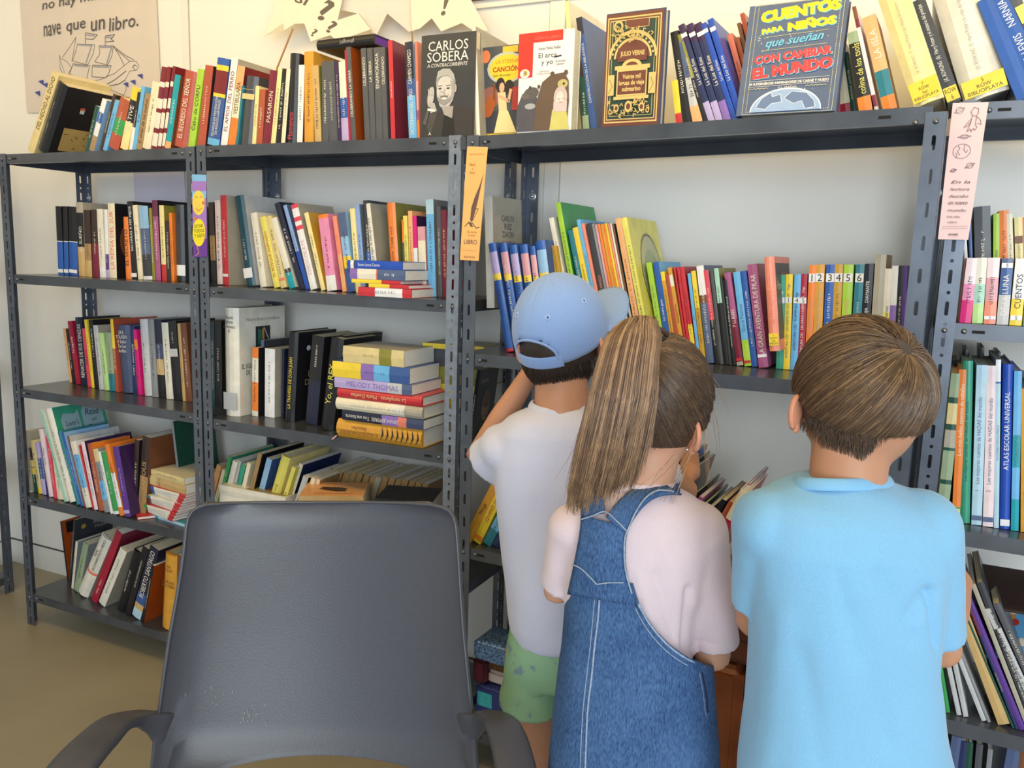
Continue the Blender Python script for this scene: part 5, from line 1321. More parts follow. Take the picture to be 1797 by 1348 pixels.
# ------------------------------------------------------------------ plastic armchair in the foreground
m_pl = mat((77, 77, 84), .35, var=.05, scale=260, bump=.12, spec=.5, name='grey_moulded_plastic')
def chair():
    CH = 1.52
    f0 = vp(CH, 560, 1348, -.2); base = Vector((f0.x, f0.y, 0))
    root = empty('armchair', Matrix.Translation(base), label='grey plastic armchair with a broad blank backrest standing in front of the shelves', cat='chair')
    leftE = [(885,362),(890,348),(897,338),(908,331),(925,327.5),(960,324),(1000,319),(1060,309),(1120,298),(1180,289),(1240,281),(1290,273),(1348,267),(1520,262)]
    rightE = [(885,752),(890,777),(897,789),(908,796),(925,800),(960,803),(1040,808),(1100,812),(1160,818),(1220,824),(1290,832),(1348,836),(1520,842)]
    U = [0,.012,.03,.06,.1]+[.1+.8*i/26 for i in range(1, 26)]+[.9,.94,.97,.988,1]
    NV = 44; vs = []; fs = []; idx = {}
    def y_at(Y): return -.10*(Y-1100)/430.0           # lean: the top further away, the bottom nearer
    for ui, u in enumerate(U):
        ytop = 881.5+4*(2*u-1)**2
        xa = 270+u*560
        q = (xa-560)/262.0
        ybot = 1436-110*math.sqrt(max(0, 1-q*q)) if abs(q) < 1 else 1520
        for vi in range(NV+1):
            v = vi/NV; Y = ytop+(ybot-ytop)*v
            # near the rounded top corners keep the outline by the edge tables
            yy = max(Y, 885.0); xl = interp(leftE, yy+(0 if v > 0 else 0)); xr = interp(rightE, yy)
            if v == 0: xl, xr = 364, 750
            X = xl+(xr-xl)*u
            cur = (2*u-1); dy = y_at(Y) - .048*cur*cur - .02*abs(cur)**8 + .012*math.sin(math.pi*min(1, max(0, (Y-885)/430)))*(1-cur*cur)
            top = max(0, 1-(Y-881)/45); dy += .010*top*top
            low = max(0, (Y-1270)/120); dy -= .03*min(1, low)**2
            idx[ui, vi] = len(vs); vs.append(vp(CH, X, Y, dy)-base)
    for ui in range(len(U)-1):
        for vi in range(NV): fs.append((idx[ui,vi], idx[ui,vi+1], idx[ui+1,vi+1], idx[ui+1,vi]))
    o = mesh_obj('backrest', vs, fs, m_pl, root, smooth=True)
    md = o.modifiers.new('s', 'SOLIDIFY'); md.thickness = .007; md.offset = -1; md.use_rim = True
    md = o.modifiers.new('b', 'BEVEL'); md.width = .0022; md.segments = 3; md.limit_method = 'ANGLE'; md.angle_limit = 1.0
    # rolled rim along the edge of the back
    rim = [(Y, interp(leftE, Y), 0) for Y in (1270,1240,1180,1120,1060,1000,960,925,908,897,890,886)]+[(883,400,1),(881.5,480,1),(881.5,560,1),(881.5,640,1),(883,715,1)]+[(Y, interp(rightE, Y), 2) for Y in (886,890,897,908,925,960,1040,1100,1160,1220,1262)]
    P = []
    for Y, X, k in rim:
        xl, xr = interp(leftE, max(Y, 885)), interp(rightE, max(Y, 885)); cur = 2*(X-xl)/(xr-xl)-1; cur = max(-1, min(1, cur))
        dy = y_at(Y)-.048*cur*cur-.02*abs(cur)**8+.012*math.sin(math.pi*min(1, max(0, (Y-885)/430)))*(1-cur*cur); top = max(0, 1-(Y-881)/45); dy += .010*top*top
        P.append(vp(CH, X, Y, dy)-base)
    b = MB(); sweep(b, P, [.0032]*len(P), [.0045]*len(P), FWD, n=8, e=1); b.obj('rim', m_pl, root, smooth=True)
    # arms: broad flat bands running towards the viewer, then down as front posts
    def Q(px, py, dy): return vp(CH, px, py, dy)-base
    for nm, pts, wd in (('armrest', [(300,1284,-.080),(286,1276,-.096),(264,1267,-.112),(236,1262,-.135),(203,1270,-.180),(172,1298,-.235),(140,1332,-.295),(108,1375,-.35),(90,1425,-.38)], (.005,.009,.014,.023,.031,.036,.038,.038,.037)),
                        ('armrest', [(806,1284,-.080),(822,1276,-.096),(842,1267,-.112),(862,1262,-.140),(880,1272,-.185),(894,1304,-.235),(905,1348,-.29),(916,1400,-.345),(925,1445,-.375)], (.005,.009,.014,.023,.030,.033,.034,.034,.033))):
        p = spline([Q(*q) for q in pts], 5); n_ = len(p)
        wv = [interp(list(enumerate(wd)), i/5) for i in range(n_)]
        b = MB(); sweep(b, p, wv, [interp([(0,.034),(5,.030),(10,.019),(15,.012),(20,.0105)], i) for i in range(n_)], UP, n=16, e=.55); o = b.obj(nm, m_pl, root, smooth=True)
    # seat and legs (below the frame)
    sz = .44; c0 = Q(560, 1500, -.17); c0.z = sz; L = .47
    vs = []; fs = []; n = 16
    for i in range(n+1):
        for j in range(n+1):
            a, c = i/n*2-1, j/n; w_ = .255*(1-.06*c); x = a*w_
            vs.append(c0+RGT*x-FWD*(c*L)+UP*(-.018*(1-a*a)*math.sin(math.pi*c)+(-.03*max(0, c-.85)/.15)))
    for i in range(n):
        for j in range(n): fs.append((i*(n+1)+j, i*(n+1)+j+1, (i+1)*(n+1)+j+1, (i+1)*(n+1)+j))
    o = mesh_obj('seat', vs, fs, m_pl, root, smooth=True); md = o.modifiers.new('s', 'SOLIDIFY'); md.thickness = .02
    for sx in (-1, 1):
        for fy in (0, 1):
            a = c0+RGT*(sx*.245)-FWD*(fy*(L-.03))-UP*.005; g = c0+RGT*(sx*.285)-FWD*(fy*(L+.03)-(.05 if fy == 0 else 0)); g.z = 0
            b = MB(); sweep(b, [a, (a+g)/2, g], [.018,.016,.013], [.018,.016,.013], FWD, n=10, e=.7); b.obj('leg', m_pl, root, smooth=True)
    for sx, pxe, pye in ((-1, 78, 1420), (1, 940, 1440)):   # front ends of the arms run down to the seat
        a = Q(pxe, pye, -.385); g = c0+RGT*(sx*.25)-FWD*(L-.05); b = MB(); sweep(b, [a, (a+g)/2+RGT*sx*.01, g], [.02]*3, [.009]*3, FWD, n=10, e=.7); b.obj('arm_post', m_pl, root, smooth=True)
    # pale scuff marks near the lower left of the back
    r = random.Random(2); b = MB()
    for i in range(26):
        X = r.gauss(440, 12) if i > 8 else r.gauss(375, 14); Y = r.gauss(1262, 12) if i > 8 else r.gauss(1225, 12)
        xl, xr = interp(leftE, Y), interp(rightE, Y); cur = 2*(X-xl)/(xr-xl)-1
        dy = y_at(Y)-.048*cur*cur-.02*abs(cur)**8+.012*math.sin(math.pi*min(1, max(0, (Y-885)/430)))*(1-cur*cur)-.003
        a = r.gauss(1.1, .3); l = r.uniform(3, 8)
        p, q = Q(X, Y, dy), Q(X+l*math.cos(a)*.5, Y-l*math.sin(a), dy); w_ = RGT*.0004
        b.add([p-w_, p+w_, q+w_, q-w_], [(0,1,2,3)])
    b.obj('scuff', mat((176, 176, 176), .6), root)
    return root
chair()
# ------------------------------------------------------------------ people
def ell_pts(b, c, r, X=RGT, Y=FWD, Z=UP, nu=20, nv=12):
    c = Vector(c); vs = [c-Z*r[2]]; fs = []
    for j in range(1, nv):
        a = -math.pi/2+math.pi*j/nv
        for i in range(nu):
            t = 2*math.pi*i/nu; vs.append(c+X*(r[0]*math.cos(a)*math.cos(t))+Y*(r[1]*math.cos(a)*math.sin(t))+Z*(r[2]*math.sin(a)))
    vs.append(c+Z*r[2]); L = len(vs)-1
    for i in range(nu):
        fs.append((0, 1+(i+1) % nu, 1+i))
        for j in range(nv-2): a = 1+j*nu; fs.append((a+i, a+(i+1) % nu, a+nu+(i+1) % nu, a+nu+i))
        a = 1+(nv-2)*nu; fs.append((a+i, a+(i+1) % nu, L))
    b.add(vs, fs)
def limb(b, pts, rad, n=14):
    sweep(b, pts, rad, rad, FWD+RGT*.3+UP*.1, n=n, e=1); ell_pts(b, pts[0], (rad[0],)*3, nu=12, nv=8); ell_pts(b, pts[-1], (rad[-1],)*3, nu=12, nv=8)
def hand(b, wrist, d, palm, s=1.0, curl=.5):
    """palm + four fingers + thumb, d = pointing direction, palm = palm normal"""
    d = Vector(d).normalized(); palm = Vector(palm); palm = (palm-d*palm.dot(d)).normalized(); sd = d.cross(palm); w_ = Vector(wrist)
    for k in range(4):
        off = (k-1.5)*.0135*s; a = w_+sd*off*.8+d*.012*s; k0 = w_+d*.05*s+sd*off
        limb(b, [a, k0], [.010*s, .0088*s], 8)
        L = (.021, .025, .024, .018)[k]*s; d1 = (d*math.cos(curl*.6)+palm*math.sin(curl*.6)); d2 = (d*math.cos(curl*1.4)+palm*math.sin(curl*1.4))
        k1 = k0+d1*L+sd*off*.12; k2 = k1+d2*L*.85; limb(b, [k0, k1, k2], [.0078*s, .007*s, .006*s], 8)
    t0 = w_+d*.012*s+sd*-.018*s; t1 = t0+(d*.6-sd*.8).normalized()*.024*s+palm*.006*s; t2 = t1+(d*.9-sd*.3).normalized()*.022*s+palm*.01*s
    limb(b, [t0, t1, t2], [.0095*s, .0085*s, .007*s], 8)
def rings(b, rows, Dh, n=40, X=RGT, Y=FWD, ex=2.3, close=True):
    """loft through upright-plane rows: (py, x_left, x_right, half depth, depth offset)"""
    vs = []; fs = []
    for (py, xl, xr, hd, dy) in rows:
        c = vp(Dh, (xl+xr)/2, py, dy); a = (vp(Dh, xr, py, dy)-vp(Dh, xl, py, dy)).length/2
        for i in range(n):
            t = 2*math.pi*i/n; cs, sn = math.cos(t), math.sin(t)
            vs.append(c+X*(a*math.copysign(abs(cs)**(2/ex), cs))+Y*(hd*math.copysign(abs(sn)**(2/ex), sn)))
    R = len(rows)
    for j in range(R-1):
        for i in range(n): fs.append((j*n+i, (j+1)*n+i, (j+1)*n+(i+1) % n, j*n+(i+1) % n))
    if close: fs.append(tuple(range(n))); fs.append(tuple(reversed(range((R-1)*n, R*n))))
    b.add(vs, fs)
def dense(rows, k=3):
    out = []
    for a, c in zip(rows, rows[1:]):
        for i in range(k): out.append(tuple(a[q]+(c[q]-a[q])*i/k for q in range(5)))
    out.append(rows[-1]); return out
def sleeve(b, p0, p1, r0, r1, back=.03, wall=.007, n=20, flat=1.0):
    """short sleeve with a real opening: outer wall to the hem, then back inside"""
    p0, p1 = Vector(p0), Vector(p1); d = (p1-p0).normalized()
    pts = [p0, p0*.6+p1*.4, p1-d*.012, p1, p1, p1-d*back]; rd = [r0, r0*.45+r1*.55, r1, r1, r1-wall, r1-wall]
    pts[4] = p1+d*.0001
    sweep(b, pts, rd, [q*flat for q in rd], UP*.2+FWD, n=n, e=1, tdir=d)
def blob(name, b, m, parent, base, voxel=.006, it=6, disp=None, sub=False):
    me = bpy.data.meshes.new(name); me.from_pydata(b.v, [], b.f); me.update()
    o = bpy.data.objects.new(name, me); COL.objects.link(o)
    md = o.modifiers.new('r', 'REMESH'); md.mode = 'VOXEL'; md.voxel_size = voxel
    if it: md = o.modifiers.new('s', 'SMOOTH'); md.factor = .5; md.iterations = it
    me2 = evaluated(o); bpy.data.objects.remove(o); bpy.data.meshes.remove(me)
    if disp:
        me2.update(); vs = me2.vertices
        offs = [v.normal*disp(v.co, v.normal) for v in vs]
        for v, q in zip(vs, offs): v.co += q
    for v in me2.vertices: v.co -= base
    me2.materials.clear(); me2.materials.append(m); me2.name = name
    return link(name, me2, parent, smooth=True)
def cloth(amp=.003, seed=0.0, sc=(16, 5)):
    def f(co, n):
        x = co.dot(RGT); y = co.dot(FWD); z = co.z
        w_ = noise.noise(Vector((x*3+seed, y*3, z*2)))*1.4
        a = noise.noise(Vector(((x+w_*.05)*sc[0]+seed*3, y*sc[0]*.6, (z+w_*.06)*sc[1])))
        c = noise.noise(Vector((x*32+seed, y*32, z*14)))
        return amp*(a*1.5-abs(a)*.6+.25*c)
    return f
def strands(name, curves, mats, parent, base, rad=.0007):
    """each strand a tapered three-sided lock; curves = [(points, material index, radius factor)]"""
    V = []; F = []; MI = []
    for pts, mi, k in curves:
        n0 = len(V); N = len(pts)
        for i, p in enumerate(pts):
            t = (pts[min(i+1, N-1)]-pts[max(i-1, 0)]).normalized()
            a = t.orthogonal().normalized() if i == 0 else (a-t*a.dot(t)).normalized()
            c = t.cross(a); r = rad*k*(1-.75*(i/(N-1))**2.5)
            for q in range(3): an = q*2.0944; V.append(p-base+a*(r*math.cos(an))+c*(r*math.sin(an)))
        for i in range(N-1):
            for q in range(3): F.append((n0+i*3+q, n0+i*3+(q+1) % 3, n0+(i+1)*3+(q+1) % 3, n0+(i+1)*3+q)); MI.append(mi)
    return mesh_obj(name, V, F, mats, parent, mi=MI, smooth=True)
def hairm(rgb, nm): return mat(rgb, .38, var=.18, scale=60, spec=.55, name=nm)
H_dark = hairm((66, 48, 38), 'hair_dark_brown'); H_mid = hairm((108, 80, 58), 'hair_brown'); H_lt = hairm((156, 122, 88), 'hair_light_brown'); H_bl = hairm((206, 168, 118), 'hair_blond'); H_red = hairm((140, 100, 70), 'hair_warm')
def skin(rgb, nm):
    m = mat(rgb, .5, var=.05, scale=18, bump=.05, spec=.4, name=nm, k=nm)
    p = m.node_tree.nodes['Principled BSDF']; p.inputs['Subsurface Weight'].default_value = .12; p.inputs['Subsurface Radius'].default_value = (.012, .005, .003); p.inputs['Subsurface Scale'].default_value = .5
    return m
m_skin = skin((196, 140, 108), 'skin_tan'); m_skin2 = skin((212, 158, 130), 'skin_fair'); m_ear = skin((216, 146, 116), 'skin_ear')
def head_axes(yaw, tilt=0.0):
    a = math.radians(yaw); F = (FWD*math.cos(a)+RGT*math.sin(a)); R = F.cross(UP)
    t = math.radians(tilt); F2 = F*math.cos(t)+UP*math.sin(t); U2 = R.cross(F2)
    return R, F2, U2
def face(root, base, c, R, F, U, r, m_s):
    """eyes and mouth on the far side of the head (nose is part of the body mesh)"""
    for s in (-1, 1):
        b = MB(); p = c+F*(r[1]*.93)+R*(s*.030)-U*.012; ell_pts(b, p, (.011,.008,.007), R, F, U, 12, 8); e = b.obj('eye', mat((240,238,234), .2), root, smooth=True); e.location = -base
        b = MB(); ell_pts(b, p+F*.006, (.005,.003,.005), R, F, U, 10, 6); i = b.obj('iris', mat((70,46,30), .2), e, smooth=True)
        b = MB(); sweep(b, [p+R*(s*-.014)+U*.016+F*.004, p+U*.019+F*.005, p+R*(s*.014)+U*.015], [.0022]*3, [.002]*3, F, n=6, e=1); w_ = b.obj('eyebrow', H_dark, root, smooth=True); w_.location = -base
    b = MB(); q = c+F*(r[1]*.93)-U*.062; sweep(b, [q-R*.02, q+F*.006, q+R*.02], [.003,.005,.003], [.002,.003,.002], F, n=8, e=1); w_ = b.obj('mouth', mat((190,104,96), .4), root, smooth=True); w_.location = -base
def ear(root, base, c, R, F, U, s, h, m_):
    """s = side, outer rim + lobe + inner hollow"""
    b = MB(); X = (R*(s*.72)-F*.69).normalized(); N = X.cross(U).normalized(); c = c+X*.006
    ell_pts(b, c, (.30*h, .0042, .47*h), X, N, U, 20, 14)
    pts = [c+X*(.30*h*math.cos(t))+U*(.47*h*math.sin(t)) for t in [math.radians(q) for q in range(-60, 121, 15)]]
    sweep(b, pts, [.0034]*len(pts), [.0042]*len(pts), N, n=8, e=1); ell_pts(b, pts[-1], (.0036,)*3, nu=8, nv=6)
    ell_pts(b, c-U*(.40*h)-X*.001, (.0075,.0045,.009), X, N, U, 12, 8)
    o = b.obj('ear', m_, root, smooth=True); o.location = -base; return o
def skull_body(b, c, R, F, U, r):
    ell_pts(b, c, r, R, F, U, 28, 18)
    ell_pts(b, c+F*(r[1]*.22)-U*(r[2]*.42), (r[0]*.74, r[1]*.68, r[2]*.58), R, F, U, 20, 12)   # jaw
    ell_pts(b, c+F*(r[1]*.74)-U*(r[2]*.86), (.02,.018,.015), R, F, U)                         # chin
    ell_pts(b, c+F*(r[1]*.98)-U*.032, (.010,.013,.012), R, F, U); limb(b, [c+F*(r[1]*.93)-U*.004, c+F*(r[1]*1.0)-U*.028], [.006,.008], 8)
def legs(b, base_pts, knee_dz=.0):
    for hip, foot in base_pts:
        knee = (hip*.5+foot*.5)+FWD*.012; ank = foot+UP*.075; calf = knee*.68+ank*.32-FWD*.012
        limb(b, [hip, (hip+knee)/2, knee, calf, ank], [.068, .056, .040, .043, .026])
def shoes(root, base, feet, col, F=FWD):
    for ft in feet:
        R = F.cross(UP); b = MB()
        ell_pts(b, ft+F*.045+UP*.032, (.036,.095,.034), R, F, UP, 18, 10); ell_pts(b, ft-F*.012+UP*.05, (.034,.042,.045), R, F, UP, 16, 10)
        o = blob('shoe', b, mat(col, .6, bump=.2), root, base, .007, 3)
        b = MB()
        for i in range(1): b.box(0,0,0,1,1,1)
        vs = []; n = 20
        for z in (0, .014):
            for i in range(n): t = 2*math.pi*i/n; vs.append(ft-base+F*(.035+.105*math.sin(t))+R*(.038*math.cos(t))+UP*z)
        mesh_obj('sole', vs, [tuple(reversed(range(n))), tuple(range(n, 2*n))]+[(i, (i+1) % n, n+(i+1) % n, n+i) for i in range(n)], mat((232,230,226), .6), o)

# ---- boy in the light blue T-shirt, bowl haircut (right)
def boy_blue():
    Dh = 1.07; V = lambda x, y, d=0: vp(Dh, x, y, d)
    g = V(1480, 1300); base = Vector((g.x, g.y, 0))
    root = empty('person', Matrix.Translation(base), label='child with a brown bowl haircut in a light blue T-shirt, seen from behind', cat='person', group='children looking at the shelves')
    R, F, U = head_axes(4, 0); hc = V(1510, 700, .055); hr = (.080, .094, .100)
    b = MB(); skull_body(b, hc, R, F, U, hr)
    limb(b, [V(1484, 905, .01), V(1487, 850, .018), V(1492, 780, .03)], [.062, .051, .050], 18)
    ell_pts(b, V(1482, 925, .005), (.105, .045, .04), RGT, FWD, UP)
    ell_pts(b, V(1480, 1080, .0), (.105, .062, .20), RGT, FWD, UP); ell_pts(b, V(1480, 1330, .0), (.108, .07, .13), RGT, FWD, UP)
    sh = (V(1356, 940, .0), V(1612, 940, 0))
    eL, hL = V(1322, 1088, .05), V(1420, 1040, .27); eR, hR = V(1652, 1142, .02), V(1684, 1020, .22)
    limb(b, [sh[0], (sh[0]+eL)/2, eL, (eL+hL)/2, hL], [.034, .031, .027, .026, .019]); limb(b, [sh[1], (sh[1]+eR)/2, eR, (eR+hR)/2, hR], [.034, .031, .028, .026, .020])
    hand(b, hL, FWD+UP*.3, -RGT, .8); hand(b, hR, FWD*.8+UP*.6, -RGT, .8)
    hipL, hipR = V(1435, 1420, 0), V(1530, 1420, 0); fL = Vector((hipL.x, hipL.y, 0))-RGT*.01; fR = Vector((hipR.x, hipR.y, 0))+RGT*.01
    legs(b, ((hipL, fL), (hipR, fR)))
    blob('body', b, m_skin, root, base, .0065, 5)
    face(root, base, hc, R, F, U, hr, m_skin)
    ear(root, base, V(1403, 724, .05), R, F, U, -1, .05, m_ear); ear(root, base, hc+R*.083-U*.018+F*.01, R, F, U, 1, .046, m_ear)
    # T-shirt
    m_sh = mat((134, 186, 222), .85, var=.04, scale=420, bump=.25, spec=.2, sheen=.3, name='light_blue_jersey')
    rows = [(842,1400,1560,.048,.014),(850,1380,1578,.056,.012),(861,1356,1606,.065,.010),(876,1334,1632,.073,.006),(900,1316,1650,.082,.002),(950,1310,1655,.092,0),(1050,1320,1640,.097,0),(1150,1318,1630,.1,0),(1250,1312,1642,.104,0),(1350,1300,1664,.11,0),(1450,1296,1672,.115,0)]
    b = MB(); rings(b, dense(rows, 3), Dh, 44)
    sleeve(b, V(1345, 925, .005), V(1325, 1062, .035), .047, .0335, flat=1.1); sleeve(b, V(1618, 925, .0), V(1650, 1118, .012), .049, .0345, flat=1.25); ell_pts(b, V(1350, 922, .002), (.052,.056,.050)); ell_pts(b, V(1614, 924, .0), (.052,.056,.050))
    cf = cloth(.0058, 2.0, (11, 4.5))
    def dsp(co, n):
        q = cf(co, n); px, py = proj(co)
        # soft diagonal folds from the armpit and down the spine
        for (x0, y0, x1, y1, wd, am) in ((1545,1010,1600,1120,16,-.004),(1634,1040,1640,1135,6,-.009),(1600,960,1655,1000,10,-.002),(1470,1010,1500,1150,14,-.003),(1500,1080,1560,1300,22,-.004),(1370,1090,1350,1330,24,.004),(1630,1040,1600,1080,12,-.006),(1410,1150,1440,1348,20,-.003)):
            dx, dy = x1-x0, y1-y0; t = max(0, min(1, ((px-x0)*dx+(py-y0)*dy)/(dx*dx+dy*dy))); dd = math.hypot(px-x0-dx*t, py-y0-dy*t)
            if n.dot(FWD) < .3: q += am*math.exp(-(dd/wd)**2)
        return q
    blob('t_shirt', b, m_sh, root, base, .0055, 5, dsp)
    pts = []
    for i in range(25):
        t = 2*math.pi*i/24; pts.append(V(1480+84*math.cos(t), 845+6*max(0, -math.sin(t))-4*max(0, math.sin(t)), .016+.052*math.sin(t)))
    b = MB(); sweep(b, pts, [.009]*25, [.0035]*25, [((p-V(1480, 845, .016)).normalized()+UP*.5).normalized() for p in pts], n=10, e=.8); co = b.obj('collar', m_sh, root, smooth=True); co.location = -base
    b = MB(); rings(b, dense([(1420,1305,1660,.1,0),(1560,1296,1672,.105,0)], 2), Dh); blob('shorts', b, mat((60,70,96), .85, bump=.3), root, base, .008, 3)
    shoes(root, base, (fL, fR), (70, 80, 110))
    # hair: dark undercut, then the long top layer combed down from the crown
    rnd_ = random.Random(11)
    b = MB(); ell_pts(b, hc+U*.004-F*.004, (hr[0]*1.055, hr[1]*1.045, hr[2]*1.03), R, F, U, 30, 20)
    bb = MB(); n0 = 0
    me_b = []; 
    def keep(p):
        px, py = proj(p); back = (p-hc).dot(F) < .03
        return (py < (812-abs(px-1493)*.85 if back else 690)) 
    nb = MB(); nb.v = b.v[:]; fs = []
    for f in b.f:
        c = sum((Vector(b.v[i]) for i in f), Vector())/len(f)
        if keep(c): fs.append(f)
    nb.f = fs; nb.mi = [0]*len(fs)
    ob = nb.obj('undercut_hair', hairm((62, 46, 38), 'hair_undercut'), root, smooth=True); ob.location = -base
    cr = (R*.36-F*.62+U*.70).normalized(); crl = Vector((.36, -.62, .70)).normalized()
    # short nape hairs
    cv = []
    for k in range(1500):
        x = rnd_.gauss(1493, 40); t = abs(x-1493); yt = 816-t*.85
        if yt < 735: continue
        y = rnd_.uniform(730, yt)
        # on the ellipsoid facing the viewer
        d = (V(x, y, 0)-CAM_POS).normalized(); o = CAM_POS-hc
        A = sum((d.dot(a)/(q*1.06))**2 for a, q in zip((R, F, U), hr)); B = 2*sum(d.dot(a)*o.dot(a)/(q*1.06)**2 for a, q in zip((R, F, U), hr)); C_ = sum((o.dot(a)/(q*1.06))**2 for a, q in zip((R, F, U), hr))-1
        D_ = B*B-4*A*C_
        if D_ < 0: continue
        p = CAM_POS+d*((-B-math.sqrt(D_))/(2*A)); nrm = (p-hc).normalized()
        cv.append(([p-nrm*.002, p+nrm*.0015-U*.005, p+nrm*.0005-U*.011], rnd_.choice((0, 0, 1)), .55))
    def lat_end(az):      # az 0 = right, -90 = back (towards the viewer), 90 = face
        s = math.sin(math.radians(az)); 
        return interp([(-1.0, -.27), (-.8, -.23), (-.45, -.12), (-.2, .0), (0, .05), (.4, .1), (1, .22)], s)
    for k in range(8000):
        az = rnd_.uniform(-180, 180) if k > 4500 else rnd_.uniform(-170, -10)
        le = lat_end(az)+rnd_.gauss(0, .022); a = math.radians(az); ce = math.sqrt(max(0, 1-le*le))
        e = Vector((math.cos(a)*ce, math.sin(a)*ce, le)); om = math.acos(max(-1, min(1, crl.dot(e))))
        s0 = rnd_.random()**1.1*.72; n = 11; pts = []; lay = rnd_.uniform(.35, 1.0); tw = rnd_.gauss(0, .05)+.10
        for i in range(n):
            s = s0+(1-s0)*i/(n-1)
            v = (crl*math.sin((1-s)*om)+e*math.sin(s*om))/max(1e-5, math.sin(om)); v.normalize()
            sw = tw*math.sin(math.pi*s); v = Vector((v.x*math.cos(sw)-v.y*math.sin(sw), v.x*math.sin(sw)+v.y*math.cos(sw), v.z))
            up = (i/(n-1)); k_ = 1.055+.135*lay*math.sin(math.pi*min(1, .08+s*.80))*min(1, (s-s0)*8+.15) + .03*s
            pts.append(hc+R*(v.x*hr[0]*k_)+F*(v.y*hr[1]*k_)+U*(v.z*hr[2]*k_*.985))
        q = rnd_.random()
        cv.append((pts, 0 if q < .30 else 1 if q < .66 else 2 if q < .90 else 3, rnd_.uniform(.9, 1.5)))
    strands('hair', cv, [hairm((84,62,46), 'hair_bowl_dark'), hairm((100,76,57), 'hair_bowl_mid'), hairm((120,92,67), 'hair_bowl_light'), hairm((146,114,82), 'hair_bowl_blond')], root, base, .0008)
boy_blue()

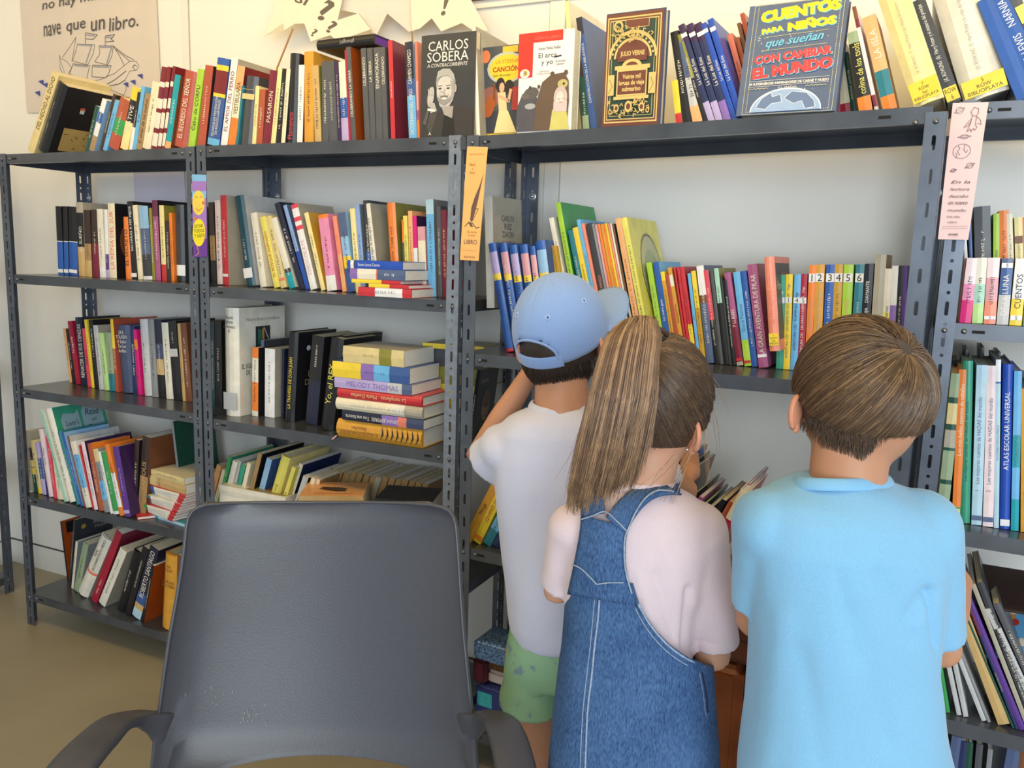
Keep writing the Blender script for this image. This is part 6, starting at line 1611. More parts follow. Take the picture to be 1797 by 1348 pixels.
# ---- boy in the white T-shirt, light blue cap (left)
def boy_cap():
    Dh = 1.60; V = lambda x, y, d=0: vp(Dh, x, y, d)
    g = V(985, 1300); base = Vector((g.x, g.y, 0))
    root = empty('person', Matrix.Translation(base), label='child in a light blue cap, white T-shirt and green shorts reaching towards the shelf', cat='person', group='children looking at the shelves')
    R, F, U = head_axes(32, 14); hc = V(986, 588, .03); hr = (.078, .092, .098)
    b = MB(); skull_body(b, hc, R, F, U, hr)
    limb(b, [V(985, 765, .0), V(985, 710, .004), V(986, 640, .018)], [.062, .054, .052], 18)
    ell_pts(b, V(980, 790, 0), (.105, .045, .04), RGT, FWD, UP); ell_pts(b, V(985, 930, 0), (.10, .06, .19), RGT, FWD, UP); ell_pts(b, V(985, 1110, 0), (.10, .068, .11), RGT, FWD, UP)
    sL, sR_ = V(896, 790, .022), V(1085, 775, 0); eL, wL = V(838, 803, .125), V(930, 655, .17); eR, wR = V(1206, 862, .10), V(1212, 800, .24)
    limb(b, [sL, (sL+eL)/2, eL, (eL*.55+wL*.45), wL], [.030, .029, .028, .029, .021]); limb(b, [sR_, (sR_+eR)/2, eR, (eR+wR)/2, wR], [.040, .034, .027, .026, .020])
    hand(b, wL, UP+RGT*.35+FWD*.3, RGT, .8, .6); hand(b, wR, FWD+UP*.4, -RGT, .8)
    hipL, hipR = V(942, 1150, 0), V(1030, 1150, 0); fL = Vector((hipL.x, hipL.y, 0))-RGT*.0; fR = Vector((hipR.x, hipR.y, 0))+RGT*.01
    legs(b, ((hipL, fL), (hipR, fR)))
    blob('body', b, m_skin, root, base, .0065, 5)
    face(root, base, hc, R, F, U, hr, m_skin)
    ear(root, base, V(926, 618, .0), R, F, U, -1, .048, m_ear); ear(root, base, hc+R*.08-U*.02, R, F, U, 1, .048, m_ear)
    m_sh = mat((208, 206, 222), .85, var=.03, scale=420, bump=.22, spec=.2, sheen=.3, name='white_jersey')
    rows = [(712,934,1038,.05,.002),(722,912,1058,.06,.0),(736,886,1082,.072,0),(758,866,1100,.08,0),(800,860,1104,.085,0),(850,866,1102,.09,0),(950,878,1098,.092,0),(1040,888,1094,.094,0),(1095,893,1092,.096,0),(1118,898,1090,.096,0)]
    b = MB(); rings(b, dense(rows, 3), Dh, 44)
    sweep(b, [V(900, 782, .0), V(874, 796, .03), V(853, 811, .058)], [.056,.053,.049], [.056,.053,.049], UP*.2+FWD, n=20, e=1); ell_pts(b, V(880, 786, .012), (.053,.062,.052)); sleeve(b, V(1075, 780, .0), V(1172, 842, .075), .050, .040); ell_pts(b, V(895, 782, .005), (.056,.058,.052)); ell_pts(b, V(1075, 782, .0), (.054,.056,.050))
    blob('t_shirt', b, m_sh, root, base, .0058, 5, cloth(.0058, 9.0, (11, 4)))
    pts = []
    for i in range(25):
        t = 2*math.pi*i/24; pts.append(V(985+54*math.cos(t), 710+16*max(0, -math.sin(t))-4*max(0, math.sin(t)), .004+.052*math.sin(t)))
    b = MB(); sweep(b, pts, [.009]*25, [.0035]*25, [((p-V(985, 710, .004)).normalized()+UP*.5).normalized() for p in pts], n=10, e=.8); co = b.obj('collar', m_sh, root, smooth=True); co.location = -base
    # green shorts: two wide legs
    m_gs = mat((150, 186, 150), .85, var=.05, scale=300, bump=.25, spec=.2, name='sage_green_cotton'); nt = m_gs.node_tree; bs = nt.nodes['Principled BSDF']
    n = nt.nodes.new('ShaderNodeTexNoise'); n.inputs['Scale'].default_value = 34; n.inputs['Detail'].default_value = 1.5; tc = nt.nodes.new('ShaderNodeTexCoord'); nt.links.new(tc.outputs['Object'], n.inputs['Vector'])
    rp = nt.nodes.new('ShaderNodeValToRGB'); rp.color_ramp.elements[0].position = .60; rp.color_ramp.elements[1].position = .66; rp.color_ramp.elements[0].color = lin((148, 186, 146))+(1,); rp.color_ramp.elements[1].color = lin((128, 152, 158))+(1,)
    nt.links.new(n.outputs['Fac'], rp.inputs['Fac']); nt.links.new(rp.outputs['Color'], bs.inputs['Base Color'])
    b = MB(); rings(b, dense([(1085,897,1082,.09,0),(1130,890,1086,.094,0),(1185,884,1092,.09,0)], 3), Dh)
    for (x0, x1, x2) in ((936, 934, 931), (1036, 1040, 1044)):
        pts = [V(x0, 1140), V(x1, 1185), V(x2, 1215), V(x2, 1228)]; rd = [.050, .057, .064, .067]
        sweep(b, pts, rd, [q*1.35 for q in rd], FWD, n=22, e=.9, tdir=-UP)
    blob('shorts', b, m_gs, root, base, .005, 2, cloth(.004, 4.0, (14, 5)))
    shoes(root, base, (fL, fR), (220, 220, 226))
    # hair under the cap
    b = MB(); ell_pts(b, hc-F*.006-U*.004, (hr[0]*1.03, hr[1]*1.05, hr[2]*.99), R, F, U, 30, 20)
    nb = MB(); nb.v = b.v; 
    nb.f = [f for f in b.f if (lambda c: (c-hc).dot(F) < .02 and (c-hc).dot(U) > -.064-.02*((c-hc).dot(F)+.09)/.1)(sum((Vector(b.v[i]) for i in f), Vector())/len(f))]; nb.mi = [0]*len(nb.f)
    hr_o = nb.obj('hair', hairm((52, 40, 34), 'hair_black_brown'), root, smooth=True); hr_o.location = -base
    cv = []; r2 = random.Random(4)
    for k in range(1100):
        a = math.radians(r2.uniform(-175, -5)); z = r2.uniform(-.72, -.35); ce = math.sqrt(1-z*z); v = Vector((math.cos(a)*ce, math.sin(a)*ce, z)); q = 1.045
        p = hc-F*.006+R*(v.x*hr[0]*q)+F*(v.y*hr[1]*q)+U*(v.z*hr[2]*q); cv.append(([p, p+(p-hc).normalized()*.002-U*.008, p+(p-hc).normalized()*.001-U*.017], r2.choice((0,0,1)), .8))
    strands('nape_hair', cv, [hairm((52,40,34), 'hair_black_brown'), H_dark], root, base, .0009)
    # the cap
    m_cap = mat((140, 168, 218), .8, var=.04, scale=300, bump=.25, spec=.2, sheen=.3, name='light_blue_cotton_twill')
    cR, cF, cU = head_axes(38, 26); cc = hc+cU*.012; rr = (.0875, .1015, .112)
    cap = empty('cap', None); cap.parent = root
    def cp(az, z, k=1.0):     # az: 0 right, 90 front, -90 back
        a = math.radians(az); c = math.sqrt(max(0, 1-z*z)) if z > 0 else 1-.03*(-z*4)**2
        zz = z*rr[2]
        return cc+cR*(math.cos(a)*c*rr[0]*k)+cF*(math.sin(a)*c*rr[1]*k)+cU*zz*k
    zl = [-.20, -.12, -.04, .04, .12, .20, .28, .36, .44, .52, .60, .68, .76, .83, .89, .94, .975, .995]
    NA = 96; vs = []; fs = []
    for z in zl:
        for i in range(NA):
            az = 360*i/NA; seam = min((az-30) % 60, 60-(az-30) % 60); k = 1-.010*math.exp(-(seam/3.2)**2)+.004*noise.noise(Vector((math.cos(math.radians(az))*3, math.sin(math.radians(az))*3, z*5)))
            vs.append(cp(az, z, k)-base)
    vs.append(cp(0, 1.0)-base)
    for j in range(len(zl)-1):
        for i in range(NA):
            az = (360*(i+.5)/NA+90) % 360; az = az-360 if az > 180 else az; zc = (zl[j]+zl[j+1])/2        # az = 0 at the back
            if abs(az) < 33*math.sqrt(max(0, 1-((zc+.04)/.34)**2)) and zc > -.07 : continue
            if abs(az) < 33 and -.25 < zc <= -.07: continue
            fs.append((j*NA+i, j*NA+(i+1) % NA, (j+1)*NA+(i+1) % NA, (j+1)*NA+i))
    L = len(vs)-1; j = len(zl)-1
    for i in range(NA): fs.append((j*NA+i, j*NA+(i+1) % NA, L))
    o = mesh_obj('crown', vs, fs, m_cap, cap, smooth=True); md = o.modifiers.new('s', 'SOLIDIFY'); md.thickness = .003; md.offset = 1
    # arch binding and adjusting strap
    pts = [cp(-90+33*math.sin(t), -.06+.34*math.cos(t), 1.02) for t in [math.radians(a) for a in range(-100, 101, 10)]]
    b = MB(); sweep(b, pts, [.0028]*len(pts), [.0028]*len(pts), cF, n=8, e=1); o = b.obj('arch_binding', m_cap, cap, smooth=True); o.location = -base
    pts = [cp(a, -.14, 1.025) for a in range(-130, -46, 6)]
    b = MB(); sweep(b, pts, [.0025]*len(pts), [.0125]*len(pts), cU, n=10, e=.6); o = b.obj('strap', m_cap, cap, smooth=True); o.location = -base
    pts = [cp(a, .985+.0*a, 1.0)-base for a in (0,)]
    b = MB(); ell_pts(b, cp(0, 1.0, 1.0), (.008,.008,.005), cR, cF, cU, 12, 8); o = b.obj('button', m_cap, cap, smooth=True); o.location = -base
    for az in (-120, -60, 0, 60, 120, 180):
        c = cp(az, .60, 1.03); nrm = (c-cc).normalized(); t1 = nrm.orthogonal().normalized(); t2 = nrm.cross(t1)
        pts = [c+t1*(.0042*math.cos(t))+t2*(.0042*math.sin(t)) for t in [i*2*math.pi/12 for i in range(13)]]
        b = MB(); sweep(b, pts, [.0011]*13, [.0011]*13, nrm, n=6, e=1); o = b.obj('eyelet', mat((176, 198, 236), .7), cap, smooth=True); o.location = -base
        b = MB(); ell_pts(b, c-nrm*.001, (.0022,.0022,.0022), t1, t2, nrm, 8, 6); o = b.obj('eyelet_hole', mat((60, 72, 100), .8), cap, smooth=True); o.location = -base
    for k in range(6):
        pts = [cp(30+60*k, z, 1.0075) for z in (.0,.15,.3,.45,.6,.75,.86,.94,.98)]
        if k == 4: pts = pts[2:]
        b = MB(); sweep(b, pts, [.0011]*len(pts), [.0007]*len(pts), cU, n=6, e=1); o = b.obj('seam', mat((128, 156, 208), .8), cap, smooth=True); o.location = -base
    vs = []; fs = []; NB = 24; NR = 8
    for i in range(NB+1):
        az = 90-62+124*i/NB; a = math.radians(az); x = math.cos(a); rim = cp(az, -.12, .995)
        ext = .116*max(0, math.cos((az-90)/62*math.pi/2))**.55
        for j in range(NR+1):
            t = j/NR; vs.append(rim+cF*(ext*t)-cU*(.030*(x*x)*t)+cR*(x*.012*t)-base)
    for i in range(NB):
        for j in range(NR): q = i*(NR+1)+j; fs.append((q, q+1, q+NR+2, q+NR+1))
    o = mesh_obj('brim', vs, fs, m_cap, cap, smooth=True); md = o.modifiers.new('s', 'SOLIDIFY'); md.thickness = .004
boy_cap()
# ---- girl with the ponytail in the denim pinafore (middle)
def girl():
    Dh = 1.26; V = lambda x, y, d=0: vp(Dh, x, y, d)
    g = V(1115, 1300); base = Vector((g.x, g.y, 0))
    root = empty('person', Matrix.Translation(base), label='child with a long ponytail in a denim pinafore over a pale pink T-shirt', cat='person', group='children looking at the shelves')
    R, F, U = head_axes(26, 0); hc = V(1160, 702, .04); hr = (.079, .092, .1)
    b = MB(); skull_body(b, hc, R, F, U, hr)
    limb(b, [V(1122, 905, .0), V(1128, 855, .012), V(1145, 780, .025)], [.06, .047, .047], 18)
    ell_pts(b, V(1115, 930, 0), (.09, .042, .04), RGT, FWD, UP); ell_pts(b, V(1110, 1060, 0), (.095, .06, .19), RGT, FWD, UP); ell_pts(b, V(1110, 1280, 0), (.10, .07, .12), RGT, FWD, UP)
    sL, sR_ = V(1015, 930, .0), V(1215, 935, .0); eL, wL = V(978, 1035, .05), V(1060, 1000, .24); eR, wR = V(1250, 1150, -.006), V(1225, 1075, .2)
    limb(b, [sL, (sL+eL)/2, eL, (eL+wL)/2, wL], [.030, .029, .026, .025, .019]); limb(b, [sR_, (sR_+eR)/2, eR, (eR+wR)/2, wR], [.032, .031, .031, .026, .019])
    hand(b, wL, FWD+UP*.4, RGT, .8); hand(b, wR, FWD+UP*.3, -RGT, .8)
    hipL, hipR = V(1070, 1400, 0), V(1155, 1400, 0); fL = Vector((hipL.x, hipL.y, 0))-RGT*.01; fR = Vector((hipR.x, hipR.y, 0))+RGT*.01
    legs(b, ((hipL, fL), (hipR, fR)))
    blob('body', b, m_skin2, root, base, .0065, 5)
    face(root, base, hc, R, F, U, hr, m_skin2)
    e_ = ear(root, base, V(1213, 764, -.016), R, F, U, 1, .052, m_ear)
    b = MB(); ell_pts(b, V(1206, 789, -.024), (.0022,)*3); s_ = b.obj('earring', mat((240, 236, 226), .15, metal=.8), e_, smooth=True)
    ear(root, base, hc-R*.08-U*.02, R, F, U, -1, .05, m_ear)
    # T-shirt
    m_sh = mat((222, 200, 205), .85, var=.03, scale=420, bump=.22, spec=.2, sheen=.3, name='pale_pink_jersey')
    rows = [(850,1068,1184,.046,.008),(858,1052,1200,.053,.006),(870,1030,1220,.062,.003),(888,1008,1240,.071,0),(912,994,1252,.078,0),(950,985,1256,.085,0),(1000,986,1240,.088,0),(1060,992,1220,.088,0),(1120,990,1214,.09,0),(1200,990,1226,.09,0)]
    b = MB(); rings(b, dense(rows, 3), Dh, 44)
    sleeve(b, V(1008, 930, .0), V(980, 1028, .03), .043, .0325, back=.02, flat=1.1); sleeve(b, V(1222, 935, .0), V(1256, 1132, .0), .050, .0395, back=.03, flat=1.2); ell_pts(b, V(1012, 930, 0), (.048,.052,.046)); ell_pts(b, V(1218, 934, 0), (.054,.056,.050))
    cf = cloth(.0045, 5.0, (13, 4.5))
    def dsp(co, n):
        q = cf(co, n); px, py = proj(co)
        for (x0, y0, x1, y1, wd, am) in ((1150,1010,1185,1120,9,-.004),(1207,1035,1204,1145,7,-.010),(1120,1010,1145,1090,8,.003),(1165,960,1215,1060,14,.003)):
            dx, dy = x1-x0, y1-y0; t = max(0, min(1, ((px-x0)*dx+(py-y0)*dy)/(dx*dx+dy*dy))); dd = math.hypot(px-x0-dx*t, py-y0-dy*t)
            if n.dot(FWD) < .3: q += am*math.exp(-(dd/wd)**2)
        return q
    sh = blob('t_shirt', b, m_sh, root, base, .0055, 5, dsp)
    pts = []
    for i in range(25):
        t = 2*math.pi*i/24; pts.append(V(1126+59*math.cos(t), 851+8*max(0, -math.sin(t))-3*max(0, math.sin(t)), .010+.048*math.sin(t)))
    b = MB(); sweep(b, pts, [.008]*25, [.003]*25, [((p-V(1126, 851, .010)).normalized()+UP*.5).normalized() for p in pts], n=10, e=.8); co = b.obj('collar', m_sh, root, smooth=True); co.location = -base
    # denim
    m_dn = mat((66, 104, 160), .8, var=.2, scale=90, bump=.3, spec=.25, name='blue_denim', k='denim'); nt = m_dn.node_tree; bs = nt.nodes['Principled BSDF']
    tc = nt.nodes.new('ShaderNodeTexCoord'); n1 = nt.nodes.new('ShaderNodeTexNoise'); n1.inputs['Scale'].default_value = 9; n1.inputs['Detail'].default_value = 3
    mp = nt.nodes.new('ShaderNodeMapping'); mp.inputs['Scale'].default_value = (520, 520, 130); n2 = nt.nodes.new('ShaderNodeTexNoise'); n2.inputs['Scale'].default_value = 1; n2.inputs['Detail'].default_value = 2
    nt.links.new(tc.outputs['Object'], n1.inputs['Vector']); nt.links.new(tc.outputs['Object'], mp.inputs['Vector']); nt.links.new(mp.outputs['Vector'], n2.inputs['Vector'])
    ad = nt.nodes.new('ShaderNodeMix'); ad.data_type = 'FLOAT'; ad.inputs['Factor'].default_value = .62; nt.links.new(n1.outputs['Fac'], ad.inputs[2]); nt.links.new(n2.outputs['Fac'], ad.inputs[3])
    rp = nt.nodes.new('ShaderNodeValToRGB'); rp.color_ramp.elements[0].position = .34; rp.color_ramp.elements[1].position = .66; rp.color_ramp.elements[0].color = lin((38, 64, 106))+(1,); rp.color_ramp.elements[1].color = lin((84, 118, 164))+(1,)
    nt.links.new(ad.outputs[0], rp.inputs['Fac']); nt.links.new(rp.outputs['Color'], bs.inputs['Base Color'])
    m_st = mat((150, 164, 186), .8, var=.25, scale=200, name='pale_stitching')
    rows = [(985,1000,1226,.092,0),(1040,996,1236,.098,0),(1100,990,1244,.103,0),(1170,984,1250,.107,0),(1250,975,1254,.113,0),(1348,966,1258,.120,0),(1460,956,1270,.128,0),(1560,948,1280,.134,0)]
    rw = dense(rows, 8); NN = 120; b = MB(); rings(b, rw, Dh, NN, close=False)
    cf2 = cloth(.0032, 7.0, (11, 3.5)); ctr = V(1112, 1200)
    vs = []
    for p in b.v:
        p = Vector(p); n = Vector((p.x-ctr.x, p.y-ctr.y, 0)).normalized(); vs.append(p+n*cf2(p, n))
    arm_back = [(1105,985),(1108,1010),(1116,1045),(1130,1076),(1150,1105),(1175,1131),(1205,1152),(1235,1166),(1262,1172)]
    left_back = [(990,1003),(1003,1003),(1000,1040),(992,1100),(980,1130)]
    def inside(p):
        px, py = proj(p); back = (p-ctr).dot(FWD) < .0
        if not back: return p.z > 0 and py > (1150 if abs((p-ctr).dot(RGT)) > .055 else 1010)
        if py > 1170: return True
        ymin = interp(arm_back, px) if px > 1105 else 985
        if px < 1000: return py > interp([(940,1172),(975,1150),(985,1110),(992,1060),(1000,1003)], px)
        return py > ymin
    fs = []
    for f in b.f:
        c = sum((vs[i] for i in f), Vector())/4
        if inside(c): fs.append(f)
    # snap the ragged upper border onto the cut line
    cnt = {}
    for f in fs:
        for q in range(4):
            e = tuple(sorted((f[q], f[(q+1) % 4]))); cnt[e] = cnt.get(e, 0)+1
    bord = {i for e, k in cnt.items() if k == 1 for i in e}
    for i in bord:
        p = vs[i]; px, py = proj(p)
        if (p-ctr).dot(FWD) < 0 and 1105 < px < 1262 and py < 1200:
            ty = interp(arm_back, px); r = ray(px, ty); t = (p-CAM_POS).dot(FWD)/r.dot(FWD); vs[i] = CAM_POS+r*t
    dr = mesh_obj('pinafore', [v-base for v in vs], fs, m_dn, root, smooth=True); md = dr.modifiers.new('s', 'SOLIDIFY'); md.thickness = .003; md.offset = 1
    # upper back piece and straps: cut as pattern pieces laid over the T-shirt
    sh.data.update(); dg_v = [v.co+base for v in sh.data.vertices]; bv = BVHTree.FromPolygons(dg_v, [tuple(p.vertices) for p in sh.data.polygons])
    def lay(px, py, off):
        d = ray(px, py).normalized(); h = bv.ray_cast(CAM_POS, d)
        if h[0] is None or (h[0]-CAM_POS).length > Dh*1.25: return None
        n = h[1] if h[1].dot(d) < 0 else -h[1]
        return h[0]-d*off+n*(off*.4)
    def panel(name, left, right, nr, ncol, off, parent):
        """strip between two polylines, both listed from top to bottom in the photograph"""
        def along(pl, t):
            L = [0]
            for a, c in zip(pl, pl[1:]): L.append(L[-1]+math.hypot(c[0]-a[0], c[1]-a[1]))
            s = t*L[-1]
            for k in range(len(pl)-1):
                if s <= L[k+1]+1e-6: q = (s-L[k])/(L[k+1]-L[k]); return (pl[k][0]+(pl[k+1][0]-pl[k][0])*q, pl[k][1]+(pl[k+1][1]-pl[k][1])*q)
            return pl[-1]
        P = []
        for j in range(nr+1):
            a, c = along(left, j/nr), along(right, j/nr)
            rw_ = []
            for i in range(ncol+1):
                x = a[0]+(c[0]-a[0])*i/ncol; y = a[1]+(c[1]-a[1])*i/ncol; rw_.append(lay(x, y, off))
            P.append(rw_)
        last = None
        for j in range(nr+1):
            for i in range(ncol+1):
                if P[j][i] is None:
                    near = [P[jj][ii] for jj in range(nr+1) for ii in range(ncol+1) if P[jj][ii] is not None and abs(jj-j)+abs(ii-i) < 8]
                    P[j][i] = near[0] if near else V(1100, 900, -.09)
        # relax
        for _ in range(6):
            Q = [[p.copy() for p in r_] for r_ in P]
            for j in range(1, nr):
                for i in range(ncol+1):
                    Q[j][i] = P[j][i]*.5+(P[j-1][i]+P[j+1][i])*.25
            P = Q
        for j in range(nr+1):
            for i in range(ncol+1): P[j][i] -= (P[j][i]-CAM_POS).normalized()*.0015
        v_ = [p-base for r_ in P for p in r_]; W = ncol+1
        o = mesh_obj(name, v_, [(j*W+i, (j+1)*W+i, (j+1)*W+i+1, j*W+i+1) for j in range(nr) for i in range(ncol)], m_dn, parent, smooth=True)
        md = o.modifiers.new('s', 'SOLIDIFY'); md.thickness = .003; md.offset = 0
        return P
    def stitch(poly, off, w_=.0012, name='seam', m_=None):
        pts = [lay(x, y, off) for x, y in poly]; pts = [p for p in pts if p is not None]
        if len(pts) < 2: return
        pts = spline(pts, 4); b = MB(); sweep(b, pts, [w_]*len(pts), [w_*.8]*len(pts), -FWD, n=6, e=1); o = b.obj(name, m_ or m_st, dr, smooth=True); o.location = -base
    # bib back, overlapping the skirt's top edge
    panel('back_panel', [(1023,905),(1022,925),(1017,950),(1012,985),(1006,1012),(1000,1042)], [(1103,925),(1098,945),(1097,985),(1101,1010),(1108,1040),(1117,1062)], 16, 12, .009, dr)
    panel('strap', [(1021,862),(1021,885),(1023,908)], [(1060,866),(1062,885),(1063,902)], 8, 5, .010, dr)
    panel('strap', [(1150,846),(1120,856),(1095,872),(1078,890),(1064,908)], [(1194,872),(1160,868),(1135,882),(1115,905),(1098,937)], 12, 6, .011, dr)
    # straps run on over the shoulders to the front bib
    for (px, py, fx) in ((1041, 868, 1050), (1174, 860, 1168)):
        p0 = V(px, py+2, -.03); pts = spline([p0, V(px, py-6, .02), V(fx, 885, .075), V(fx, 950, .100), V(fx, 1015, .104)], 5)
        b = MB(); sweep(b, pts, [.017]*len(pts), [.0022]*len(pts), [Vector((0,0,1))]*3+[(FWD+UP*.4).normalized()]*3+[FWD]*(len(pts)-6), n=10, e=.6); o = b.obj('strap', m_dn, dr, smooth=True); o.location = -base
    stitch([(1022,914),(1045,906),(1064,901),(1082,914),(1100,932)], .0135); stitch([(1100,932),(1096,950),(1096,985),(1100,1012),(1108,1040)], .013, .0014)
    stitch([(1180,868),(1170,866),(1150,867),(1130,880),(1113,905),(1100,935)], .0145, .0014)
    # seams on the skirt follow its own surface
    bv2 = BVHTree.FromPolygons(vs, fs)
    def lay2(px, py, off):
        d = ray(px, py).normalized(); h = bv2.ray_cast(CAM_POS, d)
        return None if h[0] is None else h[0]-d*off
    def stitch2(poly, w_, off=.0045, m_=None, name='seam'):
        pts = [lay2(x, y, off) for x, y in poly]; pts = [p for p in pts if p is not None]
        if len(pts) < 2: return
        pts = spline(pts, 3); b = MB(); sweep(b, pts, [w_]*len(pts), [w_*.7]*len(pts), -FWD, n=6, e=1); o = b.obj(name, m_ or m_st, dr, smooth=True); o.location = -base
    stitch([(1009,990),(1022,996),(1035,1008),(1049,1024)], .013, .0012); stitch([(1049,1024),(1070,1021),(1094,1021)], .013, .0012)
    stitch2([(1053,1030),(1050,1080),(1044,1130),(1038,1190),(1031,1250),(1027,1348),(1022,1440)], .0016)
    stitch2([(1044,1045),(1040,1090),(1034,1150),(1028,1200),(1022,1260),(1018,1348)], .0008)
    stitch2([(x+1, y+5) for x, y in arm_back[1:]], .0018); stitch2([(x-4, y+13) for x, y in arm_back[1:]], .0009)
    stitch2([(1234,1178),(1240,1205),(1243,1235),(1243,1258)], .0012); stitch2([(1227,1182),(1233,1215),(1238,1255),(1243,1260)], .0012)
    stitch2([(1230,1180),(1237,1215),(1240,1250)], .0030, .0035, mat((28, 36, 66), .9), 'pocket_opening')
    shoes(root, base, (fL, fR), (236, 232, 230))
    # hair: skull cap of hair drawn back to the root, then the tail
    r3 = random.Random(21)
    root_dir = Vector((-.30, -.60, .74)).normalized()
    rp_ = hc+R*(root_dir.x*hr[0]*1.1)+F*(root_dir.y*hr[1]*1.1)+U*(root_dir.z*hr[2]*1.1)
    b = MB(); ell_pts(b, hc-F*.003+U*.002, (hr[0]*1.04, hr[1]*1.04, hr[2]*1.04), R, F, U, 36, 24)
    def hair_reg(v):      # v in head axes, unit: hair covers all but face and the lower sides
        return v.z > interp([(-1, -.66), (-.6, -.60), (-.15, -.36), (.1, -.05), (.45, .15), (.8, .42), (1, .52)], v.y)
    nb = MB(); nb.v = b.v
    for f in b.f:
        c = sum((Vector(b.v[i]) for i in f), Vector())/len(f)-hc; v = Vector((c.dot(R)/hr[0], c.dot(F)/hr[1], c.dot(U)/hr[2])).normalized()
        if hair_reg(v): nb.f.append(f)
    nb.mi = [0]*len(nb.f); o = nb.obj('scalp_hair', hairm((70, 52, 42), 'hair_scalp'), root, smooth=True); o.location = -base
    cv = []
    for k in range(6000):
        while True:
            v = Vector((r3.gauss(0, 1), r3.gauss(0, 1), r3.gauss(0, 1))).normalized()
            if hair_reg(v): break
        om = math.acos(max(-1, min(1, v.dot(root_dir))))
        if om < .15: continue
        n = 8; pts = []; lay_ = r3.uniform(.2, 1); st = r3.random()**1.6*.6-.02
        for i in range(n):
            s = st+(1-st)*i/(n-1)
            u_ = (v*math.sin((1-s)*om)+root_dir*math.sin(s*om))/math.sin(om); q = 1.045+.03*lay_*math.sin(math.pi*(.15+.7*s))+.03*s
            pts.append(hc+R*(u_.x*hr[0]*q)+F*(u_.y*hr[1]*q)+U*(u_.z*hr[2]*q))
        q = r3.random(); top = v.z > .35
        mi = (0 if q < .45 else 1 if q < .85 else 2) if not top else (0 if q < .2 else 1 if q < .6 else 2 if q < .9 else 3)
        cv.append((pts, mi, r3.uniform(.7, 1.2)))
    o = strands('hair', cv, [hairm((76,57,45), 'hair_girl_dark'), hairm((94,72,55), 'hair_girl_mid'), hairm((122,94,68), 'hair_girl_light'), hairm((160,128,92), 'hair_girl_blond')], root, base, .0008)
    # ponytail: profile left / right edges by height
    Lf = [(556,1096),(570,1076),(600,1060),(640,1046),(700,1032),(780,1016),(850,1006),(900,1002)]
    Rt = [(556,1140),(570,1152),(600,1158),(640,1157),(700,1152),(780,1133),(850,1108),(900,1085)]
    dpt = [(556,-.075),(600,-.105),(700,-.125),(800,-.130),(900,-.125)]; thk = [(556,.014),(600,.030),(700,.034),(800,.030),(900,.014)]
    hairtie = MB(); tc_ = V(1146, 588, -.035)
    sweep(hairtie, [tc_+RGT*(.02*math.cos(t))+(UP*.5-FWD*.5)*(.02*math.sin(t)) for t in [i*math.pi/8 for i in range(17)]], [.004]*17, [.004]*17, FWD, n=8, e=1)
    o = hairtie.obj('hair_tie', mat((70, 52, 46), .6), root, smooth=True); o.location = -base
    b = MB(); rows = [(y, interp(Lf, y)+5, interp(Rt, y)-5, interp(thk, y)*.8, interp(dpt, y)) for y in (572,585,600,640,700,760,810,845)]
    rings(b, dense(rows, 3), Dh, 24, ex=2); tl = blob('ponytail', b, hairm((122, 92, 66), 'hair_tail'), root, base, .006, 3)
    cv = []; tips = []
    for k in range(5200):
        u = min(1, max(0, r3.gauss(.5, .33) if k % 3 else r3.random())); w_ = r3.uniform(-1, 1) if k > 3200 else r3.uniform(-1, -.2)
        yend = r3.gauss(862-30*u, 16) + (12 if u < .3 else 0); yend = min(yend, 905)
        jit = r3.gauss(0, 5); cut = math.sqrt(max(0, 1-(2*u-1)**2)); j0 = (r3.gauss(0, 4), r3.gauss(0, 4))
        x1 = interp(Lf, 600)+(interp(Rt, 600)-interp(Lf, 600))*u; ytp = 556+26*(u-.62)**2+r3.gauss(0, 1.5)
        P_ = [(1147+j0[0], 594+j0[1], -.050, 0), (1143+(x1-1143)*.30+j0[0]*.6, 570+j0[1]*.4, -.066, .25), (1138+(x1-1138)*.62, ytp+6*abs(w_), -.082, .6), (x1+3-6*u*0, 588+8*abs(u-.5), -.098, .9)]
        pts = [V(x, y, d+interp(thk, 600)*w_*cut*kk) for x, y, d, kk in P_]
        m = 9; ya = 625
        for i in range(m):
            s = i/(m-1); y = ya+(yend-ya)*s; xx = interp(Lf, y)+(interp(Rt, y)-interp(Lf, y))*u+jit*s*s
            pts.append(V(xx, y, interp(dpt, y)+interp(thk, y)*w_*cut))
        pts = spline(pts[:5], 2)[:-1]+pts[4:]
        q = r3.random(); stripe = math.sin(u*23+1.2)*.5+math.sin(u*51)*.3
        mi = 3 if (q+stripe*.35 > .72) else 2 if q+stripe*.3 > .36 else 1 if q > .12 else 0
        cv.append((pts, mi, r3.uniform(.7, 1.2)))
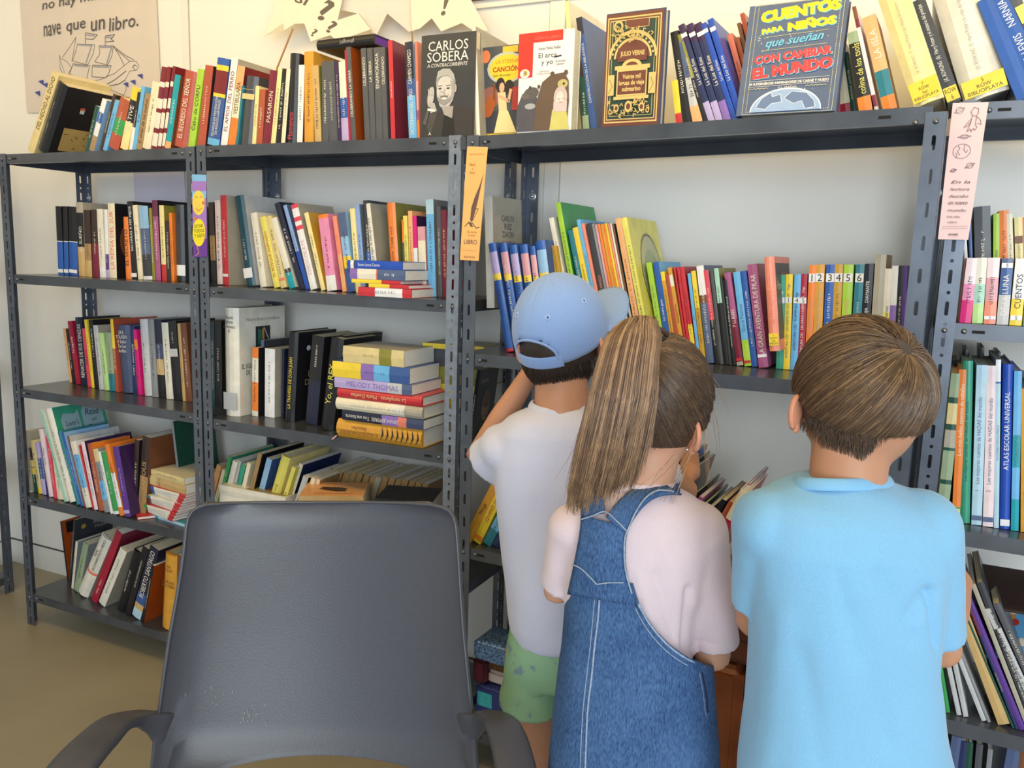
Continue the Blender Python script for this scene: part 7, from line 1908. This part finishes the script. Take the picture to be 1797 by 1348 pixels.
    for (a, c, d_) in (((1050,700),(985,835),-.12),((1030,760),(1003,895),-.13),((1090,800),(1062,912),-.12),((1100,820),(1075,905),-.11),((1230,700),(1246,860),.02),((1240,690),(1238,850),.03),((1222,770),(1160,880),-.05),((1190,800),(1105,872),-.07),((1205,790),(1170,900),-.05),((1245,690),(1262,800),.05),((1235,640),(1275,720),.06),((1180,800),(1140,870),-.06)):
        for _ in range(3):
            j = [r3.gauss(0, 5) for _ in range(4)]
            P0, P1 = V(a[0]+j[0], a[1]+j[1], d_), V(c[0]+j[2], c[1]+j[3], d_); mid = (P0+P1)/2+RGT*r3.gauss(0, .006)-FWD*.004
            cv.append((spline([P0, mid, P1], 5), r3.choice((2, 3, 3)), .5))
    strands('ponytail_strands', cv, [hairm((92,67,52), 'tail_dark'), hairm((116,88,69), 'tail_mid'), hairm((144,112,87), 'tail_light'), hairm((186,148,112), 'tail_blond')], tl, base, .0008)
girl()

# ------------------------------------------------------------------ the smallest, mostly hidden books (past the 300 that show largest) joined as one object
SMALL = "2,8,38,50,60,62,63,64,65,66,77,97,98,101,119,122,124,125,132,136,155,173,177,178,189,195,196,197,199,200,201,202,209,210,211,212,213,214,215,216,217,218,220,221,222,223,224,225,226,232,234,235,243,244,245,246,247,248,249,250,257,259,260,290,291,295,296,298,299,300,302,304,305,306,307,309,315,316,317,318,324,334,335,336,337,338,339,340,354,356,357,361,380,381,382,383,384,385,386,387,388,389,392,393,394,395,396,398,399,401,402,405,406,407,408,409"
def merge_small():
    ids = [int(x) for x in SMALL.split(',') if x]; objs = [BOOKS[i] for i in ids if i < len(BOOKS)]
    bpy.context.view_layer.update(); V = []; F = []; MI = []; mats = []; dead = []
    def walk(o):
        dead.append(o)
        if o.type == 'MESH':
            n = len(V); mw = o.matrix_world; V.extend([tuple(mw @ v.co) for v in o.data.vertices]); idx = []
            for m_ in o.data.materials:
                if m_ not in mats: mats.append(m_)
                idx.append(mats.index(m_))
            for p in o.data.polygons: F.append(tuple(i+n for i in p.vertices)); MI.append(idx[p.material_index] if idx else 0)
        for c in list(o.children): walk(c)
    for o in objs: walk(o)
    if not F: return
    ob = mesh_obj('small_books', V, F, mats, mi=MI)
    for o in dead: bpy.data.objects.remove(o)
    tag(ob, 'thin and mostly hidden books filling the gaps between the larger books on every shelf', 'books', kind='stuff')
merge_small()
